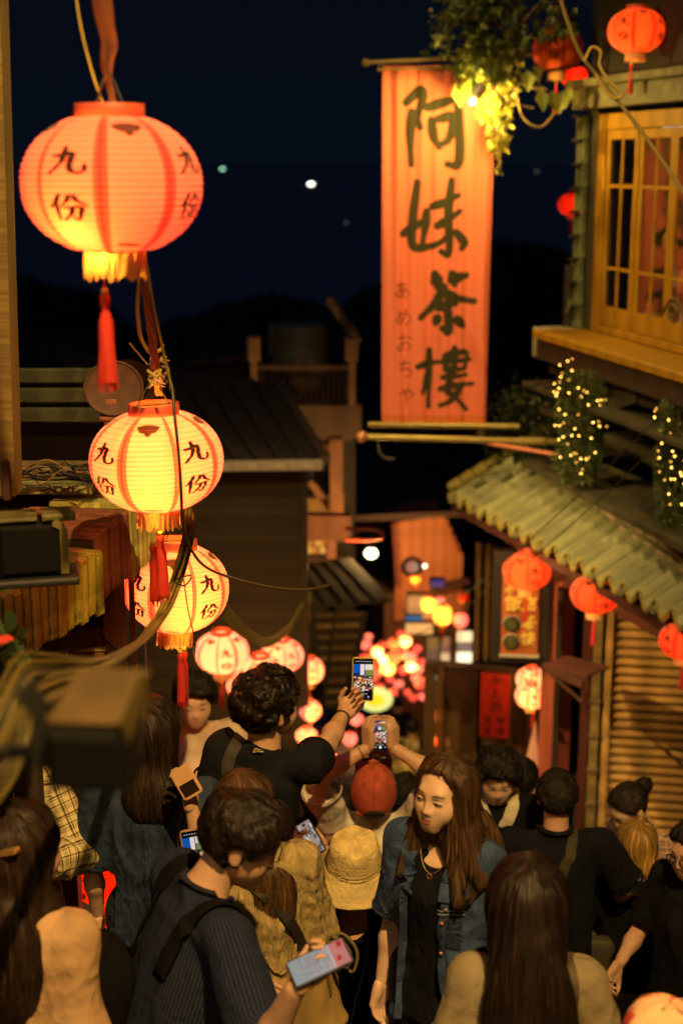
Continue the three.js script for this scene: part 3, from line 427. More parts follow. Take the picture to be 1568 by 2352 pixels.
// ---------------------------------------------------------------- houses further down on the left
{
  const g = thing('dark_house', 'dark boarded house with a long low roof and pale gutter behind the lanterns', 'house', at(600, 1070, 13));
  const O = (px, py, z = 0) => onPlane(px, py, g, z), [xr] = O(692, 1100), [xm] = O(510, 1100), yb = slopeY(-13) - g.position.y - 0.5;
  const DBT = rep(T.blotch, 0.23, 2.7), DB = [0.029, 0.036, 0.025].map((c) => M(c, c * 0.71, c * 0.47, 0.8, { map: DBT }));
  const bg = box(3.4, 0.088, 0.02, 0.005); let k = 0; for (let y = -0.09; y > yb; y -= 0.083) { inst('siding_board', bg, DB[k++ % 3], g, V(xr - 1.7, y, 0), [-0.1, 0, 0]); }
  mesh('wall', [bxa(3.4, -yb, 2.4, xr - 1.7, yb / 2, -1.25)], M(0.02, 0.014, 0.01, 0.9), g);
  mesh('corner_board', [bxa(0.07, -yb, 0.06, xr + 0.02, yb / 2, 0.01)], wood(0.03, 0.02, 0.013), g);
  // roof: from the gutter up and back
  const e0 = O(300, 1078, 0.25), e1 = O(748, 1064, 0.25), rl = at(120, 800, 17.5).sub(g.position), rr2 = at(640, 885, 17.0).sub(g.position), A = V(e0[0], e0[1], 0.25), B = V(e1[0], e1[1], 0.25);
  const quad = (a, b, c, d, t, m, name) => { const p = [a, b, c, d].flatMap((v) => [v.x, v.y, v.z]), q = [a, b, c, d].flatMap((v) => [v.x, v.y - t, v.z]), gg = new THREE.BufferGeometry(); gg.setAttribute('position', new THREE.Float32BufferAttribute([...p, ...q], 3)); gg.setIndex([0, 1, 2, 0, 2, 3, 4, 6, 5, 4, 7, 6, 0, 4, 1, 1, 4, 5, 1, 5, 2, 2, 5, 6, 2, 6, 3, 3, 6, 7, 3, 7, 0, 0, 7, 4]); const u = gg.toNonIndexed(); u.computeVertexNormals(); return mesh(name, [triUV(u)], m, g); };
  const RM = M(0.030, 0.022, 0.016, 0.75, { map: rep(T.blotch, 1.5), bumpMap: rep(T.noise, 3), bumpScale: 0.006 });
  quad(A, B, rr2, rl, 0.08, RM, 'roof');
  for (let i = 0; i <= 9; i++) inst('roof_batten', beam(A.clone().lerp(B, i / 9).add(V(0, 0.02, 0)), rl.clone().lerp(rr2, i / 9).add(V(0, 0.02, 0)), 0.035, 0.03, 0.006), RM, g);
  inst('verge', beam(B.clone().add(V(0, 0.02, 0)), rr2.clone().add(V(0, 0.02, 0)), 0.09, 0.07), M(0.06, 0.045, 0.03, 0.6), g);
  const gut = O(508, 1074, 0.3), gut2 = O(742, 1066, 0.3);
  inst('gutter', beam(V(gut[0] - 0.9, gut[1] + 0.01, 0.32), V(gut2[0], gut2[1], 0.32), 0.07, 0.085, 0.02), M(0.42, 0.38, 0.36, 0.4, { map: rep(T.blotch, 4) }), g);
}
{
  const g = thing('balcony_house', 'house beyond with a railed roof terrace and an orange-lit shop post', 'house', at(720, 960, 18.5));
  const O = (px, py, z = 0) => onPlane(px, py, g, z), q = (x0, y0, x1, y1, z0, z1, c) => { const a = O(x0, y0), b = O(x1, y1); return tb(a[0], b[0], b[1], a[1], z0, z1, c); };
  const OR = wood(0.40, 0.17, 0.07), ORD = wood(0.28, 0.10, 0.04), DK = wood(0.16, 0.085, 0.045), yb = slopeY(-19) - g.position.y - 0.5;
  mesh('terrace', [q(600, 928, 830, 1000, -1.6, 0.1), q(700, 1000, 812, 1010, -1.4, 0.05)], DK, g);
  mesh('wall', [q(560, 1010, 815, 1600, -2.6, -0.4)], wood(0.035, 0.02, 0.013), g);
  for (const [a, b] of [[576, 592], [800, 816]]) { inst('terrace_post', q(a, 826, b, 935, 0, 0.09), a < 700 ? wood(0.5, 0.26, 0.12) : wood(0.36, 0.18, 0.09), g); inst('post_cap', q(a - 8, 772, b + 6, 826, -0.03, 0.13, 0.03), a < 700 ? wood(0.5, 0.28, 0.12) : wood(0.42, 0.22, 0.1), g); }
  inst('rail', q(592, 838, 800, 848, 0.02, 0.06), DK, g); for (let i = 0; i < 16; i++) inst('baluster', q(598 + i * 12.8, 848, 602 + i * 12.8, 930, 0.02, 0.05), wood(0.07, 0.03, 0.02), g);
  for (let i = 0; i < 8; i++) { const p = O(752 + i * 8, 690 + i * 13); inst('ridge_tile', box(0.13, 0.12, 0.12, 0.035), wood(0.34, 0.22, 0.12), g, V(p[0] + 0.05, p[1] - 0.03, -0.3 + h3(i, 1, 1) * 0.02), [0, 0, -0.5]); }
  const wd = O(700, 862, -0.3); inst('wall_disc', new THREE.SphereGeometry(0.24, 28, 16).scale(1, 1.05, 0.55), M(0.34, 0.23, 0.13, 0.9, { map: rep(T.noise, 3) }), g, V(wd[0], wd[1], -0.45));
  inst('water_tank', new THREE.CylinderGeometry(0.42, 0.44, 0.6, 28), M(0.14, 0.14, 0.14, 0.5, { map: T.blotch }), g, V(O(690, 800, -1)[0], O(690, 800, -1)[1], -1.2));
  inst('chimney', q(610, 762, 626, 830, -0.9, -0.7), M(0.06, 0.05, 0.04, 0.9), g);
  inst('shop_post', q(757, 1004, 787, 1172, 0, 0.14), OR, g); inst('shop_post', q(751, 1236, 772, 1300, 0.0, 0.12), wood(0.5, 0.2, 0.1), g);
  inst('brace', beam(V(...O(712, 1105), 0.05), V(...O(760, 1165), 0.05), 0.1, 0.08), OR, g); inst('brace', beam(V(...O(715, 1010), 0.05), V(...O(757, 1030), 0.05), 0.12, 0.08), ORD, g);
  inst('lintel', q(690, 1140, 790, 1172, -0.1, 0.1), wood(0.34, 0.18, 0.05), g); inst('shop_board', q(688, 1180, 806, 1238, -0.05, 0.12), ORD, g);
  for (let i = 0; i < 10; i++) { const p = O(697 + (i % 5) * 11, 1248 + Math.floor(i / 5) * 18); inst('jar', lathe([[0, 0], [0.045, 0], [0.05, 0.07], [0.03, 0.09], [0, 0.09]], 12), [M(0.75, 0.65, 0.4, 0.3), M(0.6, 0.38, 0.12, 0.3), M(0.35, 0.2, 0.08, 0.3)][i % 3], g, V(p[0], p[1] - 0.03, 0.0)); }
  inst('counter', q(680, 1278, 800, 1300, -0.3, 0.2), DK, g);
}
{
  // street lamp on a red hooked arm, lit
  const p = at(852, 1271, 17.5), g = thing('hook_lamp', 'bright round lamp hanging under a red hooked arm in the lane', 'lamp', p);
  mesh('bulb', [ball(0.072).scale(1.1, 0.92, 1)], glow(1, 0.86, 0.5, 7), g);
  mesh('arm', [tube([V(-0.32, 0.18, 0), V(0.02, 0.18, 0), V(0.13, 0.2, 0), V(0.13, 0.27, 0), V(0.0, 0.31, 0), V(-0.32, 0.31, 0)], 0.026, 40, 8)], M(0.55, 0.09, 0.05, 0.4), g);
  mesh('cap', [rod(V(0, 0.05, 0), V(0, 0.17, 0), 0.02)], DARKMETAL, g);
  const L = new THREE.PointLight(new THREE.Color().setRGB(1, 0.55, 0.18), 9, 0, 2); L.position.copy(p); L.castShadow = true; scene.add(L);
}
{
  const g = thing('lean_to', 'lean-to with a sloping olive roof and open slatted front below the dark house', 'lean-to', at(790, 1395, 15.2), rad(6));
  const O = (px, py, z = 0) => onPlane(px, py, g, z), AW = M(0.075, 0.06, 0.022, 0.8, { map: rep(T.moss, 1.5) });
  const a = at(690, 1395, 15.0).sub(g.position), b = at(905, 1385, 15.4).sub(g.position), c = at(850, 1285, 17.4).sub(g.position), d = at(690, 1300, 17.4).sub(g.position), n = 11;
  for (let i = 0; i < n; i++) { const l = a.clone().lerp(b, (i + 0.5) / n), u = d.clone().lerp(c, (i + 0.5) / n); inst('roof_sheet', beam(l, u, 0.096 - 0.0, 0.03, 0.01), AW, g, V(0, (i % 2) * 0.01, 0)); }
  for (let i = 0; i < 9; i++) { const y = 1412 + i * 25, xl = O(722 + i * 3, y), xr2 = O(836 - i * 7, y), w = xr2[0] - xl[0]; inst('slat', box(w, 0.05, 0.05, 0.008), i % 3 === 1 ? wood(0.30, 0.22, 0.13) : wood(0.17, 0.12, 0.07), g, V((xl[0] + xr2[0]) / 2, xl[1], 0.02)); inst('slat_board', box(w, 0.07, 0.02, 0.005), wood(0.05, 0.03, 0.02), g, V((xl[0] + xr2[0]) / 2, xl[1] - 0.06, -0.03)); }  // paler slats: lit upper edges of the boards put into the colour
  inst('post', beam(V(...O(838, 1400), 0.06), V(...O(796, 1610), 0.06), 0.05, 0.05), BLACK, g); inst('post', beam(V(...O(706, 1345), 0.1), V(...O(703, 1420), 0.1), 0.075, 0.06), wood(0.30, 0.20, 0.08), g);
  inst('backing', beam(V(...O(770, 1400), -0.2), V(...O(738, 1640), -0.2), 0.52, 0.04, 0.01), BLACK, g);
}
{
  const g = thing('plank_house', 'orange-lit house of upright boards beyond the lane, under a flat eave', 'house', at(965, 1250, 38), rad(10));
  const O = (px, py, z = 0) => onPlane(px, py, g, z), yb = slopeY(-38) - g.position.y - 0.5, n = 18; const OM = [wood(0.52, 0.22, 0.08), wood(0.46, 0.19, 0.07), wood(0.56, 0.25, 0.10)];
  const t0 = O(908, 1200), t1 = O(1012, 1180), b1 = O(1060, 1330);
  for (let i = 0; i < n; i++) { const t = (i + 0.5) / n, x = lerp(t0[0], b1[0], t), cut = t > 0.72 ? (t - 0.72) / 0.28 : 0, yt = lerp(t0[1], t1[1], t) - cut * 1.2; inst('board', bxa((b1[0] - t0[0]) / n * 0.95, yt + 2.1, 0.05, 0, (yt - 2.1) / 2, 0, 0.006), OM[i % 3], g, V(x, 0, h3(i, 1, 1) * 0.012)); }
  const e0 = O(862, 1178), e1 = O(1000, 1158); inst('eave', beam(V(e0[0], e0[1], 0.12), V(e1[0], e1[1], 0.12), 0.42, 0.22, 0.02), wood(0.42, 0.14, 0.07), g);
  inst('corner_post', beam(V(...O(905, 1200), 0.03), V(...O(914, 1345), 0.03), 0.2, 0.15), wood(0.2, 0.06, 0.03), g);
  inst('awning', beam(V(...O(985, 1345), 0.3), V(...O(1070, 1325), 0.3), 0.34, 0.1, 0.02), wood(0.06, 0.02, 0.012), g);
  mesh('wall', [bxa(b1[0] - t0[0] + 0.5, -yb - 1.2, 1.5, (t0[0] + b1[0]) / 2, yb / 2 - 0.6 - 0.2, -0.9)], wood(0.12, 0.06, 0.03), g);
  inst('roof', bxa(5, 0.15, 3.5, (t0[0] + b1[0]) / 2 - 0.2, t1[1] + 0.16, -1.0), M(0.03, 0.022, 0.018, 0.8), g);
}

{
  // a small fill lamp added on the terrace, and more roofs stepping down behind it
  const p = at(640, 905, 19.4), g = thing('added_terrace_lamp', 'small dim lamp low on the roof terrace between its posts', 'lamp', p); mesh('bulb', [ball(0.03)], glow(1, 0.6, 0.25, 0.8), g); mesh('base', [rod(V(0, -0.14, 0), V(0, -0.02, 0), 0.02)], DARKMETAL, g);
  const L = new THREE.PointLight(new THREE.Color().setRGB(1, 0.5, 0.2), 0.5, 0, 2); L.position.copy(p); L.castShadow = true; scene.add(L);
  const roofH = (label, a, b, c, d2, dd, n) => { const r = thing('roof_house', label, 'house', at((a[0] + b[0]) / 2, a[1], dd)); const A = at(...a, dd).sub(r.position), B = at(...b, dd).sub(r.position), C = at(...c, dd * 1.16).sub(r.position), D = at(...d2, dd * 1.16).sub(r.position); for (let i = 0; i < n; i++) inst('roof_sheet', beam(A.clone().lerp(B, (i + 0.5) / n), D.clone().lerp(C, (i + 0.5) / n), A.distanceTo(B) / n * 1.02, 0.05, 0.01), M(0.05 + 0.012 * (i % 3), 0.036 + 0.009 * (i % 3), 0.024, 0.7, { map: T.blotch }), r, V(0, (i % 2) * 0.02, 0)); mesh('wall', [bxa(A.distanceTo(B) * 0.94, 3.2, 1.2, 0, -1.75, -0.9)], wood(0.04, 0.026, 0.016), r); inst('eave_board', beam(A.clone().add(V(0, -0.05, 0.02)), B.clone().add(V(0, -0.05, 0.02)), 0.05, 0.09), wood(0.10, 0.06, 0.035), r); return r; };
  roofH('low dark roof under the left hill, behind the nearest lantern', [40, 860], [250, 850], [230, 760], [60, 765], 24, 9);
  roofH('low dark roof left of the banner foot, above the orange house', [770, 1130], [980, 1110], [950, 1030], [800, 1035], 46, 9);
  roofH('dark roof behind the terrace, under the middle hill', [420, 830], [600, 815], [590, 752], [450, 760], 30, 9);
}

{
  const p0 = at(-40, 1402, 3.95), p1 = at(292, 1170, 4.92), g = thing('railing_stand', 'dark timber stand under the slat planters at the left of the stairs', 'stand', V(p0.x, groundAt(p0.z), p0.z));
  for (const [px, py, d, dx] of [[-30, 1440, 3.9, -0.2], [200, 1330, 4.5, -0.22], [285, 1230, 4.9, -0.25]]) { const t = at(px, py, d).sub(g.position); t.x += dx; inst('post', beam(V(t.x, groundAt(t.z + g.position.z) - g.position.y - 0.2, t.z), V(t.x, t.y - 0.06, t.z), 0.08, 0.08), DARKWOOD, g); }
  const f = at(214, 1722, 1.9).sub(g.position); inst('post', beam(V(f.x - 0.66, groundAt(f.z + g.position.z) - g.position.y - 0.2, f.z - 0.1), V(f.x - 0.66, f.y + 0.3, f.z - 0.1), 0.09, 0.09), DARKWOOD, g);
}
// ================================================================ BANNER, VINE, SHRUBS, SIGNS
const BRASS = M(0.42, 0.34, 0.12, 0.35, { metalness: 0.5, map: rep(T.blotch, 4) });
{
  const d = 11.4, o = at(1008, 150, d), g = thing('cloth_banner', 'tall red cloth banner with four black brush characters hung between poles', 'banner', o, rad(-3));
  const W = 260 * d / FPX, H = 836 * d / FPX * 1.008;
  const tx = canvasTex(640, 2048, (c, w, h) => {
    c.fillStyle = '#ef8068'; c.fillRect(0, 0, w, h);
    for (let i = 0; i < 1400; i++) { c.fillStyle = `rgba(${R() < 0.5 ? '120,30,20' : '255,130,90'},${0.02 + R() * 0.04})`; c.fillRect(R() * w, R() * h, 1 + R() * 2, 20 + R() * 160); }
    c.fillStyle = 'rgba(90,24,14,0.35)'; for (let i = 0; i < 42; i++) c.fillRect((i / 42) * w + R() * 6, 0, 3 + R() * 5, 52 + R() * 14);
    c.fillStyle = '#e0793f'; c.fillRect(0, h - 62, w, 62); c.fillStyle = 'rgba(80,30,10,.4)'; c.fillRect(0, h - 64, w, 4); c.fillRect(0, 62, w, 3);
    c.fillStyle = '#37341e';
    glyph(c, 'a1', 80, 100, 400, 62, 450); glyph(c, 'mei', 108, 610, 400, 56, 450); glyph(c, 'cha', 220, 1130, 340, 60, 370); glyph(c, 'lou', 210, 1570, 350, 44, 380);
    c.fillStyle = '#6d2a1a'; ['ha', 'hm', 'ho', 'hc', 'hy'].forEach((k, i) => glyph(c, k, 64 + i * 8, 1190 + i * 152, 112, 8));
  });
  const cloth = M(0.95, 0.95, 0.95, 0.85, { map: tx, side: THREE.DoubleSide, bumpMap: rep(T.weave, 60, 190), bumpScale: 0.0006 });
  const pl = new THREE.PlaneGeometry(W, H, 90, 90), p = pl.attributes.position;
  for (let i = 0; i < p.count; i++) { const x = p.getX(i), v = p.getY(i) / H + 0.5, y = p.getY(i); const A = 0.011 + 0.005 * (1 - v); p.setXYZ(i, x * (1 - 0.03 * (1 - v)), y, A * Math.sin(x * 34 + 0.6 * Math.sin(v * 4)) + 0.010 * Math.sin(x * 61 + 1 + v * 2.2) + 0.012 * n3(x * 9, v * 7, 1) + (v > 0.965 ? 0.006 * Math.sin(x * 150) : 0)); }
  pl.computeVertexNormals(); const m = new THREE.Mesh(pl, cloth); m.name = 'cloth'; m.position.set(0, -H / 2, 0); g.add(m);
  mesh('hem_rod', [rod(V(-W / 2 - 0.1, -H + 0.02, 0.02), V(W / 2 + 0.27, -H + 0.015, 0.02), 0.026)], BRASS, g);
  for (const [x, y] of [[-W / 2 - 0.012, -0.005], [W / 2 - 0.05, -H - 0.04], [W / 2 - 0.02, -0.01]]) inst('ring', new THREE.TorusGeometry(0.022, 0.005, 6, 16), BRASS, g, V(x, y, 0.01));
  const tp = thing('banner_pole', 'thin upper pole from which the red banner hangs', 'pole', at(840, 143, 11.35)); const e = at(1330, 120, 11.3).sub(tp.position);
  mesh('shaft', [rod(V(0, 0, 0), e, 0.017)], BRASS, tp); mesh('finial', [ball(0.033)], BRASS, tp); mesh('crossbar', [rod(at(866, 160, 11.35).sub(tp.position), at(1080, 153, 11.35).sub(tp.position), 0.011)], BRASS, tp);
  const bp = thing('banner_pole', 'thick lower brass pole under the red banner, reaching to the lit shrub', 'pole', at(830, 1003, 11.2)); const e2 = at(1330, 1016, 11.3).sub(bp.position);
  mesh('shaft', [rod(V(0, 0, 0), e2, 0.024, 12)], BRASS, bp); mesh('finial', [ball(0.048, 0, 0, 0, 16, 10)], M(0.42, 0.2, 0.12, 0.3, { metalness: 0.4 }), bp); mesh('sleeve', [rod(e2.clone().multiplyScalar(0.72), e2.clone().multiplyScalar(0.84), 0.033)], BRASS, bp);
  mesh('hook', [tube([at(868, 1018, 11.2), at(872, 1040, 11.2), at(885, 1052, 11.2), at(906, 1054, 11.2)].map((v) => v.sub(bp.position)), 0.012, 14, 6)], DARKMETAL, bp);
  mesh('stay', [rod(at(1120, 1018, 11.3).sub(bp.position), at(1290, 1046, 11.0).sub(bp.position), 0.016)], M(0.4, 0.12, 0.06, 0.5), bp);
  // spotlight beside the banner's top corner
  const sp = thing('spotlight', 'small spotlight shining on the banner from its upper right corner', 'spotlight', at(1094, 216, 10.8));
  mesh('housing', [lathe([[0.001, 0.09], [0.035, 0.085], [0.05, 0.0], [0.052, -0.005], [0.04, 0.0], [0.001, 0.02]], 18).rotateZ(-0.5).rotateX(0.5)], M(0.4, 0.36, 0.3, 0.4, { metalness: 0.4 }), sp);
  mesh('bulb', [ball(0.026, -0.03, -0.055, 0)], glow(1, 0.9, 0.55, 14), sp); mesh('arm', [rod(V(0.02, 0.08, 0), at(1330, 150, 11.2).sub(sp.position), 0.01)], DARKMETAL, sp);
  const L = new THREE.PointLight(new THREE.Color().setRGB(1, 0.62, 0.12), 8, 0, 2); L.position.copy(sp.position).add(V(-0.03, -0.055, 0)); L.castShadow = true; scene.add(L);
}
// ---------------------------------------------------------------- leaves
function leafGeo(list) {                                       // list of [pos, dir, up, length, width]: a leaf is two halves folded along the midrib
  const pos = [], nor = [];
  for (const [p, d, u, l, w] of list) {
    const r = d.clone().cross(u).normalize(), n = r.clone().cross(d).normalize(), tip = p.clone().addScaledVector(d, l).addScaledVector(n, -l * 0.16), mid = p.clone().addScaledVector(d, l * 0.42).addScaledVector(n, l * 0.02);
    for (const s of [1, -1]) { const e = mid.clone().addScaledVector(r, s * w / 2).addScaledVector(n, w * 0.16), nn = n.clone().addScaledVector(r, -s * 0.35).normalize(); for (const q of (s > 0 ? [p, e, mid, mid, e, tip] : [p, mid, e, mid, tip, e])) { pos.push(q.x, q.y, q.z); nor.push(nn.x, nn.y, nn.z); } }
  }
  const g = new THREE.BufferGeometry(); g.setAttribute('position', new THREE.Float32BufferAttribute(pos, 3)); g.setAttribute('normal', new THREE.Float32BufferAttribute(nor, 3)); g.setAttribute('uv', new THREE.Float32BufferAttribute(new Float32Array(pos.length / 3 * 2), 2)); return g;
}
const rdir = () => V(rr(-1, 1), rr(-1, 1), rr(-1, 1)).normalize();
const LEAF = (r, g, b) => M(r, g, b, 0.45, { side: THREE.DoubleSide, transmission: 0.35, thickness: 0 });
{
  const o = at(1110, 90, 11.2), g = thing('hanging_vine', 'leafy vine hanging over the banner, lit yellow by the spotlight', 'vine', o);
  const W = (px, py, d = 11.2) => at(px, py, d).sub(o);
  const stems = [], leaves = [[], [], []], STM = M(0.22, 0.16, 0.05, 0.7);
  const cane = (pts, r) => stems.push(tube(pts, r, 18, 5));
  cane([W(1340, -30, 11.6), W(1220, 30, 11.5), W(1120, 60, 11.3), W(1010, 40, 11.1)], 0.014); cane([W(1300, -60, 11), W(1190, 60, 11.1), W(1130, 140, 11), W(1120, 260, 10.95)], 0.012);
  cane([W(1130, 150, 11), W(1180, 200, 10.9), W(1200, 270, 10.9), W(1240, 292, 10.9), W(1280, 250, 10.9)], 0.008); cane([W(1150, 160, 11), W(1210, 200, 10.9), W(1255, 205, 10.85)], 0.007); cane([W(1130, 190, 10.9), W(1175, 235, 10.9), W(1225, 248, 10.9)], 0.007); cane([W(1110, 230, 10.9), W(1140, 290, 10.9), W(1148, 390, 10.9)], 0.006);
  cane([W(1240, -20, 11), W(1258, 40, 11), W(1225, 96, 11)], 0.005); cane([W(1160, 0, 11), W(1200, 40, 11), W(1260, 50, 11.2), W(1330, 70, 11.4)], 0.006);
  const put = (k, px, py, dz, l, w, down = 0.6) => { const d = rdir(); d.y -= down; d.normalize(); leaves[k].push([W(px, py, 11.1 + dz), d, rdir(), l, w]); };
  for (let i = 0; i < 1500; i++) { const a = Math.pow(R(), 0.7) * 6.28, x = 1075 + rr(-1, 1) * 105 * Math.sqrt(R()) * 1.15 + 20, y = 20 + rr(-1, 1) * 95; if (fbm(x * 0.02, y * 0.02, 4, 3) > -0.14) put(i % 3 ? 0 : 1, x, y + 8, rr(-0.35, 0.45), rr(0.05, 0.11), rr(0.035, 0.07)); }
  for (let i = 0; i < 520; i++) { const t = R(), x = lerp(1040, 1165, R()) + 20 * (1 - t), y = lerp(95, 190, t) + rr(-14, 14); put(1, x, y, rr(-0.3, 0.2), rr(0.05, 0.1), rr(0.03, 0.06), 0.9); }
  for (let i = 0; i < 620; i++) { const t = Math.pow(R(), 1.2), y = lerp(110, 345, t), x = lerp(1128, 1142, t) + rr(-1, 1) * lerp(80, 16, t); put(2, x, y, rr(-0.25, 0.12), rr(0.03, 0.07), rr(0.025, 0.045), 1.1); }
  for (let i = 0; i < 420; i++) { const t = R(), x = lerp(1150, 1330, t) + rr(-10, 10), y = lerp(70, 40, t) + rr(-1, 1) * lerp(75, 30, t); if (fbm(x * 0.03, y * 0.03, 8, 3) > 0) put(i % 2, x, y, rr(-0.4, 0.1), rr(0.05, 0.1), rr(0.035, 0.065)); }
  for (let i = 0; i < 12; i++) put(2, 1142 + rr(-8, 8), 340 + i * 5, 0, 0.045, 0.03, 1.2);
  mesh('stem', stems, STM, g).userData.kind = 'stuff';
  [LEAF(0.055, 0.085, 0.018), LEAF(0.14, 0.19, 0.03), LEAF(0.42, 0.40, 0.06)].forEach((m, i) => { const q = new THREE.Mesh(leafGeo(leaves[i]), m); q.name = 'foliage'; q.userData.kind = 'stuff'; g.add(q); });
  const big = leafGeo([[V(), V(0.2, -1, 0.2).normalize(), V(0.2, 0.1, 1).normalize(), 0.17, 0.13]]);
  [[1240, 205, 0], [1262, 208, 0.3], [1288, 210, -0.4], [1226, 196, 0.9], [1306, 200, -0.7], [1060, 188, 0.5], [1046, 196, 0.1], [1082, 176, -0.4], [1222, 150, 0.6], [1210, 160, -0.2]].forEach(([x, y, a], i) => inst('leaf', big, i > 4 && i < 8 ? LEAF(0.10, 0.17, 0.02) : LEAF(0.27, 0.32, 0.04), g, W(x, y, 10.85), [a * 0.3, a, a * 0.5]));
}
// two shrubs wound with fairy lights
function shrub(label, lab2, px, y0, y1, w, d, nl, pts) {
  const o = at(px, (y0 + y1) / 2, d), g = thing('hanging_shrub', label, 'shrub', o, 0, 'shrubs wound with fairy lights'), H = (y1 - y0) * d / FPX, W2 = w * d / FPX;
  const lv = [[], []]; for (let i = 0; i < nl; i++) { const t = R(), q = R() * 6.283, k = fbm(Math.cos(q) * 1.4 + 3, t * 5, Math.sin(q) * 1.4 + px, 3), rw = W2 / 2 * (0.82 + 0.42 * k) * (1 - 0.3 * Math.pow(t, 3)) * Math.pow(R(), 0.22) * (t < 0.08 ? 0.6 + t * 5 : 1); const p = V(Math.cos(q) * rw, H / 2 - t * H, Math.sin(q) * rw * 0.8), dd = p.clone().setY(-0.03).normalize().add(rdir().multiplyScalar(0.8)).normalize(); lv[R() < 0.6 ? 0 : 1].push([p, dd, rdir(), rr(0.02, 0.042), rr(0.014, 0.026)]); }
  [LEAF(0.05, 0.085, 0.016), LEAF(0.10, 0.14, 0.025)].forEach((m, i) => { const q = new THREE.Mesh(leafGeo(lv[i]), m); q.name = 'foliage'; q.userData.kind = 'stuff'; g.add(q); });
  mesh('stem', [rod(V(0, H / 2, 0), V(0, -H / 2, 0), 0.012)], M(0.1, 0.07, 0.03, 0.8), g);
  const s = thing('fairy_lights', lab2, 'string lights', o), bm = glow(1, 0.52, 0.09, 17), bm2 = glow(1, 0.46, 0.07, 6), bg = new THREE.SphereGeometry(0.0042, 8, 6), path = [];
  pts.forEach(([x, y, dim]) => { const p = at(x, y, d).sub(o), nx = clamp(p.x / (W2 / 2), -0.98, 0.98); p.z += W2 / 2 * 0.86 * Math.sqrt(1 - nx * nx) + 0.01; inst('bulb', bg, dim ? bm2 : bm, s, p); path.push(p); });
  path.sort((a, b) => b.y - a.y); mesh('wire', [tube(path.map((p) => p.clone().add(V(0, 0, -0.012))), 0.0016, 200, 4)], M(0.02, 0.03, 0.01, 0.6), s);
}
{
  const conv = (x, y) => [(1280 + x * 0.2636) * 0.98, (560 + y * 0.2636) * 0.98];
  const A = [[195, 1040, 1], [157, 1060], [96, 1102], [192, 1140], [113, 1172, 1], [104, 1203], [165, 1227, 1], [97, 1250, 1], [57, 1275], [90, 1308], [53, 1350], [77, 1350], [166, 1338], [70, 1377], [246, 1290], [294, 1314, 1], [321, 1330], [272, 1367], [566, 1356], [418, 1405], [453, 1404], [333, 1437], [500, 1411, 1], [440, 1445], [513, 1440, 1], [545, 1430, 1], [580, 1468], [90, 1492], [137, 1531], [458, 1497], [548, 1520], [484, 1538, 1], [245, 1524, 1], [375, 1594], [427, 1590, 1], [436, 1631], [61, 1643], [94, 1636], [216, 1648], [124, 1606, 1], [514, 1648, 1], [123, 1730], [192, 1710], [252, 1709], [360, 1731], [88, 1758], [155, 1786, 1], [395, 1858], [183, 1884], [208, 1866, 1], [228, 1866, 1], [101, 1911], [267, 1911], [314, 1914], [336, 1898, 1], [228, 1943, 1], [280, 2003, 1], [270, 2038]].map(([x, y, d]) => [...conv(x, y), d]);
  const B = [[955, 1493, 1], [945, 1520, 1], [944, 1575], [1044, 1578], [977, 1606, 1], [983, 1628, 1], [1003, 1665], [983, 1680], [1056, 1686], [1182, 1689], [1008, 1731, 1], [1067, 1756], [992, 1791], [1077, 1850], [967, 1862, 1], [1094, 1893], [974, 1923], [1061, 1942, 1], [1177, 1934], [1068, 1994], [1142, 2034], [976, 2045, 1], [1151, 2059], [1064, 2096], [1093, 2095], [1014, 2108, 1], [1174, 2132], [1046, 2228], [1056, 2318, 1], [1155, 2313], [1130, 1602, 1], [1190, 1790, 1], [1200, 2220]].map(([x, y, d]) => [...conv(x, y), d]);
  shrub('leafy shrub hanging beside the banner pole, dotted with warm fairy lights', 'warm fairy lights wound round the shrub beside the banner pole', 1330, 852, 1112, 128, 10.6, 4200, A);
  shrub('leafy shrub at the right edge above the canopy, dotted with fairy lights', 'warm fairy lights wound round the shrub at the right edge', 1552, 915, 1215, 112, 9.5, 3600, B);
  const tp = thing('terracotta_planter', 'orange terracotta trough standing behind the shrub under the sill', 'planter', at(1420, 880, 10.7), th.rotation.y);
  const s = new THREE.Shape(); s.moveTo(-0.09, 0); s.lineTo(0.09, 0); s.lineTo(0.12, 0.17); s.lineTo(-0.12, 0.17); s.closePath();
  mesh('trough', [new THREE.ExtrudeGeometry(s, { depth: 0.6, bevelEnabled: true, bevelSize: 0.006, bevelThickness: 0.006, bevelSegments: 2 }).rotateY(Math.PI / 2).translate(-0.4, -0.17, 0)], M(0.45, 0.17, 0.06, 0.6), tp); mesh('rim', [bxa(0.64, 0.035, 0.27, -0.1, 0.0, 0, 0.008)], M(0.5, 0.2, 0.07, 0.6), tp);
  const br = thing('shelf_bracket', 'dark olive timber bracket under the trough beside the white box', 'bracket', at(1430, 930, 10.3), th.rotation.y); mesh('strut', [beam(V(-0.3, -0.06, 0), V(0.22, 0.1, 0), 0.05, 0.1)], OLIVEDARK, br); mesh('foot', [bxa(0.1, 0.05, 0.2, -0.3, -0.09, 0)], OLIVEDARK, br);
  const wb = thing('junction_box', 'pale junction box above the right shrub', 'box', at(1528, 905, 9.7), th.rotation.y + 0.4); mesh('housing', [box(0.15, 0.085, 0.09, 0.02)], M(0.62, 0.56, 0.40, 0.5), wb); mesh('lid', [bxa(0.155, 0.02, 0.095, 0, 0.045, 0, 0.006)], M(0.55, 0.5, 0.36, 0.5), wb);
}
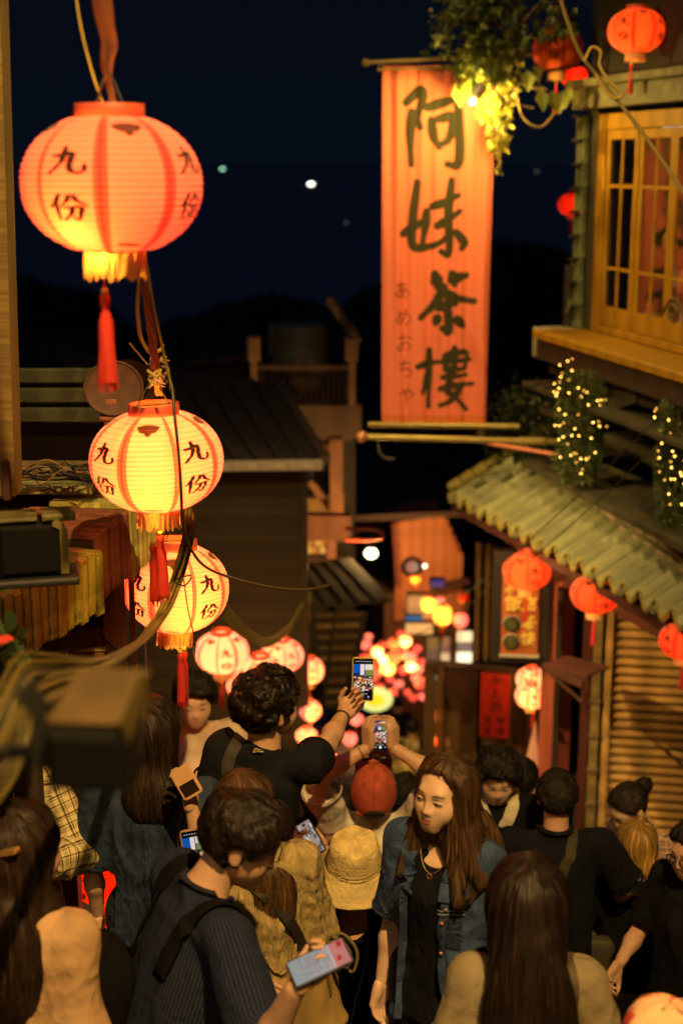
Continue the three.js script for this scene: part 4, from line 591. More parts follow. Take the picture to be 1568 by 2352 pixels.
{
  const g = thing('garden_bush', 'dim dark bushes behind the foot of the banner', 'bush', at(1210, 985, 12.6)); const lv = [];
  for (let i = 0; i < 1500; i++) { const q = R() * 6.28, r = Math.sqrt(R()); lv.push([V(Math.cos(q) * r * 0.42, Math.sin(q) * r * 0.38 + rr(-0.1, 0.1), rr(-0.3, 0.3)), rdir(), rdir(), 0.055, 0.035]); }
  const q = new THREE.Mesh(leafGeo(lv), LEAF(0.03, 0.05, 0.012)); q.name = 'foliage'; q.userData.kind = 'stuff'; g.add(q); mesh('stem', [rod(V(0, -0.6, 0), V(0, 0.2, 0), 0.02)], STMD(), g);
}
function STMD() { return M(0.05, 0.035, 0.02, 0.8); }
// ---------------------------------------------------------------- carved signboard with gold characters
{
  const g = thing('signboard', 'tall dark-framed signboard with raised gold characters and two dark medallions', 'signboard', at(1196, 1395, 11.75), rad(-6));
  const s = 11.75 / FPX, w = 134 * s, h = 268 * s;
  mesh('backing', [box(w, h, 0.05, 0.01)], M(0.022, 0.016, 0.018, 0.5), g); mesh('panel', [bxa(w * 0.63, h * 0.8, 0.03, -0.005, -0.01, 0.035, 0.006)], M(0.55, 0.15, 0.05, 0.5, { map: rep(T.wood, 3) }), g);
  mesh('ledge', [bxa(w * 0.68, 0.022, 0.05, -0.005, -h * 0.42, 0.05, 0.004)], M(0.4, 0.38, 0.36, 0.4), g);
  const GOLD = M(0.72, 0.52, 0.12, 0.4, { metalness: 0.15 });
  const letter = (name, x, y, sz, r) => { const l = []; for (const st of GLYPH[name]) { const pts = st.map(([a, b]) => V((a / 100 - 0.5) * sz, (0.5 - b / 100) * sz, 0)); l.push(tube(pts.length === 2 ? [pts[0], pts[0].clone().lerp(pts[1], 0.5), pts[1]] : pts, r, 10, 6)); pts.forEach((p) => l.push(ball(r * 1.15, p.x, p.y, 0, 8, 6))); } const m = mesh('gold_character', l, GOLD, g); m.position.set(x, y, 0.06); };
  letter('fan', -0.06, 0.055, 0.145, 0.011); letter('dian', 0.075, 0.05, 0.125, 0.011); letter('cha', 0.07, -0.115, 0.115, 0.0095); letter('lou', 0.065, -0.25, 0.115, 0.009); letter('xiao', -0.095, 0.17, 0.075, 0.009);
  for (const y of [-0.125, -0.285]) { const m = mesh('medallion', [lathe([[0.001, 0.0], [0.066, 0.0], [0.07, 0.012], [0.058, 0.02], [0.001, 0.016]], 28).rotateX(Math.PI / 2)], M(0.05, 0.055, 0.02, 0.45), g); m.position.set(-0.075, y, 0.05); const k = mesh('carving', [new THREE.TorusGeometry(0.032, 0.006, 6, 20), beam(V(-0.03, 0, 0), V(0.03, 0, 0), 0.008, 0.008), beam(V(0, -0.03, 0), V(0, 0.03, 0), 0.008, 0.008)], M(0.12, 0.12, 0.04, 0.4), g); k.position.set(-0.075, y, 0.07); const rm = mesh('rim', [new THREE.TorusGeometry(0.071, 0.006, 6, 28, Math.PI)], M(0.42, 0.36, 0.3, 0.4), g); rm.position.set(-0.075, y, 0.062); }
  const pl = thing('hanging_plate', 'brown oval plate hung on the red post beside the signboard', 'plate', at(1292, 1394, 11.75), rad(-30)); mesh('disc', [new THREE.SphereGeometry(0.1, 24, 14).scale(0.55, 1.3, 0.15)], M(0.2, 0.09, 0.04, 0.4), pl);
}
function posterSign(label, px, py, w, h, d, yaw, draw, edge, name = 'poster') {
  const g = thing(name, label, 'sign', at(px, py, d), yaw), s = d / FPX; mesh('board', [box(w * s, h * s, 0.02, 0.004)], edge, g);
  const f = new THREE.PlaneGeometry(w * s * 0.94, h * s * 0.97); inst('print', f.translate(0, 0, 0.013), M(1, 1, 1, 0.6, { map: canvasTex(256, Math.round(256 * h / w), draw) }), g); return g;
}
posterSign('red vertical sign with black characters on the plank wall', 1136, 1620, 70, 160, 14.2, rad(-12), (c, w, h) => {
  c.fillStyle = '#b01c10'; c.fillRect(0, 0, w, h); for (let i = 0; i < 200; i++) { c.fillStyle = `rgba(60,0,0,${R() * 0.12})`; c.fillRect(R() * w, R() * h, 30, 30); }
  c.fillStyle = '#2a0605'; glyph(c, 'xiao', 78, 14, 100, 17); glyph(c, 'shang', 78, 130, 100, 17); glyph(c, 'hai', 74, 246, 112, 14); glyph(c, 'cha', 34, 390, 74, 11); glyph(c, 'fan', 146, 390, 74, 10); glyph(c, 'dian', 34, 490, 74, 10); glyph(c, 'lou', 146, 490, 74, 9);
}, wood(0.2, 0.03, 0.02), 'hanging_sign');
posterSign('dark purple notice board under the beam, left of the red sign', 1056, 1573, 66, 64, 14.2, rad(-12), (c, w, h) => { c.fillStyle = '#2c1418'; c.fillRect(0, 0, w, h); c.fillStyle = '#4a2420'; for (let i = 0; i < 9; i++) for (let j = 0; j < 7; j++) if (R() < 0.75) c.fillRect(24 + i * 24, 26 + j * 30, 10 + R() * 12, 8 + R() * 8); }, wood(0.06, 0.02, 0.02), 'notice_board');
{
  const g = thing('hanging_cloth', 'pale pink folded cloth hanging beside the red post', 'cloth', at(1226, 1730, 12.4)); const s = 12.4 / FPX;
  const c = new THREE.ConeGeometry(32 * s, 170 * s, 24, 10, true), p = c.attributes.position; for (let i = 0; i < p.count; i++) { const a = Math.atan2(p.getZ(i), p.getX(i)), k = 1 + 0.22 * Math.sin(a * 7) * (0.5 - p.getY(i) / (170 * s)); p.setX(i, p.getX(i) * k); p.setZ(i, p.getZ(i) * k); } c.computeVertexNormals();
  mesh('fabric', [c], M(0.55, 0.30, 0.27, 0.9, { side: THREE.DoubleSide }), g); mesh('cord', [rod(V(0, 80 * s, 0), V(0, 240 * s, 0), 0.006)], BLACK, g);
}
{
  const g = thing('door_awning', 'small dark awning over the doorway, its edge lit red', 'awning', at(1335, 1530, 10.9), th.rotation.y + 0.5); mesh('sheet', [beam(V(-0.22, 0.0, 0.06), V(0.2, 0.02, 0.06), 0.3, 0.02), beam(V(-0.22, -0.01, 0.2), V(0.2, -0.03, 0.24), 0.03, 0.06)], wood(0.10, 0.03, 0.02), g); mesh('strut', [rod(V(-0.2, -0.02, 0.2), V(0.05, -0.26, 0.05), 0.014)], wood(0.2, 0.1, 0.05), g);
}
// ---------------------------------------------------------------- lit signs far down the lane
{
  const lit = (label, px, py, w, h, d, cols, cat = 'light box', yaw = 0) => { const g = thing('light_box', label, cat, at(px, py, d), yaw), s = d / FPX, n = cols.length; mesh('case', [bxa(w * s + 0.04, h * s + 0.04, 0.12, 0, 0, -0.075)], DARKMETAL, g); cols.forEach(([c, k], i) => inst('panel', box(w * s, h * s / n * 0.94, 0.03, 0.005), glow(...c, k), g, V(0, h * s * (0.5 - (i + 0.5) / n), 0))); return g; };
  lit('upright light box with white and blue panels, right of the bright yellow lanterns', 1066, 1486, 34, 76, 25, [[[1, 0.72, 0.38], 1.4], [[0.42, 0.30, 0.22], 0.5], [[1, 0.80, 0.52], 1.8]]);
  lit('short blue light strip left of the bright yellow lanterns', 949, 1420, 36, 9, 25.5, [[[0.05, 0.20, 0.5], 0.6]]);
  lit('small dull purple light box under the orange house', 1004, 1340, 30, 16, 24.5, [[[0.12, 0.07, 0.3], 0.5]]);
  lit('pale shop window column with blue band, left of the upright light box', 1022, 1500, 20, 78, 26, [[[0.55, 0.25, 0.1], 0.6], [[0.45, 0.2, 0.12], 0.5], [[0.9, 0.55, 0.28], 0.9], [[1, 0.85, 0.65], 0.9]], 'shop window');
  lit('tall beige shop window column beside the lantern cluster', 993, 1525, 26, 130, 26.5, [[[0.45, 0.25, 0.07], 0.5], [[0.4, 0.2, 0.12], 0.4], [[0.6, 0.38, 0.22], 0.6], [[0.75, 0.5, 0.3], 0.7]], 'shop window');
  lit('broad orange lit shop panel behind the yellow lanterns', 963, 1395, 56, 60, 27, [[[0.85, 0.36, 0.11], 0.75]], 'shop window');
  lit('low orange shop panel under the blue strip', 962, 1444, 62, 26, 26.2, [[[1, 0.5, 0.15], 0.9]], 'shop window');  // an awning lit orange, the light on it given as a glow
  const rs2 = thing('round_sign', 'round dark-rimmed shop sign on the orange house', 'sign', at(946, 1302, 24.4)); mesh('rim', [new THREE.TorusGeometry(0.15, 0.04, 8, 28)], M(0.05, 0.04, 0.02, 0.5), rs2); mesh('face', [lathe([[0.001, 0.01], [0.14, 0.01], [0.14, -0.02], [0.001, -0.02]], 28).rotateX(Math.PI / 2)], glow(0.65, 0.22, 0.13, 0.7), rs2); mesh('emblem', [ball(0.06, 0.05, 0.0, 0.0).scale(1, 1.2, 0.3)], glow(0.5, 0.45, 0.3, 0.6), rs2);
  const L = new THREE.PointLight(new THREE.Color().setRGB(1, 0.42, 0.13), 34, 0, 2); L.position.copy(at(975, 1300, 35.5)); L.castShadow = true; scene.add(L); addedBulb(L.position, 'bare bulb hanging in front of the orange house');  // point light and its bulb are added to brighten the orange house
}
function addedBulb(p, label) { const g = thing('added_bulb', label, 'lamp', p); mesh('bulb', [ball(0.04)], glow(1, 0.9, 0.6, 6), g); mesh('cable', [rod(V(0, 0.04, 0), V(0, 0.9, 0), 0.006)], BLACK, g); }
{
  // a glowing oval sign like a plate, low in the lane
  const g = thing('oval_lamp', 'oval yellow-green glowing lamp disc behind the raised phone', 'lamp', at(862, 1606, 19)); const s = 19 / FPX;
  mesh('ring', [new THREE.SphereGeometry(1, 28, 16).scale(40 * s, 31 * s, 0.05)], glow(0.85, 0.86, 0.26, 1.0), g); mesh('core', [new THREE.SphereGeometry(1, 24, 12).scale(26 * s, 19 * s, 0.07)], glow(1, 0.72, 0.02, 1.05), g);
  for (const [x, y, l, k] of [[1117, 1270, 'small bare bulb in front of the bamboo posts, left of the signboard', 17], [1003, 1555, 'tiny pale-blue lamp above another on the beam end', 19], [1002, 1581, 'lower dim tiny lamp near the beam end', 19]]) { const b = thing('small_lamp', l, 'lamp', at(x, y, k)); mesh('bulb', [ball(0.028)], y < 1400 ? glow(1, 0.8, 0.45, 6) : y < 1570 ? glow(0.6, 0.85, 0.9, 2.4) : glow(0.6, 0.4, 0.3, 1.2), b); mesh('socket', [rod(V(0, 0.02, 0), V(0, 0.09, 0), 0.014)], BLACK, b); }
}
// ================================================================ LANTERNS
const LR = 0.2, LH = 0.148;                                    // half-width and half-height of the paper body of a 40 cm lantern
function paperTex(hot) {
  return canvasTex(1024, 512, (c, w, h) => {
    c.fillStyle = hot ? '#ffe6da' : '#ff9a62'; c.fillRect(0, 0, w, h);
    for (let k = 0; k < 8; k++) {
      const x = (k / 8) * w; c.fillStyle = hot ? 'rgba(255,60,50,0.55)' : 'rgba(190,30,10,0.5)'; c.fillRect(x - 13, 0, 26, h); c.fillStyle = hot ? 'rgba(190,0,10,0.75)' : 'rgba(110,10,0,0.8)'; for (let y = 0; y < h; y += 9) c.fillRect(x - 4 + (y % 18 ? 2 : -1), y, 5, 8);
      if (k % 2 === 0) { c.fillStyle = '#170a06'; const cx = x + w / 16; glyph(c, 'jiu', cx - 39, 108, 80, 15, 112); glyph(c, 'fen', cx - 39, 284, 80, 11.5, 106); }
      else { c.fillStyle = '#4a3a10'; const cx = x + w / 16; c.beginPath(); c.moveTo(cx - 44, 34); c.quadraticCurveTo(cx, 18, cx + 44, 34); c.quadraticCurveTo(cx + 30, 62, cx + 12, 60); c.quadraticCurveTo(cx, 92, cx - 12, 60); c.quadraticCurveTo(cx - 32, 62, cx - 44, 34); c.fill(); c.beginPath(); c.ellipse(cx, 484, 38, 7, 0.1, 0, 7); c.fill(); }
    }
    c.fillStyle = hot ? 'rgba(200,60,60,0.35)' : 'rgba(120,20,0,0.4)'; for (let i = 1; i < 21; i++) c.fillRect(0, (i / 21) * h - 1, w, 2.4);
  });
}
const PT = { hot: paperTex(true), red: paperTex(false) };
function paper(kind, base, em, k, tr) { const m = new THREE.MeshPhysicalMaterial({ roughness: 0.9, map: PT[kind], emissiveMap: PT[kind], transmission: tr, thickness: 0 }); m.color.setRGB(...base); m.emissive.setRGB(...em); m.emissiveIntensity = k; return m; }
const PAPER = {
  pink: paper('hot', [0.92, 0.40, 0.20], [1, 0.20, 0.13], 1.15, 0.22), rose: paper('hot', [0.75, 0.20, 0.14], [1, 0.10, 0.085], 0.86, 0.26), gold: paper('hot', [0.95, 0.62, 0.2], [1, 0.34, 0.10], 2.6, 0.5),
  blush: paper('hot', [0.95, 0.5, 0.28], [1, 0.31, 0.25], 2.5, 0.45), ember: paper('hot', [0.92, 0.36, 0.24], [1, 0.17, 0.13], 1.8, 0.5),
  red: paper('red', [0.85, 0.30, 0.16], [0.82, 0.12, 0.065], 0.7, 0.4), dull: paper('red', [0.85, 0.42, 0.13], [0.20, 0.05, 0.008], 0.3, 0.3), deep: paper('red', [0.8, 0.22, 0.10], [0.9, 0.055, 0.02], 0.85, 0.4),  // dull: an unlit lantern with a faint glow put into its paper
};
const LRED = M(0.62, 0.10, 0.05, 0.5), LRED2 = M(0.55, 0.03, 0.02, 0.6), GOLDTHREAD = M(0.80, 0.42, 0.16, 0.8), BEAD = M(0.6, 0.4, 0.08, 0.3);
const bodyGeo = (() => { const p = [], N = 21 * 4; for (let i = 0; i <= N; i++) { const t = -0.90 + 1.82 * i / N, y = LH * 1.06 * t, r = LR * Math.pow(Math.max(0, 1 - Math.pow(Math.abs(t), 2.15)), 1 / 2.05); p.push([Math.max(0.066, r) + 0.0032 * Math.abs(Math.sin(i / 4 * Math.PI)) - 0.0016, y]); } return plain(new THREE.LatheGeometry(p.map(([x, y]) => new THREE.Vector2(x, y)), 56)); })();
const tubeRing = (r, y, h, t) => lathe([[r - t, y], [r, y], [r + 0.001, y + h / 2], [r, y + h], [r - t, y + h], [r - t, y]], 32);
const collarGeo = plain(tubeRing(0.076, LH * 0.94, 0.034, 0.006)), rimGeo = plain(tubeRing(0.069, -LH * 0.99, 0.014, 0.005));
const fringeGeo = (() => { const l = []; for (let i = 0; i < 84; i++) { const a = (i / 84) * 6.2832, len = 0.056 + 0.010 * h3(i, 1, 1), b = box(0.0062, len, 0.0016, 0); b.rotateX(h3(i, 2, 1) * 0.12).rotateZ(h3(i, 3, 1) * 0.06).translate(0, -LH - len / 2 + 0.002, 0.0675 + 0.002 * h3(i, 4, 1)).rotateY(a); l.push(b); } return merge(l); })();
const tasselGeo = (() => { const l = [lathe([[0.001, 0.0], [0.011, -0.004], [0.013, -0.022], [0.0085, -0.034], [0.016, -0.06], [0.0195, -0.19], [0.016, -0.196], [0.001, -0.19]], 14)]; for (let i = 0; i < 40; i++) { const a = i * 2.4, r = 0.013 + 0.004 * h3(i, 1, 9); l.push(rod(V(Math.cos(a) * 0.011, -0.045, Math.sin(a) * 0.011), V(Math.cos(a) * r * 1.35, -0.2 - 0.014 * h3(i, 2, 9), Math.sin(a) * r * 1.35), 0.0016, 4)); } return merge(l); })();
const wireGeo = merge([rod(V(-0.074, LH + 0.02, 0), V(0.074, LH + 0.02, 0), 0.003, 6), tube([V(-0.05, LH + 0.02, 0), V(0, LH + 0.09, 0), V(0.05, LH + 0.02, 0)], 0.0025, 14, 5), tube([V(0, LH + 0.085, 0), V(0, LH + 0.16, 0)], 0.0025, 4, 5)]);
const ribGeo = new THREE.TorusGeometry(1, 0.0011, 4, 56).rotateX(Math.PI / 2);
const protos = {};
function protoLantern(kind) {
  const g = new THREE.Group(); g.name = 'paper_lantern';
  inst('paper_shade', bodyGeo, PAPER[kind], g); inst('collar', collarGeo, kind === 'dull' ? M(0.35, 0.13, 0.05, 0.6) : LRED, g); inst('rim', rimGeo, LRED, g); inst('fringe', fringeGeo, GOLDTHREAD, g); inst('wire_handle', wireGeo, DARKMETAL, g);
  const ts = inst('tassel', tasselGeo, LRED2, g, V(0.0, -LH - 0.075, 0)); inst('bead', new THREE.SphereGeometry(0.009, 10, 8), BEAD, ts, V(0, 0.004, 0)); inst('string', plain(rod(V(0, 0, 0), V(0, 0.075, 0), 0.002, 5)), LRED2, ts);
  return g;
}
function lantern(kind, px, py, w, D, turn, label, o = {}) {    // w: width in the picture, D: real diameter
  const first = !protos[kind], g = first ? (protos[kind] = protoLantern(kind)) : protos[kind].clone(), d = o.d ?? (FPX * D) / w; D = (w * d) / FPX; scene.add(g); g.name = numbered('paper_lantern'); g.position.copy(at(px, py, d)); g.scale.set(D / 0.4, (D / 0.4) * (o.sy ?? 1), D / 0.4); g.rotation.set(rad(o.tx ?? 0), rad(turn), rad(o.tz ?? 0)); tag(g, label, 'lantern', o.group ?? (px < 780 ? 'lanterns hung down the left side of the stairs' : px < 1100 && py > 1250 ? 'lanterns crowded far down the lane' : 'lanterns hung from the tea house'));
  if (o.tasselX !== undefined) { const t = g.children.find((c) => c.name === 'tassel'); t.position.x = o.tasselX; t.position.z = o.tasselZ ?? 0.03; if (o.tasselY) t.position.y += o.tasselY; if (o.tasselS) t.scale.setScalar(o.tasselS); }
  const I = o.I ?? 0; if (I) { const L = new THREE.PointLight(new THREE.Color().setRGB(...(o.col ?? [1, 0.56, 0.07])), I, 0, 2); L.position.copy(g.position).add(V((o.lx ?? 0) * D, (o.ly ?? -0.08) * D, (o.lz ?? 0.16) * D)); L.castShadow = true; L.shadow.radius = 1.2; scene.add(L); }
  return g;
}
// the row on the left, nearest first
lantern('rose', 258, 424, 413, 0.40, -43, 'largest and nearest lantern, pink with a yellow glow, top left', { I: 0.9, lx: -0.12, ly: -0.17, lz: 0.27, tasselX: -0.003, tasselY: -0.015, tasselS: 1.05, d: 3.17 });
lantern('pink', 360, 1057, 305, 0.40, 22, 'second lantern from the camera, its blank yellow panel facing front', { I: 1.2, lx: 0.0, lz: 0.2, ly: -0.08, tasselX: -0.01, tz: 1.5 });
lantern('pink', 405, 1350, 240, 0.40, 24, 'third lantern of the left row, partly behind the cable bundle', { I: 1.2, lx: 0.1, lz: 0.2, tasselX: 0.03, sy: 1.1, tz: -3 });
lantern('blush', 510, 1498, 124, 0.40, -8, 'fourth lantern of the left row, above the curly-haired head', { I: 0.45, lz: 0.15, tasselX: 0, sy: 1.0 });
lantern('blush', 598, 1548, 112, 0.40, 20, 'yellow-glowing lantern directly above the curly-haired man', { I: 0.5, lz: 0.2 });
lantern('blush', 648, 1506, 98, 0.38, 8, 'lantern right of and above the curly-haired man', { I: 0.4, lx: -0.1 });
lantern('blush', 712, 1540, 64, 0.36, -10, 'lantern with a yellow lower half right of the curly hair', { I: 0.35, d: 14, sy: 1.25, tasselX: 0 });
lantern('blush', 712, 1632, 52, 0.36, 12, 'lantern right of the curly-haired man, under another', { d: 13.6, I: 0.35, sy: 1.2 });
lantern('blush', 704, 1690, 50, 0.36, 30, 'lantern behind the outstretched arm', { I: 0.2, d: 13.2 });
lantern('blush', 744, 1752, 66, 0.38, 5, 'lantern low behind the black shirt sleeve, left of the red cap', { d: 12.6, I: 0.3, sy: 1.2 });
lantern('blush', 818, 1652, 34, 0.34, 5, 'small lantern under the raised arm', { I: 0, d: 14.4 }); lantern('blush', 803, 1697, 34, 0.34, 40, 'small lantern below another under the raised arm', { d: 14, I: 0, sy: 1.2 });
lantern('blush', 560, 1575, 78, 0.40, 33, 'lantern half behind the curly hair, at its left', { I: 0.3, d: 13 });
// bottom left, seen between the people
lantern('deep', 262, 1992, 215, 0.42, -64, 'bright red lantern between the plaid and the denim shirt', { d: 5.5, I: 0.12, col: [1, 0.2, 0.05] });
lantern('deep', 278, 2180, 215, 0.42, 20, 'bright red lantern low beside the jeans', { d: 5.4, I: 0.12, col: [1, 0.2, 0.05] });
// far down the lane
const far = [[839, 1480, 27, 'blush'], [866, 1497, 26, 'ember'], [838, 1513, 26, 'ember'], [905, 1478, 30, 'gold'], [930, 1472, 30, 'blush'], [906, 1508, 30, 'gold'], [941, 1508, 30, 'blush'], [890, 1535, 32, 'gold'], [864, 1545, 28, 'ember'], [958, 1536, 26, 'blush'], [944, 1530, 24, 'ember'], [975, 1566, 26, 'ember'], [962, 1572, 22, 'ember'], [985, 1585, 24, 'ember'], [850, 1530, 24, 'ember'], [925, 1540, 22, 'ember'], [880, 1515, 22, 'ember'], [985, 1552, 20, 'deep'], [955, 1558, 20, 'blush'], [952, 1330, 20, 'deep'], [920, 1455, 18, 'ember'], [902, 1590, 20, 'ember']];
const farWords = ['highest at the left end of the far cluster', 'right of the highest at the left end', 'below the highest at the left end', 'bright yellow, upper middle of the far cluster', 'upper right of the bright yellow upper one', 'bright yellow, second in the middle column', 'right of the second bright yellow one', 'bright yellow, third and lowest in the middle column', 'lower left of the cluster beside the phone', 'at the right of the cluster above a white spark', 'overlapping its right neighbour in the far cluster', 'lower right end of the cluster', 'overlapped at the lower right end', 'lowest at the right end of the cluster', 'small, just above the raised phone', 'small, between the middle and right columns', 'small, between the left and middle columns', 'small deep red at the right end', 'small, inside the right column', 'small deep red under the round shop sign', 'tiny, topmost in the middle of the lane', 'tiny, over the oval lamp'];
far.forEach(([x, y, w, k], i) => lantern(k, x, y, w * 1.02, 0.36, i * 37, 'far lantern, ' + farWords[i], { I: i % 3 === 1 ? 4.5 : 0, lz: 0.2, col: [1, 0.45, 0.12], d: 31 + (i % 5) * 0.9 }));
const far3 = [[846, 1462], [858, 1560], [872, 1578], [915, 1570], [935, 1590], [948, 1602], [972, 1600], [996, 1604], [895, 1560], [842, 1548], [918, 1490], [968, 1520], [990, 1530], [880, 1480], [958, 1490]];
far3.forEach(([x, y], i) => lantern(i % 3 ? 'ember' : 'blush', x, y, 17 + (i % 4) * 2, 0.36, i * 51, ['highest of the small far lanterns', 'small far lantern left of the oval lamp', 'small far lantern touching the top of the oval lamp', 'small far lantern above the head in dark blue', 'small far lantern right of the head in dark blue', 'small far lantern low in the middle of the lane', 'small far lantern low at the right of the cluster', 'lowest and rightmost small far lantern', 'small far lantern between two yellow columns', 'small far lantern at the top of the phone, left edge', 'small far lantern between the two upper yellow ones', 'small far lantern in the right column, upper', 'rightmost small far lantern, upper', 'small far lantern left of the upper yellow one', 'small far lantern right of the upper pink pair'][i], { d: 36 + (i % 4) }));
lantern('gold', 983, 1388, 36, 0.36, 10, 'bright yellow lantern below the orange house, higher of two', { I: 1.2, d: 25, sy: 1.25 }); lantern('gold', 1016, 1412, 44, 0.42, 50, 'bright yellow lantern below the orange house, lower of two', { I: 1.2, d: 24.6, sy: 1.4 });
lantern('blush', 1010, 1380, 22, 0.30, 0, 'small pink lantern above the lower bright yellow one', { d: 25.4 }); lantern('blush', 1057, 1424, 34, 0.36, 20, 'pink lantern over the upright light box', { d: 24.8, sy: 1.3 }); lantern('deep', 1062, 1372, 26, 0.34, 20, 'dim red lantern above the pink one over the light box', { d: 25 });
lantern('blush', 992, 1645, 32, 0.34, 0, 'single pink lantern before the plank wall, higher of two', { d: 17, I: 1.6 }); lantern('blush', 1014, 1704, 36, 0.36, 30, 'single pink lantern before the plank wall, just over the dark hair', { d: 16.5, I: 1.6 });
// at the tea house
lantern('red', 1460, 71, 130, 0.40, -62, 'lit orange-red lantern under the eave, top right corner', { I: 0.34, col: [1, 0.6, 0.14], lx: -0.05, lz: 0.14, tasselX: 0 });
lantern('dull', 1279, 113, 116, 0.40, -38, 'unlit orange lantern beside the vine', { sy: 1.15 });
lantern('deep', 1318, 176, 62, 0.34, 20, 'red lantern half hidden under the orange one by the vine', { I: 0.12, col: [1, 0.2, 0.08], d: 11.9 });
lantern('deep', 1312, 470, 64, 0.36, 0, 'dim red lantern behind the mossy corner of the tea house', { I: 0.03, d: 13.5, col: [1, 0.15, 0.05] });
lantern('red', 1209, 1312, 110, 0.40, -8, 'lit red lantern in front of the signboard', { d: 11.1, I: 0.45, col: [1, 0.42, 0.14], lx: -0.1, lz: 0.15 });
lantern('red', 1366, 1364, 114, 0.40, -12, 'red lantern half under the canopy eave, right of the red post', { I: 0.14, col: [1, 0.3, 0.06], d: 10.32 });
lantern('red', 1566, 1472, 108, 0.40, 12, 'red lantern cut by the right edge, below the canopy', { I: 0.14, col: [1, 0.3, 0.06], d: 9.2 });
lantern('blush', 1219, 1560, 70, 0.37, 40, 'pink lantern under the signboard, upper of a pair', { I: 0.3, d: 13.6, lz: 0.2 }); lantern('blush', 1219, 1598, 74, 0.37, 70, 'pink lantern under the signboard, lower of a pair', { I: 0.4, d: 13.3, lz: 0.2 });
// ---------------------------------------------------------------- ropes and cables
{
  const g = thing('cloth_strap', 'twisted reddish-brown cloth strap holding the nearest lantern', 'strap', at(255, 236, 3.17));
  const path = new THREE.CatmullRomCurve3([at(190, -700, 2.9), at(206, -300, 2.98), at(222, -60, 3.05), at(236, 20, 3.08), at(250, 90, 3.12), at(246, 160, 3.15), at(256, 215, 3.17), at(262, 246, 3.17)].map((v) => v.sub(g.position))), pos = [], idx = [], n = 100, m = 12;
  for (let i = 0; i <= n; i++) { const t0 = i / n, t = clamp((t0 - 0.33) / 0.67), p = path.getPoint(t0), tg = path.getTangent(t0), w = lerp(0.024, 0.019, t) * (1 - 0.42 * Math.exp(-Math.pow((t - 0.68) / 0.09, 2))), tw = t * 3.4 + (t > 0.68 ? (t - 0.68) * 5 : 0), a = V(1, 0, 0).applyAxisAngle(tg, tw * 0.4), b = tg.clone().cross(a); for (let j = 0; j < m; j++) { const q = (j / m) * 6.2832; pos.push(...p.clone().addScaledVector(a, Math.cos(q) * w * (1 + 0.1 * Math.sin(q * 3 + t * 20))).addScaledVector(b, Math.sin(q) * w * 0.36 + 0.003 * Math.sin(q * 5 + t * 9)).toArray()); } }
  for (let i = 0; i < n; i++) for (let j = 0; j < m; j++) { const a = i * m + j, b = i * m + (j + 1) % m; idx.push(a, b, a + m, b, b + m, a + m); }
  const q = new THREE.BufferGeometry(); q.setAttribute('position', new THREE.Float32BufferAttribute(pos, 3)); q.setIndex(idx); q.computeVertexNormals(); mesh('strap', [q], M(0.30, 0.075, 0.035, 0.8, { map: rep(T.weave, 60), bumpMap: rep(T.twill, 30), bumpScale: 0.001 }), g);
}
const cable = (name, label, pts, r, mat, cat = 'cable', seg = 60) => { const o = pts[Math.floor(pts.length / 2)], g = thing(name, label, cat, o); mesh('cord', [tube(pts.map((p) => p.clone().sub(o)), r, seg, 7)], mat, g); return g; };
const YCORD = M(0.42, 0.30, 0.05, 0.45), OCORD = M(0.22, 0.17, 0.04, 0.55), BCORD = M(0.02, 0.014, 0.010, 0.5);
cable('thin_wire', 'thin yellow wire running down beside the cloth strap', [at(120, -700, 2.95), at(150, -300, 3.02), at(172, -30, 3.1), at(190, 80, 3.12), at(215, 175, 3.15), at(238, 240, 3.17)], 0.0026, YCORD, 'wire');
{
  const g = thing('rope', 'frayed reddish rope between the first two lanterns', 'rope', at(345, 700, 3.9));
  for (let k = 0; k < 3; k++) { const q = []; for (let i = 0; i <= 16; i++) { const t = i / 16, p = at(lerp(322, 366, t) + 5 * Math.sin(t * 16 + k * 2.1), lerp(560, 905, t), lerp(3.35, 4.3, t)).sub(g.position); p.z += 0.008 * Math.cos(t * 16 + k * 2.1); q.push(p); } inst('strand', tube(q, 0.0075, 80, 6), M(0.34, 0.10, 0.05, 0.8, { map: rep(T.twill, 4, 30) }), g); }
  inst('knot', tube([V(-0.012, -0.18, 0.01), V(0.014, -0.195, 0.02), V(0.022, -0.18, -0.01), V(-0.01, -0.205, 0.0), V(0.016, -0.22, 0.018)], 0.004, 30, 5), YCORD, g);
  inst('loop', tube([at(320, 640, 3.7), at(316, 720, 3.85), at(330, 790, 4.0), at(352, 812, 4.05), at(372, 800, 4.05), at(374, 790, 4.05)].map((p) => p.sub(g.position)), 0.0055, 40, 6), YCORD, g);
  for (let k = 0; k < 9; k++) inst('wire_tie', tube([0, 1, 2, 3].map((i) => at(rr(338, 392), 830 + i * 18 + rr(-16, 16), 4.15 + rr(-0.02, 0.02)).sub(g.position)), 0.0022, 16, 4), k % 3 ? M(0.5, 0.3, 0.2, 0.4) : BCORD, g);
  inst('loose_end', rod(at(298, 788, 4.1).sub(g.position), at(340, 838, 4.15).sub(g.position), 0.0028, 5), M(0.16, 0.08, 0.04, 0.5), g);
}
cable('cord', 'olive cord running down past the second lantern collar', [at(334, 590, 3.4), at(352, 700, 3.75), at(378, 820, 4.0), at(398, 905, 4.05)], 0.0042, OCORD, 'cord');
cable('black_cable', 'black cable crossing the second lantern and ending in mid-air', [at(396, 890, 4.02), at(402, 960, 4.0), at(412, 1060, 4.02), at(417, 1150, 4.1), at(420, 1200, 4.2), at(436, 1256, 4.3), at(470, 1300, 4.35), at(540, 1330, 4.4), at(640, 1352, 4.5), at(710, 1354, 4.55), at(757, 1344, 4.6)], 0.0048, M(0.045, 0.026, 0.014, 0.45), 'cable', 120);
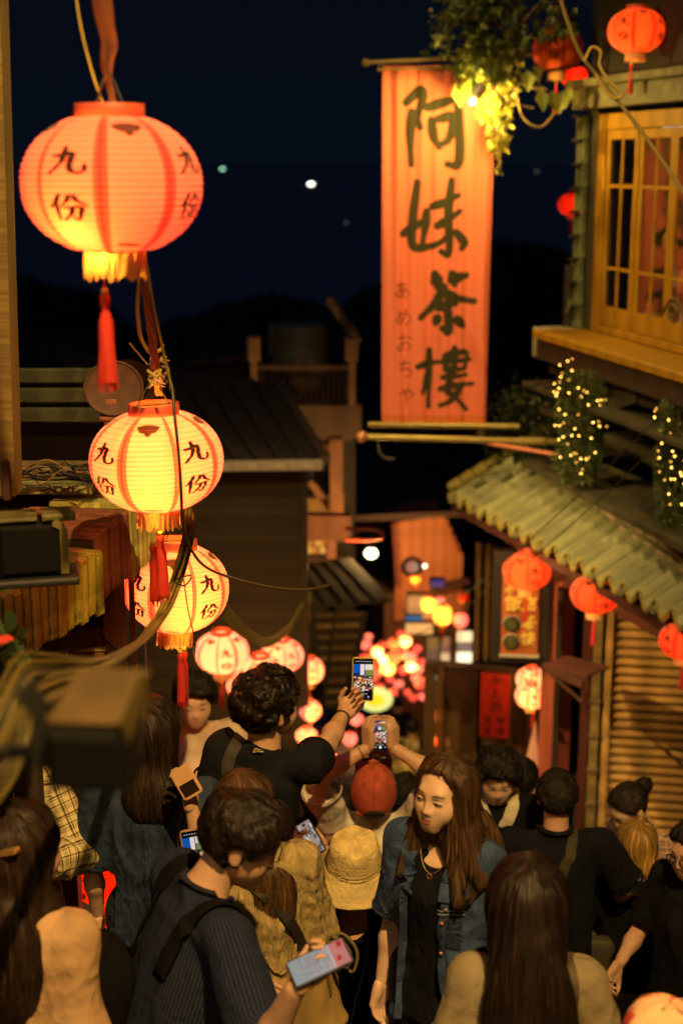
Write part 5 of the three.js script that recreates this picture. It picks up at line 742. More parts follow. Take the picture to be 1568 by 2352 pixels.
{
  const g = thing('cable_bundle', 'thick bundle of olive cables sweeping from the lanterns down to the left edge', 'cables', at(330, 1440, 4.0));
  for (let k = 0; k < 9; k++) { const o = (s) => (h3(k, s, 3)) * 1, w = k - 4; const pts = [[434 + w * 1.2, 1150, 4.5], [434 + w * 2.4, 1200, 4.52], [418 + w * 3, 1290, 4.6], [392 + w * 3.4, 1372, 4.6], [352 + w * 3, 1440, 4.3], [290 + w * 3, 1498, 3.6], [205, 1540 + w * 6, 3.0], [120, 1556 + w * 12, 2.7], [56 + w * 3, 1590 + w * 20, 2.5], [18 + w * 6, 1680 + w * 22, 2.4], [-60 + w * 4, 1800 + w * 20, 2.3], [-200, 1960 + w * 14, 2.25]].map(([x, y, d], i) => at(x + o(i) * 4, y + o(i + 20) * 4, d + o(i + 40) * 0.03).sub(g.position)); inst('cord', tube(pts, 0.0058 + 0.002 * h3(k, 9, 9), 110, 7), [M(0.10, 0.075, 0.018, 0.55), M(0.17, 0.12, 0.025, 0.5), M(0.08, 0.065, 0.025, 0.55), M(0.13, 0.09, 0.035, 0.55)][k % 4], g); }
  for (let k = 0; k < 5; k++) { const j = k * 7; inst('cord', tube([at(520 - k * 3, 1392 + j, 9), at(560, 1440 + j * 0.8, 9.3), at(610, 1468 + j * 0.6, 10), at(660, 1440 + j * 0.4, 11), at(694, 1388 + j * 0.2, 12)].map((p) => p.sub(g.position)), 0.012, 40, 6), OCORD, g); }
  inst('tie', tube([at(404, 1330, 4.5), at(440, 1322, 4.45), at(424, 1345, 4.5), at(400, 1335, 4.55)].map((p) => p.sub(g.position)), 0.003, 20, 5), BCORD, g);
}
cable('black_cable', 'thin black cable slanting from the planters behind the cable bundle', [at(228, 1455, 4.9), at(260, 1488, 4.85), at(296, 1515, 4.8)], 0.005, BCORD);
cable('thin_wire', 'fine dark wire crossing the third lantern', [at(422, 1330, 5.2), at(432, 1400, 5.25), at(448, 1480, 5.3), at(436, 1590, 5.3)], 0.0024, BCORD, 'wire');
for (let k = 0; k < 2; k++) { const g = thing('red_tassel', k ? 'red tassel hanging before the third lantern, right and lower' : 'red tassel hanging before the third lantern, over its left side', 'tassel', k ? at(414, 1500, 5.4) : at(352, 1252, 4.6), 0, 'loose red tassels by the third lantern'); inst('skein', tasselGeo, LRED2, g, V(0, 0, 0), [0, 0, 0.03], [1, k ? 1.0 : 0.95, 1]); inst('bead', new THREE.SphereGeometry(0.009, 10, 8), BEAD, g, V(0, 0.004, 0)); }
{
  const P2 = [at(1280, -20, 7.2), at(1330, 120, 7.3), at(1375, 180, 7.35), at(1440, 260, 7.3), at(1500, 340, 7.2), at(1600, 490, 7.0)];
  cable('slack_cable', 'olive cable hanging across the top right corner with a loose loop', P2, 0.0105, OCORD, 'cable', 80); cable('cable_loop', 'loose loop of cable tied to the olive cable', [at(1340, 140, 7.3), at(1360, 108, 7.28), at(1378, 118, 7.28), at(1376, 150, 7.3), at(1400, 188, 7.3), at(1428, 218, 7.3), at(1418, 226, 7.3), at(1390, 210, 7.32), at(1368, 170, 7.32)], 0.0085, YCORD, 'cable');
  for (const [l, a, b] of [['upper of two thin wires crossing the canopy', [1590, 880, 8.6], [1160, 1290, 9.8]], ['lower of two thin wires crossing the canopy', [1600, 930, 8.6], [1220, 1285, 9.8]]]) cable('thin_wire', l, [at(...a), at((a[0] + b[0]) / 2, (a[1] + b[1]) / 2 + 8, 9.2), at(...b)], 0.004, BCORD, 'wire');
  cable('lane_wire', 'thin wire sagging across the lane from the canopy', [at(1200, 1275, 11), at(1060, 1400, 14), at(940, 1462, 17), at(850, 1480, 19)], 0.006, BCORD, 'wire'); cable('lane_wire', 'thin wire sagging to the round sign', [at(1170, 1290, 11), at(1050, 1370, 15), at(960, 1398, 19), at(920, 1402, 22)], 0.006, BCORD, 'wire');
}
// ================================================================ PEOPLE
// signed distances, meshed by surface nets on a grid
function nets(f, lo, hi, c) {
  const nx = Math.ceil((hi[0] - lo[0]) / c) + 2, ny = Math.ceil((hi[1] - lo[1]) / c) + 2, nz = Math.ceil((hi[2] - lo[2]) / c) + 2, B = 4, val = new Float32Array(nx * ny * nz), id = (i, j, k) => (k * ny + j) * nx + i;
  const reach = c * B * 0.5 * 1.74 * 1.5 + c;
  for (let k0 = 0; k0 < nz; k0 += B) for (let j0 = 0; j0 < ny; j0 += B) for (let i0 = 0; i0 < nx; i0 += B) {
    const d = f(lo[0] + (i0 + 1.5) * c, lo[1] + (j0 + 1.5) * c, lo[2] + (k0 + 1.5) * c), far = Math.abs(d) > reach;
    for (let k = k0; k < Math.min(nz, k0 + B); k++) for (let j = j0; j < Math.min(ny, j0 + B); j++) for (let i = i0; i < Math.min(nx, i0 + B); i++) val[id(i, j, k)] = far ? d : f(lo[0] + i * c, lo[1] + j * c, lo[2] + k * c);
  }
  const cell = new Int32Array(nx * ny * nz).fill(-1), pos = [], idx = [];
  for (let k = 0; k < nz - 1; k++) for (let j = 0; j < ny - 1; j++) for (let i = 0; i < nx - 1; i++) {
    let m = 0, n = 0, x = 0, y = 0, z = 0; const v = [];
    for (let q = 0; q < 8; q++) { const w = val[id(i + (q & 1), j + ((q >> 1) & 1), k + (q >> 2))]; v.push(w); if (w < 0) m++; }
    if (m === 0 || m === 8) continue;
    for (let a = 0; a < 3; a++) for (let q = 0; q < 8; q++) { const b = q | (1 << a); if (b === q) continue; if ((v[q] < 0) !== (v[b] < 0)) { const t = v[q] / (v[q] - v[b]); x += (q & 1) + (a === 0 ? t : 0); y += ((q >> 1) & 1) + (a === 1 ? t : 0); z += (q >> 2) + (a === 2 ? t : 0); n++; } }
    cell[id(i, j, k)] = pos.length / 3; pos.push(lo[0] + (i + x / n) * c, lo[1] + (j + y / n) * c, lo[2] + (k + z / n) * c);
  }
  const quad = (a, b, c2, d, flip) => { if (a < 0 || b < 0 || c2 < 0 || d < 0) return; flip ? idx.push(a, c2, b, b, c2, d) : idx.push(a, b, c2, b, d, c2); };
  for (let k = 1; k < nz - 1; k++) for (let j = 1; j < ny - 1; j++) for (let i = 1; i < nx - 1; i++) {
    const s = val[id(i, j, k)] < 0;
    if (s !== val[id(i + 1, j, k)] < 0) quad(cell[id(i, j - 1, k - 1)], cell[id(i, j, k - 1)], cell[id(i, j - 1, k)], cell[id(i, j, k)], !s);
    if (s !== val[id(i, j + 1, k)] < 0) quad(cell[id(i - 1, j, k - 1)], cell[id(i, j, k - 1)], cell[id(i - 1, j, k)], cell[id(i, j, k)], s);
    if (s !== val[id(i, j, k + 1)] < 0) quad(cell[id(i - 1, j - 1, k)], cell[id(i, j - 1, k)], cell[id(i - 1, j, k)], cell[id(i, j, k)], !s);
  }
  return { pos, idx };
}
function netGeo(n) { const g = new THREE.BufferGeometry(); g.setAttribute('position', new THREE.Float32BufferAttribute(n.pos, 3)); g.setIndex(n.idx); g.computeVertexNormals(); return g; }
const smin = (a, b, k) => { const h = Math.max(k - Math.abs(a - b), 0) / k; return Math.min(a, b) - h * h * k * 0.25; };
const smax = (a, b, k) => -smin(-a, -b, k);
const cap = (a, b, r0, r1) => { const bx = b.x - a.x, by = b.y - a.y, bz = b.z - a.z, L = bx * bx + by * by + bz * bz || 1e-9, ax = a.x, ay = a.y, az = a.z; return (x, y, z) => { x -= ax; y -= ay; z -= az; let h = (x * bx + y * by + z * bz) / L; h = h < 0 ? 0 : h > 1 ? 1 : h; x -= bx * h; y -= by * h; z -= bz * h; return Math.sqrt(x * x + y * y + z * z) - (r0 + (r1 - r0) * h); }; };
const ell = (cx, cy, cz, rx, ry, rz) => (x, y, z) => { x -= cx; y -= cy; z -= cz; const k0 = Math.sqrt((x / rx) ** 2 + (y / ry) ** 2 + (z / rz) ** 2), k1 = Math.sqrt((x / rx / rx) ** 2 + (y / ry / ry) ** 2 + (z / rz / rz) ** 2); return k1 < 1e-6 ? -Math.min(rx, ry, rz) : (k0 * (k0 - 1)) / k1; };
const uni = (list, k) => (x, y, z) => { let d = list[0](x, y, z); for (let i = 1; i < list.length; i++) d = smin(d, list[i](x, y, z), k); return d; };
// a trunk as a stack of ellipses: rows of [y, half-width, half-depth, z]
const stack = (rows) => (x, y, z) => {
  let i = 1; while (i < rows.length - 1 && rows[i][0] < y) i++; const a = rows[i - 1], b = rows[i], t = clamp((y - a[0]) / (b[0] - a[0])), s = t * t * (3 - 2 * t), w = lerp(a[1], b[1], s), d = lerp(a[2], b[2], s), zz = z - lerp(a[3], b[3], s);
  const k0 = Math.sqrt((x / w) ** 2 + (zz / d) ** 2), k1 = Math.sqrt((x / w / w) ** 2 + (zz / d / d) ** 2); let q = k1 < 1e-6 ? -Math.min(w, d) : (k0 * (k0 - 1)) / k1; const yo = Math.max(rows[0][0] - y, y - rows.at(-1)[0]); return Math.max(q, yo);
};
// ---------------------------------------------------------------- heads (origin in the middle of the skull, face along +z)
function headSDF(f = {}) {
  const fem = f.fem, jaw = fem ? 0.063 : 0.064;
  const soft = uni([ell(0, 0.03, -0.012, 0.077, 0.087, 0.095), ell(0, -0.036, 0.020, jaw, 0.074, 0.070), cap(V(-0.011, -0.094, 0.062), V(0.011, -0.094, 0.062), 0.0165, 0.0165), ell(0.036, -0.028, 0.050, 0.031, 0.036, 0.031), ell(-0.036, -0.028, 0.050, 0.031, 0.036, 0.031), ell(0, -0.062, 0.066, 0.030, 0.024, 0.021), cap(V(-0.028, 0.026, 0.070), V(0.028, 0.026, 0.070), 0.014, 0.014)], 0.030);
  const nose = uni([cap(V(0, 0.010, 0.084), V(0, -0.027, 0.0985), 0.0062, 0.0088), ell(0.0105, -0.0305, 0.0905, 0.0075, 0.0062, 0.0085), ell(-0.0105, -0.0305, 0.0905, 0.0075, 0.0062, 0.0085)], 0.009);
  const lips = uni([cap(V(-0.021, -0.0615, 0.078), V(-0.004, -0.0565, 0.0885), 0.0036, 0.0054), cap(V(0.004, -0.0565, 0.0885), V(0.021, -0.0615, 0.078), 0.0054, 0.0036), cap(V(-0.014, -0.0675, 0.0815), V(0.014, -0.0675, 0.0815), 0.0070, 0.0070), ell(0, -0.068, 0.085, 0.012, 0.006, 0.0055)], 0.0035);
  const lid = [-1, 1].map((s) => uni([ell(s * 0.032, 0.0030, 0.0765, 0.0165, 0.0112, 0.0118)], 0.002));
  const ear = [-1, 1].map((s) => uni([ell(s * 0.079, 0.0, -0.012, 0.009, 0.031, 0.019), ell(s * 0.077, -0.026, -0.004, 0.008, 0.011, 0.011)], 0.012));
  return (x, y, z) => {
    let d = soft(x, y, z); if (d > 0.05) return d;
    for (const s of [-1, 1]) d = smax(d, -(Math.hypot(x - s * 0.031, (y - 0.004) * 1.35, z - 0.098) - 0.0150), 0.020);
    d = smin(d, nose(x, y, z), 0.014);
    for (const l of lid) d = smin(d, l(x, y, z), 0.005);
    d = smin(d, lips(x, y, z), 0.006);
    d = Math.max(d, -(Math.hypot((y + 0.0615) * 2.2, z - 0.0945) - 0.0032 + Math.max(0, Math.abs(x) - 0.013) * 0.7));
    for (const e of ear) d = smin(d, e(x, y, z), 0.008);
    return d;
  };
}
function faceTint(x, y, z, sk, o) {                            // colour of the skin itself: lips, brows, lash line
  let c = sk; if (z < 0.03) return c;
  const lip = Math.max(sst(0.0085, 0.0055, Math.hypot(x * 0.36, y + 0.0575)) * (z > 0.07), sst(0.0095, 0.007, Math.hypot(x * 0.5, y + 0.068)) * (z > 0.07)); if (lip > 0) c = c.map((v, i) => lerp(v, [0.42, 0.12, 0.085][i], lip * (o.fem ? 0.9 : 0.4)));
  const ax = Math.abs(x), by = 0.0265 + 0.004 * Math.sin(clamp((ax - 0.014) / 0.036) * 3.0) - 0.10 * Math.max(0, ax - 0.044), brow = sst(0.0050, 0.0026, Math.abs(y - by)) * sst(0.012, 0.018, ax) * sst(0.054, 0.046, ax); if (brow > 0) c = c.map((v, i) => lerp(v, [0.03, 0.017, 0.01][i], brow * 0.85));
  const ly = 0.0005 + 0.0042 * Math.cos((ax - 0.032) / 0.016 * 1.4), lash = sst(0.0034, 0.0018, Math.abs(y - ly + (o.gaze ?? 0))) * sst(0.0175, 0.0155, Math.abs(ax - 0.032)) * (z > 0.06); if (lash > 0) c = c.map((v, i) => lerp(v, [0.012, 0.008, 0.006][i], lash));
  const eye = sst(0.0030, 0.0018, Math.abs(y - ly + 0.0042)) * sst(0.0140, 0.0125, Math.abs(ax - 0.032)) * (z > 0.06); if (eye > 0) { const ir = sst(0.0062, 0.0050, Math.abs(x - Math.sign(x) * 0.032 - (o.look ?? 0))); c = c.map((v, i) => lerp(v, lerp([0.42, 0.36, 0.32][i], [0.012, 0.008, 0.006][i], ir), eye)); }
  return c;
}
// ---------------------------------------------------------------- hands (origin at the wrist, fingers along +y, palm looks along +z, thumb towards side*x)
function handSDF(side, pose) {
  const P = { relaxed: [[24, 30, 20], 0.5, 0.3], grip: [[42, 62, 40], 1.0, 0.8], phone: [[34, 48, 34], 0.95, 0.55], point: [[12, 16, 10], 0.6, 0.4], hold: [[58, 70, 42], 1.1, 0.9] }[pose] ?? [[24, 30, 20], 0.5, 0.3];
  const list = [], xs = [0.028, 0.0095, -0.0095, -0.027], len = [[0.040, 0.024, 0.019], [0.044, 0.028, 0.020], [0.041, 0.026, 0.019], [0.032, 0.019, 0.017]], tips = [];
  const palm = uni(xs.map((x, i) => cap(V(side * x * 0.62, 0.006, 0), V(side * x, 0.084 - Math.abs(i - 1.2) * 0.004, 0), 0.0135, 0.0112)).concat([cap(V(side * 0.014, 0.012, 0.006), V(side * 0.03, 0.05, 0.008), 0.016, 0.012), ell(-side * 0.02, 0.03, 0.006, 0.012, 0.026, 0.012)]), 0.016);
  xs.forEach((x, i) => { let p = V(side * x, 0.084 - Math.abs(i - 1.2) * 0.004, 0), a = 0; for (let j = 0; j < 3; j++) { a += rad(P[0][j] * (pose === 'point' ? (i === 0 ? 0.3 : 2.6) : 1 + (i - 1) * 0.08)); const q = p.clone().add(V(side * (x * 0.10) * (j === 0), Math.cos(a), Math.sin(a)).normalize().multiplyScalar(len[i][j])); list.push(cap(p, q, 0.0088 - j * 0.0009 - (i === 3) * 0.001, 0.0082 - j * 0.0011 - (i === 3) * 0.001)); p = q; } tips.push(p); });
  const t0 = V(side * 0.024, 0.022, 0.006), t1 = t0.clone().add(V(side * 0.70, 0.62, 0.45 * P[1]).normalize().multiplyScalar(0.034)), t2 = t1.clone().add(V(side * (0.42 - 0.4 * P[2]), 0.85, 0.5 * P[2] + 0.1).normalize().multiplyScalar(0.030)), t3 = t2.clone().add(V(side * (0.25 - 0.6 * P[2]), 0.85, 0.6 * P[2] + 0.1).normalize().multiplyScalar(0.024)); const th2 = uni([cap(t0, t1, 0.0145, 0.0105), cap(t1, t2, 0.0105, 0.0092), cap(t2, t3, 0.0092, 0.0076)], 0.006);
  const fingers = list; return (x, y, z) => { let d = palm(x, y, z); if (d > 0.13) return d * 0.8; d = smin(d, th2(x, y, z), 0.010); let e = 1; for (const f of fingers) e = Math.min(e, f(x, y, z)); return smin(d, e, 0.006); };
}
// ---------------------------------------------------------------- materials of skin, hair and clothes
const SKIN = { a: [0.60, 0.36, 0.24], b: [0.54, 0.31, 0.20], c: [0.66, 0.42, 0.30] };
const skinMat = new THREE.MeshPhysicalMaterial({ vertexColors: true, roughness: 0.48, sheen: 0.15, sheenRoughness: 0.5, bumpMap: rep(T.noise, 8), bumpScale: 0.0004 });
const hairMats = new Map(); const hairMat = (c, r = 0.54) => { const k = c.join() + r; if (!hairMats.has(k)) { const m = new THREE.MeshPhysicalMaterial({ roughness: r, specularIntensity: 0.6, side: THREE.DoubleSide, vertexColors: true }); m.color.setRGB(...c); hairMats.set(k, m); } return hairMats.get(k); };
T.wrinkle = gray(512, 512, tile((u, v) => { const w = 0.35 * fbm(u * 4, v * 4, 5, 3), a = 1 - Math.abs(fbm(u * 5 + w, v * 3 + w, 3, 3)) * 2.6, b = 1 - Math.abs(fbm(u * 11 + w, v * 7 - w, 8, 3)) * 2.6; return 0.5 + 0.3 * a * Math.abs(a) + 0.16 * b + 0.03 * n3(u * 160, v * 160, 1); }));
const CLOTH = (r, g, b, o = {}) => M(r, g, b, 0.92, { specularIntensity: 0.35, bumpMap: rep(T.wrinkle, 2.2), bumpScale: 0.016, map: rep(T.blotch, 1.3), ...o });
T.denim = gray(256, 256, tile((u, v) => 0.66 + 0.5 * fbm(u * 6, v * 6, 11, 5) + 0.3 * fbm(u * 90, v * 24, 2, 2)));
T.pin = gray(256, 64, (u, v) => { const s = (u * 16) % 1, k = s < 0.34 ? 1 : 0; return k ? 0.62 + 0.14 * n3(u * 90, v * 60, 2) : 0.22 + 0.06 * n3(u * 60, v * 60, 4); });
T.plaid = gray(256, 256, (u, v) => { const b = (t) => { const q = (t * 2) % 1; return (q > 0.06 && q < 0.15 ? 0.72 : 0) + (q > 0.20 && q < 0.25 ? 0.55 : 0) + (q > 0.5 && q < 0.56 ? 0.75 : 0) + (q > 0.62 && q < 0.88 ? 0.26 : 0); }; const d = clamp(b(u) + b(v), 0, 0.92); return [0.95 - d * 0.9, 0.92 - d * 0.9, 0.82 - d * 0.86].map((c) => c + 0.05 * n3(u * 80, v * 80, 1)); });
T.crinkle = gray(256, 256, tile((u, v) => 0.5 + 0.5 * Math.abs(fbm(u * 14, v * 5, 7, 4)) + 0.25 * fbm(u * 40, v * 16, 3, 3)));
T.floral = gray(256, 256, (u, v) => { let c = [0.92, 0.52, 0.30]; for (let i = 0; i < 16; i++) { const x = (i % 4) / 4 + 0.12 + h3(i, 1, 3) * 0.07, y = Math.floor(i / 4) / 4 + 0.12 + h3(i, 2, 3) * 0.07, a = Math.atan2(v - y, u - x), d = Math.hypot(u - x, v - y) / (0.075 + 0.016 * Math.sin(a * 5 + i)); if (d < 0.36) c = [0.72, 0.10, 0.05]; else if (d < 1) c = [0.85 - 0.1 * d, 0.12 + 0.1 * h3(i, 5, 5), 0.09]; const e = Math.hypot(u - x - 0.075, v - y - 0.06) / 0.032; if (e < 1) c = [0.10, 0.12, 0.05]; } return c; });
// uv of a garment: round the trunk or along the arm; corners of one triangle always use one chart
function garment(n, charts, repU = 1) {
  const g0 = netGeo(n), N = g0.attributes.normal, P0 = n.pos, key = new Map(), pos = [], nor = [], uv = [], idx = [], vec = V();
  for (let t = 0; t < n.idx.length; t += 3) {
    const a = n.idx[t]; let best = 0, bd = 1e9; charts.forEach((c, i) => { const d = c.d(P0[a * 3], P0[a * 3 + 1], P0[a * 3 + 2]); if (d < bd) { bd = d; best = i; } });
    const ref = charts[best].uv(P0[a * 3], P0[a * 3 + 1], P0[a * 3 + 2]), per = charts[best].per;
    for (let k = 0; k < 3; k++) { const v = n.idx[t + k], w = charts[best].uv(P0[v * 3], P0[v * 3 + 1], P0[v * 3 + 2]); let wrap = 0; if (w[0] - ref[0] > per / 2) wrap = -1; else if (ref[0] - w[0] > per / 2) wrap = 1; const kk = v * 64 + best * 4 + wrap + 1; let q = key.get(kk); if (q === undefined) { q = pos.length / 3; key.set(kk, q); pos.push(P0[v * 3], P0[v * 3 + 1], P0[v * 3 + 2]); nor.push(N.getX(v), N.getY(v), N.getZ(v)); uv.push((w[0] + wrap * per) * repU, w[1]); } idx.push(q); }
  }
  const g = new THREE.BufferGeometry(); g.setAttribute('position', new THREE.Float32BufferAttribute(pos, 3)); g.setAttribute('normal', new THREE.Float32BufferAttribute(nor, 3)); g.setAttribute('uv', new THREE.Float32BufferAttribute(uv, 2)); g.setIndex(idx); return g;
}
// ---------------------------------------------------------------- one person
function person(o) {
  const s = o.s ?? 1, yaw = rad(o.yaw), lean = rad(o.lean ?? 0), tilt = rad(o.tilt ?? 0), fem = o.fem, hs = (o.hs ?? 1) * s;
  const Y = (v, a) => v.clone().applyAxisAngle(V(0, 1, 0), a), TL = new THREE.Matrix4().makeRotationFromEuler(new THREE.Euler(lean, 0, tilt)), crownW = at(...o.crown);
  const neckB = V(0, 0.47, -0.025).multiplyScalar(s).applyMatrix4(TL), hp = new THREE.Euler(rad(o.hp ?? 0), rad(o.hy ?? 0), rad(o.hr ?? 0), 'YXZ');
  const neckT = neckB.clone().add(V(0, 0.095 * s, 0.018 * s).applyMatrix4(new THREE.Matrix4().makeRotationX(lean * 0.7 + rad(o.hp ?? 0) * 0.5))), HM = new THREE.Matrix4().makeRotationFromEuler(hp);
  const headC = neckT.clone().add(V(0, 0.072 * hs, 0.020 * hs).applyMatrix4(HM)), crown = headC.clone().add(V(0, 0.122 * hs, 0));
  const off = Y(crown, yaw), gx = crownW.x - off.x, gz = crownW.z - off.z, gy = o.gy !== undefined ? EYE + o.gy : groundAt(gz), H = crownW.y - off.y - gy;
  const g = thing('person', o.label, 'person', V(gx, gy, gz), yaw, o.group); if (globalThis.SAY) console.log(o.label.slice(0, 40), 'hip', H.toFixed(2), 'z', gz.toFixed(2));
  const up = V(0, H, 0), toL = (w) => Y(w.clone().sub(g.position), -yaw), tr = (v) => v.clone().multiplyScalar(s).applyMatrix4(TL).add(up);
  const hc = headC.clone().add(up), nB = neckB.clone().add(up), nT = neckT.clone().add(up), HI = HM.clone().invert();
  const e = HI.elements, toHead = (f) => (x, y, z) => { x = (x - hc.x) / hs; y = (y - hc.y) / hs; z = (z - hc.z) / hs; return hs * f(e[0] * x + e[4] * y + e[8] * z, e[1] * x + e[5] * y + e[9] * z, e[2] * x + e[6] * y + e[10] * z); };
  const fromHead = (v) => v.clone().multiplyScalar(hs).applyMatrix4(HM).add(hc);
  const TI = TL.clone().invert().elements, toTrunk = (f) => (x, y, z) => { y -= H; const X = (TI[0] * x + TI[4] * y + TI[8] * z) / s, Z = (TI[2] * x + TI[6] * y + TI[10] * z) / s, Q = (TI[1] * x + TI[5] * y + TI[9] * z) / s; return s * f(X, Q, Z); };
  // arms: shoulder, elbow, wrist (L is the person's left, +x)
  const sw = (o.sw ?? (fem ? 0.160 : 0.182)), A = {};
  for (const [k, sd] of [['L', 1], ['R', -1]]) {
    const a = o[k] ?? {}, raise = a.raise ?? 0, S = tr(V(sd * sw, 0.432 + raise, -0.018)); let W2, E;
    let l1 = (a.l1 ?? 0.285) * s, l2 = (a.l2 ?? 0.25) * s;
    if (a.to) { W2 = toL(at(...a.to)); if (a.straight) { const q = W2.distanceTo(S) * 1.008; l1 = q * 0.53; l2 = q * 0.47; } } else { const r = a.wr ?? [sd * 0.07, -0.52, 0.06]; W2 = S.clone().add(V(...r).multiplyScalar(s)); }
    const D = W2.clone().sub(S), L = Math.min(D.length(), l1 + l2 - 0.004); D.normalize(); W2 = S.clone().addScaledVector(D, L); const x = (l1 * l1 - l2 * l2 + L * L) / (2 * L), hgt = Math.sqrt(Math.max(0, l1 * l1 - x * x)), pole = V(...(a.pole ?? [sd * 0.4, -0.5, -0.6])); pole.addScaledVector(D, -pole.dot(D)).normalize();
    E = S.clone().addScaledVector(D, x).addScaledVector(pole, hgt); A[k] = { S, E, W: W2, sd, spec: a }; if (globalThis.SAY && a.to) { const pr = (q) => { const w = Y(q, yaw).add(g.position), dy = w.y - EYE, dd = -w.z * CP - dy * SP, vv = dy * CP - w.z * SP; return [Math.round(784 + w.x / dd * FPX), Math.round(1176 - vv / dd * FPX), +dd.toFixed(2)].join(','); }; console.log('   arm', k, 'S', pr(S), 'E', pr(E), 'W', pr(W2), 'wanted', a.to.join(), 'dist', toL(at(...a.to)).distanceTo(S).toFixed(2)); }
  }
  const feet = [1, -1].map((sd) => ({ hip: V(sd * 0.088 * s, H - 0.02, 0), knee: V(sd * (0.095) * s, H * 0.53, 0.025), ank: V(sd * 0.10 * s, 0.085, -0.01), sd }));
  const sk = SKIN[o.skin ?? 'a'], cc = o.cell ?? 0.013, th2 = fem ? 0.9 : 1;
  // ---- body
  const trunk = toTrunk(stack([[-0.12, 0.13, 0.10, 0], [0, 0.15, 0.105, -0.005], [0.14, 0.118, 0.088, 0], [0.30, 0.145, 0.10, 0.0], [0.40, 0.15, 0.085, -0.015], [0.455, 0.10, 0.06, -0.02], [0.49, 0.055, 0.05, -0.02]]));
  const parts = [trunk, cap(nB, nT, (fem ? 0.050 : 0.060) * s, (fem ? 0.046 : 0.055) * s), cap(nT, fromHead(V(0, -0.035, -0.02)), 0.05 * s, 0.052 * hs)];
  for (const k of ['L', 'R']) { const a = A[k]; parts.push(cap(tr(V(a.sd * 0.06, 0.42, -0.02)), a.S, 0.042 * s, 0.046 * s * th2), cap(a.S, a.E, 0.047 * s * th2, 0.039 * s * th2), cap(a.E, a.E.clone().lerp(a.W, 0.4), 0.038 * s * th2, 0.037 * s * th2), cap(a.E.clone().lerp(a.W, 0.4), a.W, 0.037 * s * th2, 0.0255 * s * th2)); }
  for (const f of feet) parts.push(cap(f.hip, f.knee, 0.085 * s, 0.052 * s), cap(f.knee, f.ank, 0.052 * s, 0.036 * s), cap(f.ank.clone().add(V(0, -0.045, -0.03)), f.ank.clone().add(V(f.sd * 0.015, -0.055, 0.14)), 0.036, 0.028));
  const bodyF = uni(parts, 0.024 * s), box2 = (f, m) => { const all = [hc, nB, V(-0.22, 0, -0.2), V(0.22, 0, 0.2), A.L.E, A.L.W, A.R.E, A.R.W, A.L.S, A.R.S], lo = [1e9, 1e9, 1e9], hi = [-1e9, -1e9, -1e9]; for (const p of all) { [p.x, p.y, p.z].forEach((v, i) => { lo[i] = Math.min(lo[i], v - m); hi[i] = Math.max(hi[i], v + m); }); } return [lo, hi]; };
  const [blo, bhi] = box2(0, 0.14); blo[1] = -0.03;
  const geos = [], colored = (n, fn) => { const q = netGeo(n), c = new Float32Array(n.pos.length); for (let i = 0; i < n.pos.length; i += 3) { const v = fn ? fn(n.pos[i], n.pos[i + 1], n.pos[i + 2]) : sk; c[i] = v[0]; c[i + 1] = v[1]; c[i + 2] = v[2]; } q.setAttribute('color', new THREE.BufferAttribute(c, 3)); const uv = new Float32Array(n.pos.length / 3 * 2); for (let i = 0; i < uv.length / 2; i++) { uv[i * 2] = n.pos[i * 3]; uv[i * 2 + 1] = n.pos[i * 3 + 1]; } q.setAttribute('uv', new THREE.BufferAttribute(uv, 2)); return q; };
  geos.push(colored(nets(bodyF, blo, bhi, cc)));
  const hf = toHead(headSDF(o)), hr2 = 0.135 * hs, hcell = o.hcell ?? 0.0055;
  geos.push(colored(nets(hf, [hc.x - hr2, hc.y - hr2, hc.z - hr2], [hc.x + hr2, hc.y + hr2, hc.z + hr2], hcell), (x, y, z) => { const p = V(x, y, z).sub(hc).divideScalar(hs).applyMatrix4(HI); return faceTint(p.x, p.y, p.z, sk, o); }));
  for (const k of ['L', 'R']) {
    const a = A[k], hd = a.spec.hand ?? {}; if (hd.none) continue; const y = hd.dir ? V(...hd.dir).normalize() : a.W.clone().sub(a.E).normalize(); let z = V(...(hd.palm ?? [-a.sd, 0, 0.2])); z.addScaledVector(y, -z.dot(y)).normalize(); const x = y.clone().cross(z), m = new THREE.Matrix4().makeBasis(x, y, z).setPosition(a.W), side = hd.side ?? a.sd, n = nets(handSDF(side, hd.pose ?? 'relaxed'), [-0.085, -0.03, -0.05], [0.085, 0.20, 0.11], o.handCell ?? 0.0048), q = colored(n); q.applyMatrix4(new THREE.Matrix4().makeScale(s, s, s)).applyMatrix4(m); geos.push(q); a.M = m;
  }
  const body = new THREE.Mesh(mergeGeometries(geos), skinMat); body.name = 'body'; g.add(body);
  const info = { g, A, H, s, hs, tr, toL, fromHead, HM, hc, nB, nT, trunkFrame: toTrunk, yaw };
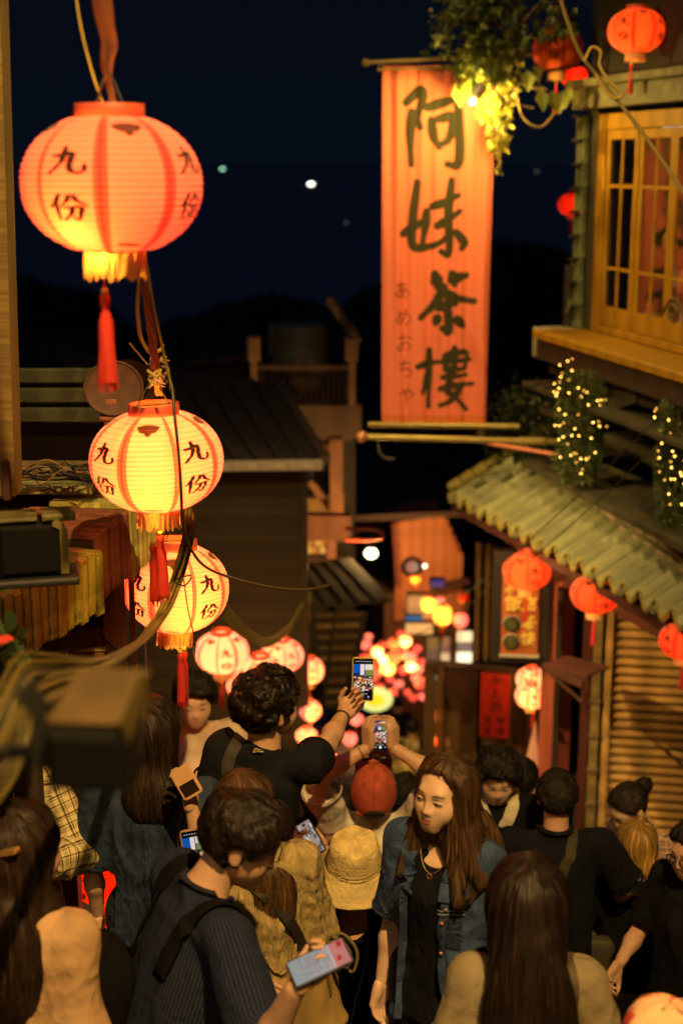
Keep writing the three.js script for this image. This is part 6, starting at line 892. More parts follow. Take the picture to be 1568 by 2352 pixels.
  // ---- clothes
  const seam = o.seamFront ? 1 : -1, charts = (rad0) => [{ d: toTrunk(stack([[-0.9, 0.16, 0.11, 0], [0.43, 0.16, 0.10, 0], [0.5, 0.06, 0.06, 0]])), per: rad0 * 6.2832, uv: (x, y, z) => { y -= H; const X = TI[0] * x + TI[4] * y + TI[8] * z, Q = TI[1] * x + TI[5] * y + TI[9] * z, Z = TI[2] * x + TI[6] * y + TI[10] * z; return [Math.atan2(X, seam > 0 ? -Z : Z) * rad0, Q]; } }, ...['L', 'R'].flatMap((k) => [[A[k].S, A[k].E, 0], [A[k].E, A[k].W, A[k].S.distanceTo(A[k].E)]].map(([p0, p1, o0]) => { const D = p1.clone().sub(p0).normalize(), u0 = V(0.01, 0, 1).cross(D).normalize(), v0 = D.clone().cross(u0), c1 = cap(p0, p1, 0.055, 0.05); return { d: (x, y, z) => c1(x, y, z) + 0.012, per: 0.06 * 6.2832, uv: (x, y, z) => { const p = V(x, y, z).sub(p0); return [Math.atan2(p.dot(u0), p.dot(v0)) * 0.06, o0 + p.dot(D)]; } }; }))];
  function wear(name, c) {                                      // one garment over trunk and arms
    const k = c.loose ?? 0.02, hem = c.hem ?? -0.10, w = (r) => [[hem - 0.05, r.hip + k * 1.3, 0.115 + k * 1.2, 0], [-0.02, r.hip + k, 0.112 + k, -0.005], [0.14, r.waist + k * 1.5, 0.098 + k * 1.2, 0], [0.30, r.chest + k, 0.112 + k * 0.9, 0.004], [0.40, r.chest - 0.004 + k * 0.5, 0.094 + k * 0.5, -0.015], [0.46, 0.10, 0.066, -0.022], [0.505, 0.062, 0.058, -0.02]];
    const L = [toTrunk(stack(w(c.rows ?? { hip: fem ? 0.158 : 0.150, waist: fem ? 0.128 : 0.140, chest: fem ? 0.146 : 0.158 })))], sl = c.sleeve ?? 0.75, cutters = []; L.push(cap(tr(V(0, 0.43, -0.02)), nB.clone().lerp(nT, 0.25), 0.066 * s, 0.067 * s));
    for (const kk of ['L', 'R']) {
      const a = A[kk], r = (c.sr ?? 0.062) * s, end = (c.er ?? 0.07) * s; L.push(cap(tr(V(a.sd * 0.07, 0.435, -0.02)), a.S, 0.056 * s, 0.060 * s));
      if (sl <= 0) { continue; }
      if (sl <= 1) { const E2 = a.S.clone().lerp(a.E, sl); L.push(cap(a.S, E2, r, end)); const D = a.E.clone().sub(a.S).normalize(); cutters.push((x, y, z) => { const t = (x - E2.x) * D.x + (y - E2.y) * D.y + (z - E2.z) * D.z, rx = x - E2.x - D.x * t, ry = y - E2.y - D.y * t, rz = z - E2.z - D.z * t; return Math.hypot(rx, ry, rz) < end + 0.05 * s ? t : -1; }); }
      else { const E2 = a.E.clone().lerp(a.W, sl - 1); L.push(cap(a.S, a.E, r, (c.mr ?? 0.056) * s), cap(a.E, E2, (c.mr ?? 0.056) * s, end * 0.8)); const D = a.W.clone().sub(a.E).normalize(); cutters.push((x, y, z) => { const t = (x - E2.x) * D.x + (y - E2.y) * D.y + (z - E2.z) * D.z, rx = x - E2.x - D.x * t, ry = y - E2.y - D.y * t, rz = z - E2.z - D.z * t; return Math.hypot(rx, ry, rz) < end + 0.03 * s ? t : -1; }); }
    }
    const base = uni(L, c.k ?? 0.04 * s), nk = c.neck ?? 0.006, na = c.na ?? 0, hemF = toTrunk((x, y) => hem - y), fa = c.fold ?? 0.008, fs = c.fs ?? 7, seed = (c.seed ?? 1) * 13.7, extra = c.carve ? c.carve(toTrunk) : null;
    const neckF = toTrunk((x, y, z) => { const q = y - (0.462 + nk) + (c.scoop ?? 0) * sst(0.0, 0.13, z) * 1.0 - (z < -0.02 ? 0.014 : 0); return q - Math.max(0, Math.abs(x) - (c.nw ?? 0.075)) * 0.9; });
    const F = (x, y, z) => {
      let d = base(x, y, z); if (d > 0.09 || d < -0.09) return d;
      const q = n3(x * fs + seed, y * fs * 0.42, z * fs), r = n3(x * fs * 2.3, y * fs * 1.1 + seed, z * fs * 2.3); d -= 1.5 * fa * (0.45 - Math.sqrt(Math.abs(q)) * 1.25) + fa * 0.5 * r;
      if (c.ruck) d -= c.ruck * Math.pow(Math.abs(Math.sin(y * 60 + 4 * n3(x * 6, y * 4, z * 6 + seed))), 2) * 0.5;
      d = Math.max(d, hemF(x, y, z), neckF(x, y, z)); for (const f of cutters) d = Math.max(d, f(x, y, z)); if (extra) d = extra(d, x, y, z); return d;
    };
    const [lo, hi] = box2(0, 0.16); lo[1] = H + (hem - 0.22) * s; if (lo[1] < 0) lo[1] = 0; hi[1] = Math.max(hi[1] - 0.1, nB.y + 0.14);
    const n = nets(F, lo, hi, c.cell ?? 0.011), gg = garment(n, charts(c.rad ?? 0.17)); const m = new THREE.Mesh(gg, c.mat); m.name = name; g.add(m); if (sl > 0 && sl <= 1 && cc < 0.03) for (const kk of ['L', 'R']) { const a = A[kk], E2 = a.S.clone().lerp(a.E, sl), D = a.E.clone().sub(a.S).normalize(), w = new THREE.TorusGeometry(1, 0.06, 6, 36); w.scale(1, 1, 1.5).scale((c.er ?? 0.07) * s * 0.985, (c.er ?? 0.07) * s * 0.985, (c.er ?? 0.07) * s).applyQuaternion(new THREE.Quaternion().setFromUnitVectors(V(0, 0, 1), D)).translate(E2.x, E2.y, E2.z); mesh('sleeve_hem', [w], c.mat, g); } info[name] = F; info[name + 'F'] = F; return m;
  }
  info.wear = wear;
  for (const [nm, c] of o.tops ?? []) wear(nm, c);
  const bt = o.bottom;
  if (bt) {
    const L = [toTrunk(stack([[-0.14, 0.155, 0.118, 0], [0, 0.152, 0.115, -0.005], [0.07, 0.14, 0.105, 0]]))], lenK = bt.len ?? 1;
    for (const f of feet) { const r = bt.r ?? 0.1; if (lenK > 0.55) L.push(cap(f.hip, f.knee, r * s, 0.078 * s), cap(f.knee, f.knee.clone().lerp(f.ank, lenK), 0.078 * s, (bt.er ?? 0.066) * s)); else L.push(cap(f.hip, f.hip.clone().lerp(f.knee, lenK * 1.9), r * s, (bt.er ?? 0.105) * s)); }
    const b = uni(L, 0.03), cutY = lenK > 0.55 ? 0.07 : lerp(H, H * 0.53, lenK * 1.9); const F = (x, y, z) => Math.max(b(x, y, z) - 0.004 * n3(x * 9, y * 5, z * 9), cutY - y);
    const n = nets(F, [-0.26, 0, -0.24], [0.26, H + 0.13, 0.26 + Math.abs(Math.sin(lean)) * 0.1], 0.014), m = new THREE.Mesh(garment(n, [{ d: () => 0, per: 0.15 * 6.2832, uv: (x, y, z) => [Math.atan2(x, seam > 0 ? -z : z) * 0.15, y] }]), bt.mat); m.name = bt.name ?? 'trousers'; g.add(m);
    if (lenK > 0.9 || bt.shoes !== false) for (const f of feet) mesh('shoe', [cap2geo(f)], M(0.05, 0.045, 0.04, 0.5), g);
  }
  if (o.hair) info.hair = hair(info, o.hair);
  return info;
}
function cap2geo(f) { const q = netGeo(nets(uni([cap(f.ank.clone().add(V(0, -0.04, -0.04)), f.ank.clone().add(V(f.sd * 0.015, -0.045, 0.15)), 0.046, 0.038)], 0.02), [f.ank.x - 0.09, 0, f.ank.z - 0.12], [f.ank.x + 0.09, 0.12, f.ank.z + 0.24], 0.012)); return q; }
// ---------------------------------------------------------------- hair: a shaped volume, and locks that run over it
function hair(P, h) {
  const t = h.t ?? 0.016, e = P.HM.clone().invert().elements, hc = P.hc, hs = P.hs, L = (f) => (x, y, z) => { x = (x - hc.x) / hs; y = (y - hc.y) / hs; z = (z - hc.z) / hs; return hs * f(e[0] * x + e[4] * y + e[8] * z, e[1] * x + e[5] * y + e[9] * z, e[2] * x + e[6] * y + e[10] * z); };
  const skull = ell(0, 0.034, -0.014, 0.078 + t, 0.087 + t * 0.9, 0.097 + t), capF = h.fluff ? uni([skull, ell(0, 0.05, 0.02, 0.078 + t * 0.7, 0.068 + t, 0.085)], 0.02) : skull;
  const faceCut = (x, y, z) => { const fringe = h.fringe ?? 0.052; const d1 = (z - 0.028) * 0.80 + (fringe - y) * 0.62 - 0.012 + (h.part ? Math.abs(x - h.part) * -0.10 : 0); return d1; };
  const nape = h.nape ?? -0.058, sdf = L((x, y, z) => {
    let d = capF(x, y, z); d = smax(d, faceCut(x, y, z), 0.012); if (!h.long) { d = smax(d, nape - y + (z > -0.02 ? 0.035 * sst(-0.03, 0.03, z) : 0) + 0.0, 0.012); if (Math.abs(x) > 0.06 && !h.overEar) d = smax(d, 0.034 - Math.hypot((y + 0.012) * 0.8, z + 0.012), 0.008); }
    return d;
  });
  const volumes = (h.vol ?? []).map((v) => (v.a ? cap(P.fromHead(V(...v.a)), v.tb ? P.tr(V(...v.tb)) : P.fromHead(V(...v.b)), v.r0, v.r1) : v.body ? P.trunkFrame(ell(...v.body)) : L(ell(...v.head))));
  const faceHole = h.hole ? L(ell(...h.hole)) : null, lump = h.lump ?? (h.long ? 0.0065 : 0.005), lf = h.lf ?? (h.long ? 34 : 28);
  const F = (x, y, z) => { let d = sdf(x, y, z); for (const v of volumes) d = smin(d, v(x, y, z), h.k ?? 0.03); if (faceHole) d = smax(d, -faceHole(x, y, z), 0.012); if (d < 0.06) d -= lump * n3(x * lf, y * lf * (h.long ? 0.16 : 0.8), z * lf) + lump * 0.5 * n3(x * lf * 2.3, y * lf * (h.long ? 0.3 : 1.6), z * lf * 2.3); return d; };
  const lo = [hc.x - 0.24, hc.y - (h.len ?? 0.16), hc.z - 0.26], hi = [hc.x + 0.24, hc.y + 0.19, hc.z + 0.24], n = nets(F, lo, hi, h.cell ?? 0.008), base = netGeo(n), N = base.attributes.normal, nv = n.pos.length / 3;
  // locks
  const pos = [], nor = [], col = [], idx = [], whorl = P.fromHead(V(...(h.whorl ?? [0.012, 0.115, -0.045]))), G = (x, y, z) => { const q = 0.004, d = F(x, y, z); return [d, V(F(x + q, y, z) - d, F(x, y + q, z) - d, F(x, y, z + q) - d).normalize()]; };
  const count = h.locks ?? 1500, steps = h.steps ?? 6, len = h.lock ?? 0.09, wid = h.w ?? 0.0021, tip = h.tipColor, base0 = h.c;
  for (let i = 0; i < count; i++) {
    const v = Math.floor(R() * nv), p = V(n.pos[v * 3], n.pos[v * 3 + 1], n.pos[v * 3 + 2]); let nn = V(N.getX(v), N.getY(v), N.getZ(v)), prev = null, jit = rdir().multiplyScalar(h.wild ?? 0.16), lift = rr(0.0, h.lift ?? 0.004), tone = Math.pow(2, rr(-1.2, 0.9)) * (R() < 0.12 ? 2.1 : 1), wk = rr(0.45, 1.15), fly = R() < 0.07 ? rr(0.004, 0.014) : 0, ll = len * rr(0.5, 1.2), k0 = pos.length / 3, ph = R() * 6.28;  // brighter tone on random locks: hair highlights put into the colour
    for (let j = 0; j <= steps; j++) {
      const s = j / steps; let dir = p.clone().sub(whorl); const away = Math.min(1, dir.length() / 0.05); dir.normalize().multiplyScalar((h.radial ?? 1) * (h.long ? Math.max(0, 1 - dir.length() * 0 - (P.hc.y + 0.06 - p.y) * 4) : 1)); dir.y -= h.grav ?? 0.5; dir.add(jit); if (h.flow) dir.add(V(...h.flow).applyMatrix4(P.HM)); if (h.curl) dir.add(V(Math.sin(ph + s * h.curl), Math.cos(ph * 1.7 + s * h.curl * 0.8), Math.sin(ph * 2.3 + s * h.curl * 1.1)).multiplyScalar(h.curlAmp ?? 1.1));
      dir.addScaledVector(nn, -dir.dot(nn)).normalize(); if (prev) dir.lerp(prev, h.curl ? 0.1 : 0.5).normalize();
      const r = dir.clone().cross(nn).normalize(), w = wid * wk * (s < 0.15 ? 0.6 + s * 2.6 : Math.pow(1 - s, 0.6)) * rr(0.9, 1.1) + 0.0003, o = p.clone().addScaledVector(nn, 0.0012 + lift * Math.sin(Math.PI * Math.min(1, s * 1.1 + 0.1)) + fly * s * s + (h.curl ? 0.004 * Math.abs(Math.sin(ph + s * h.curl * 0.7)) : 0)), tw = (R() - 0.5) * 1.1, rn = nn.clone().addScaledVector(r, tw).normalize();
      for (const sg of [-1, 1]) { pos.push(o.x + r.x * w * sg, o.y + r.y * w * sg, o.z + r.z * w * sg); const q = rn.clone().addScaledVector(r, sg * 0.45).normalize(); nor.push(q.x, q.y, q.z); const tc = tip ? clamp((P.hc.y - (h.tipY ?? 0) - p.y) / 0.12) : 0; for (let c = 0; c < 3; c++) col.push(lerp(1, tip ? tip[c] : 1, tc) * tone); }
      prev = dir; p.addScaledVector(dir, ll / steps); const [d, gr] = G(p.x, p.y, p.z); if (Math.abs(d) < 0.05) p.addScaledVector(gr, -d * 0.9); if (gr.lengthSq() > 0.5) nn = gr;
    }
    for (let j = 0; j < steps; j++) { const a = k0 + j * 2; idx.push(a, a + 1, a + 2, a + 1, a + 3, a + 2); }
  }
  const n0 = pos.length / 3, bp = n.pos, off = nv; const allP = new Float32Array(bp.length + pos.length); allP.set(bp); allP.set(pos, bp.length); const allN = new Float32Array(allP.length); allN.set(N.array); allN.set(nor, bp.length); const allC = new Float32Array(allP.length); for (let i = 0; i < nv; i++) { const tc = tip ? clamp((P.hc.y - (h.tipY ?? 0) - bp[i * 3 + 1]) / 0.12) : 0; for (let c = 0; c < 3; c++) allC[i * 3 + c] = 0.7 * lerp(1, tip ? tip[c] : 1, tc); } allC.set(col, bp.length);
  const g = new THREE.BufferGeometry(); g.setAttribute('position', new THREE.BufferAttribute(allP, 3)); g.setAttribute('normal', new THREE.BufferAttribute(allN, 3)); g.setAttribute('color', new THREE.BufferAttribute(allC, 3)); g.setIndex([...n.idx, ...idx.map((q) => q + off)]);
  const m = new THREE.Mesh(g, hairMat(h.c, h.rough)); m.name = 'hair'; P.g.add(m); return F;
}
// a strap or patch laid on a garment: points in the person's frame are pushed onto the surface
function onto(F, p, lift) { const q = p.clone(); for (let i = 0; i < 6; i++) { const d = F(q.x, q.y, q.z), e = 0.004, g = V(F(q.x + e, q.y, q.z) - d, F(q.x, q.y + e, q.z) - d, F(q.x, q.y, q.z + e) - d); if (g.lengthSq() < 1e-12) break; g.normalize(); q.addScaledVector(g, -(d - lift)); } const d = F(q.x, q.y, q.z), e = 0.006; q.n = V(F(q.x + e, q.y, q.z) - d, F(q.x, q.y + e, q.z) - d, F(q.x, q.y, q.z + e) - d).normalize(); return q; }
function strap(P, F, pts, w, mat, name = 'strap', lift = 0.006, th = 0.005, n = 26) {
  const cv = new THREE.CatmullRomCurve3(pts), ring = []; for (let i = 0; i <= n; i++) { const p = onto(F, cv.getPoint(i / n), lift); ring.push(p); }
  const pos = [], uv = [], idx = []; ring.forEach((p, i) => { const t = ring[Math.min(n, i + 1)].clone().sub(ring[Math.max(0, i - 1)]).normalize(), r = t.clone().cross(p.n).normalize(); [[-1, 0], [-1, 1], [1, 1], [1, 0]].forEach(([a, b]) => { const q = p.clone().addScaledVector(r, a * w / 2 * (b ? 0.94 : 1)).addScaledVector(p.n, b * th - 0.001); pos.push(q.x, q.y, q.z); uv.push(a * w / 2 + b * 0.002, i / n * 0.6); }); });
  for (let i = 0; i < n; i++) for (let k = 0; k < 4; k++) { const a = i * 4 + k, b = i * 4 + (k + 1) % 4; idx.push(a, a + 4, b, b, a + 4, b + 4); }
  const g = new THREE.BufferGeometry(); g.setAttribute('position', new THREE.Float32BufferAttribute(pos, 3)); g.setAttribute('uv', new THREE.Float32BufferAttribute(uv, 2)); g.setIndex(idx); g.computeVertexNormals(); const m = new THREE.Mesh(g, mat); m.name = name; P.g.add(m); return m;
}
function patch(P, F, c, right, upv, w, h, mat, name, lift = 0.003, nx = 10, ny = 6) {
  const pos = [], uv = [], idx = []; for (let j = 0; j <= ny; j++) for (let i = 0; i <= nx; i++) { const p = onto(F, c.clone().addScaledVector(right, (i / nx - 0.5) * w).addScaledVector(upv, (j / ny - 0.5) * h), lift); pos.push(p.x, p.y, p.z); uv.push(i / nx, j / ny); } for (let j = 0; j < ny; j++) for (let i = 0; i < nx; i++) { const a = j * (nx + 1) + i; idx.push(a, a + 1, a + nx + 1, a + 1, a + nx + 2, a + nx + 1); }
  const g = new THREE.BufferGeometry(); g.setAttribute('position', new THREE.Float32BufferAttribute(pos, 3)); g.setAttribute('uv', new THREE.Float32BufferAttribute(uv, 2)); g.setIndex(idx); g.computeVertexNormals(); const m = new THREE.Mesh(g, mat); m.name = name; P.g.add(m); return m;
}
// ================================================================ THE CROWD
const LO = { cell: 0.022, hcell: 0.011, handCell: 0.008 }, FAR = { cell: 0.034, hcell: 0.016, handCell: 0.013 };
const HB = [0.013, 0.0075, 0.0045], HD = [0.062, 0.030, 0.013], HK = [0.012, 0.0085, 0.0065];
const DENIM = CLOTH(0.062, 0.098, 0.21, { map: rep(T.denim, 2.2), bumpMap: rep(T.wrinkle, 2.4), bumpScale: 0.022 }), DENIMD = CLOTH(0.036, 0.058, 0.12, { map: rep(T.denim, 2.2), bumpMap: rep(T.wrinkle, 2.4), bumpScale: 0.022 }), BLK = CLOTH(0.0055, 0.006, 0.009), BLK2 = CLOTH(0.008, 0.009, 0.014), WHITE = CLOTH(0.74, 0.68, 0.60), CREAM = CLOTH(0.60, 0.44, 0.20, { map: rep(T.crinkle, 2.6), bumpMap: rep(T.crinkle, 4), bumpScale: 0.014 }), PEACH = CLOTH(0.66, 0.40, 0.22), JEANS = CLOTH(0.03, 0.046, 0.09, { map: rep(T.denim, 2.2), bumpMap: rep(T.wrinkle, 2.4), bumpScale: 0.022 });
const PIN = CLOTH(0.040, 0.052, 0.12, { map: rep(T.pin, 6.5, 6.5) }), PLAID = CLOTH(0.62, 0.53, 0.34, { map: rep(T.plaid, 7) }), PLAIDP = CLOTH(0.62, 0.42, 0.38, { map: rep(T.plaid, 8) }), FLORAL = CLOTH(1, 1, 1, { map: rep(T.floral, 3.2) }), BEIGE = CLOTH(0.42, 0.32, 0.19), TAUPE = CLOTH(0.30, 0.235, 0.14), GREYP = CLOTH(0.27, 0.26, 0.20);
const TROUS = { mat: BLK2 };
const open = (x0, w0, w1) => (toT) => { const f = toT((x, y, z) => Math.min(lerp(w1, w0, clamp(y / 0.45)) - Math.abs(x - x0), z - 0.02)); return (d, x, y, z) => Math.max(d, f(x, y, z)); };
// ---- phones
function phone(label, p, lx, n, w, h, screen, caseM, o = {}) {    // lx: direction of the short side, n: where the screen looks
  const g = thing('phone', label, 'phone', p), X = lx.clone().normalize(), N = n.clone().addScaledVector(X, -n.dot(X)).normalize(), Yv = N.clone().cross(X); g.quaternion.setFromRotationMatrix(new THREE.Matrix4().makeBasis(X, Yv, N));
  const s = new THREE.Shape(), r = 0.011, a = w / 2, b = h / 2; s.moveTo(-a + r, -b); s.lineTo(a - r, -b); s.quadraticCurveTo(a, -b, a, -b + r); s.lineTo(a, b - r); s.quadraticCurveTo(a, b, a - r, b); s.lineTo(-a + r, b); s.quadraticCurveTo(-a, b, -a, b - r); s.lineTo(-a, -b + r); s.quadraticCurveTo(-a, -b, -a + r, -b);
  mesh('case', [new THREE.ExtrudeGeometry(s, { depth: 0.006, bevelEnabled: true, bevelSize: 0.0022, bevelThickness: 0.0022, bevelSegments: 2 }).translate(0, 0, -0.004)], caseM, g);
  if (screen) { const t = canvasTex(256, Math.round(256 * h / w), screen), m = new THREE.MeshStandardMaterial({ roughness: 0.2, emissiveMap: t, map: t }); m.color.setRGB(0.05, 0.05, 0.05); m.emissive.setRGB(1, 1, 1); m.emissiveIntensity = o.k ?? 1.0; inst('screen', new THREE.PlaneGeometry(w * 0.93, h * 0.955).translate(0, 0, 0.0052), m, g); }
  for (let i = 0; i < 2; i++) { const c = inst('camera_lens', plain(rod(V(0, 0, -0.0105), V(0, 0, -0.006), 0.006, 14)), BLACK, g, V(-w * 0.3 + i * 0.015, h * 0.4, 0)); }
  return g;
}
const viewScreen = (seed) => (c, w, h) => {                    // a camera app showing the lane: blue sky, banner, roofs, lanterns
  c.fillStyle = '#07070a'; c.fillRect(0, 0, w, h); const y0 = h * 0.13, y1 = h * 0.76; c.fillStyle = '#0d57b4'; c.fillRect(0, y0, w, (y1 - y0) * 0.45); c.fillStyle = '#0a2f66'; c.fillRect(0, y0 + (y1 - y0) * 0.34, w, (y1 - y0) * 0.12);
  c.fillStyle = '#f4ddd0'; c.fillRect(w * 0.36, y0, w * 0.2, (y1 - y0) * 0.42); c.fillStyle = '#e9e3c2'; c.fillRect(w * 0.6, y0, w * 0.4, (y1 - y0) * 0.22); c.fillStyle = '#7f8c3a'; c.fillRect(w * 0.62, y0 + (y1 - y0) * 0.22, w * 0.38, (y1 - y0) * 0.22); c.fillStyle = '#20302a'; c.fillRect(0, y0 + (y1 - y0) * 0.44, w, (y1 - y0) * 0.56);
  for (let i = 0; i < 150; i++) { c.fillStyle = ['#fff3e6', '#ffd9c4', '#c8382c', '#f2b36b', '#3a2a1c', '#efe9df', '#d95a3f'][Math.floor(R() * 7)]; c.fillRect(R() * w, y0 + (y1 - y0) * (0.46 + R() * 0.52), 6 + R() * 26, 5 + R() * 22); }
  c.fillStyle = '#e8e8ea'; for (let i = 0; i < 7; i++) { c.beginPath(); c.arc(w * (0.14 + i * 0.12), h * 0.065, w * 0.024, 0, 7); c.fill(); } for (let i = 0; i < 4; i++) c.fillRect(w * (0.26 + i * 0.13), h * 0.845, w * 0.09, h * 0.012); c.fillRect(w * 0.44, h * 0.79, w * 0.12, h * 0.012); for (const [x, k] of [[0.2, '#caa48c'], [0.5, '#ffffff'], [0.8, '#a9a4c8']]) { c.fillStyle = k; c.beginPath(); c.arc(w * x, h * 0.925, w * (x === 0.5 ? 0.085 : 0.05), 0, 7); c.fill(); }
};
// ---- woman in the open denim shirt, the middle of the picture
{
  const P = person({ label: 'woman with long brown hair in an open denim shirt, looking left', crown: [1020, 1742, 4.25], yaw: -34, hy: -4, hp: -1, hr: -3, fem: true, s: 0.94, skin: 'c', hcell: 0.0027, cell: 0.011, sw: 0.148, gaze: -0.0008, look: -0.004, hs: 1.0,
    L: { wr: [0.13, -0.51, 0.05] }, R: { wr: [-0.06, -0.53, 0.06] },
    tops: [['black_top', { mat: BLK, sleeve: 0, loose: 0.006, hem: -0.12, scoop: 0.13, neck: 0.012, nw: 0.055, fold: 0.003 }], ['denim_shirt', { mat: DENIM, sleeve: 0.95, loose: 0.030, sr: 0.068, er: 0.076, hem: -0.16, fold: 0.014, fs: 8, neck: 0.03, nw: 0.10, carve: open(-0.01, 0.062, 0.085), cell: 0.009, seed: 3 }]], bottom: { mat: BLK2 },
    hair: { c: HD, long: true, t: 0.012, len: 0.62, hole: [-0.002, -0.036, 0.098, 0.066, 0.106, 0.084], fringe: 0.074, locks: 6510, lock: 0.26, steps: 10, w: 0.00139, grav: 1.0, wild: 0.1, whorl: [0.012, 0.118, 0.01], lift: 0.004, cell: 0.0075, k: 0.05, rough: 0.5,
      vol: [{ head: [0, -0.06, -0.045, 0.094, 0.14, 0.075] }, { head: [0.062, -0.08, 0.002, 0.034, 0.15, 0.05] }, { head: [-0.06, -0.07, -0.004, 0.03, 0.13, 0.045] }, { body: [0.04, 0.40, -0.10, 0.13, 0.17, 0.045] }, { a: [0.072, -0.14, 0.0], tb: [0.12, 0.34, 0.115], r0: 0.030, r1: 0.018 }, { a: [0.078, -0.12, -0.02], tb: [0.175, 0.39, 0.03], r0: 0.04, r1: 0.024 }, { a: [-0.068, -0.12, 0.0], tb: [-0.11, 0.36, 0.09], r0: 0.024, r1: 0.015 }] } });
  const { g, A, tr } = P, F = P.denim_shirtF, pk = tr(V(0.105, 0.235, 0.17)), stitch = M(0.30, 0.30, 0.28, 0.8);
  patch(P, F, pk, V(0.98, 0, -0.2).normalize(), V(0, 1, 0), 0.105, 0.125, DENIM, 'pocket', 0.004); for (const dy of [0.062, 0.045]) strap(P, F, [pk.clone().add(V(-0.052, dy, 0.01)), pk.clone().add(V(0, dy, 0)), pk.clone().add(V(0.052, dy, -0.02))], 0.003, stitch, 'stitch', 0.007, 0.001, 10);
  strap(P, F, [tr(V(0.068, 0.44, 0.10)), tr(V(0.078, 0.3, 0.17)), tr(V(0.082, 0.1, 0.18)), tr(V(0.085, -0.14, 0.17))], 0.026, DENIM, 'placket', 0.002, 0.004, 30); strap(P, F, [tr(V(-0.082, 0.44, 0.10)), tr(V(-0.094, 0.3, 0.16)), tr(V(-0.1, 0.1, 0.17)), tr(V(-0.1, -0.14, 0.16))], 0.026, DENIM, 'placket', 0.002, 0.004, 30);
  const collar = (sd) => strap(P, F, [tr(V(0, 0.50, -0.085)), tr(V(sd * 0.07, 0.49, -0.05)), tr(V(sd * 0.092, 0.46, 0.02)), tr(V(sd * 0.082, 0.40, 0.10)), tr(V(sd * 0.088, 0.345, 0.14))], 0.055, DENIM, 'collar', 0.012, 0.005, 22); collar(1); collar(-1);
  for (const y of [0.34, 0.25, 0.15]) { const q = onto(F, tr(V(0.08, y, 0.18)), 0.006); inst('button', new THREE.SphereGeometry(0.0062, 10, 6), y > 0.3 ? M(0.35, 0.35, 0.36, 0.3, { metalness: 0.6 }) : M(0.55, 0.2, 0.08, 0.35, { metalness: 0.5 }), g, q); }
  const nk = []; for (let i = 0; i <= 16; i++) { const a = lerp(-1.5, 1.5, i / 16), r = 0.062; nk.push(tr(V(Math.sin(a) * r, 0.475 - 0.085 * Math.pow(Math.cos(a), 2), 0.028 + Math.cos(a) * 0.058))); } const BF = P.black_topF; mesh('necklace', [tube(nk.map((p) => p), 0.0014, 60, 5)], M(0.5, 0.3, 0.12, 0.3, { metalness: 0.7 }), g); inst('pendant', new THREE.TorusGeometry(0.0075, 0.0026, 6, 14), M(0.35, 0.2, 0.1, 0.3, { metalness: 0.7 }), g, nk[8].clone().add(V(0, -0.008, 0.004)));
}
// ---- man in the black T-shirt, phone held out to the right
{
  const P = person({ label: 'curly-haired man in a black T-shirt holding a phone out to the right', crown: [616, 1548, 5.0], yaw: 168, hy: -40, hp: -4, tilt: 18, hr: 4, s: 1.03, skin: 'b', hcell: 0.004, cell: 0.012, sw: 0.150,
    R: { to: [788, 1642, 5.56], straight: true, pole: [0.1, -1, 0.2], raise: 0.06, l1: 0.30, l2: 0.27, hand: { pose: 'phone', dir: [-0.62, 0.72, 0.1], palm: [0.25, 0.2, -0.9] } }, L: { wr: [0.10, -0.5, 0.12] },
    tops: [['t_shirt', { mat: BLK2, sleeve: 0.42, sr: 0.068, er: 0.071, loose: 0.034, hem: -0.16, fold: 0.014, fs: 6, cell: 0.010, neck: 0.048, nw: 0.05, seed: 5 }]], bottom: { mat: BLK },
    hair: { c: HB, t: 0.022, fluff: true, nape: -0.062, fringe: 0.055, lump: 0.012, lf: 34, locks: 4030, lock: 0.07, steps: 8, w: 0.00185, curl: 9, curlAmp: 1.4, grav: 0.2, wild: 0.5, lift: 0.008, cell: 0.0065, rough: 0.4 } });
  const F = P.t_shirtF, { tr } = P;
  strap(P, F, [tr(V(0.10, 0.50, 0.02)), tr(V(0.10, 0.44, -0.10)), tr(V(0.055, 0.30, -0.16)), tr(V(-0.02, 0.15, -0.17)), tr(V(-0.08, 0.02, -0.16))], 0.045, M(0.02, 0.017, 0.016, 0.7, { bumpMap: rep(T.twill, 12), bumpScale: 0.001 }), 'bag_strap', 0.004, 0.004);
  const tx = canvasTex(256, 96, (c, w, h) => { c.fillStyle = '#171413'; c.fillRect(0, 0, w, h); c.strokeStyle = '#e6b23c'; c.lineWidth = 9; c.strokeRect(12, 12, 42, 70); c.fillStyle = '#d9d2c2'; c.font = 'bold 33px sans-serif'; c.fillText('NATIONAL', 70, 44); c.fillText('GEOGRAPHIC', 70, 80); });
  patch(P, F, P.toL(at(568, 1746, 4.84)), P.toL(at(590, 1751, 4.84)).sub(P.toL(at(546, 1741, 4.84))).normalize(), P.toL(at(568, 1700, 4.84)).sub(P.toL(at(568, 1746, 4.84))).normalize(), 0.074, 0.027, M(1, 1, 1, 0.8, { map: tx }), 'printed_logo', 0.010, 14, 6);
  const a = P.A.R; mesh('wristband', [new THREE.TorusGeometry(0.031, 0.0035, 6, 24).applyQuaternion(new THREE.Quaternion().setFromUnitVectors(V(0, 0, 1), a.W.clone().sub(a.E).normalize())).translate(...a.E.clone().lerp(a.W, 0.9).toArray())], BLACK, P.g);
  phone('tall phone in an olive case held up by the black-shirted man, showing the lane', at(833, 1560, 5.55), V(1, -0.02, 0), V(0.02, 0.22, 1), 0.081, 0.168, viewScreen(1), M(0.42, 0.30, 0.06, 0.5), { k: 0.9 });
}
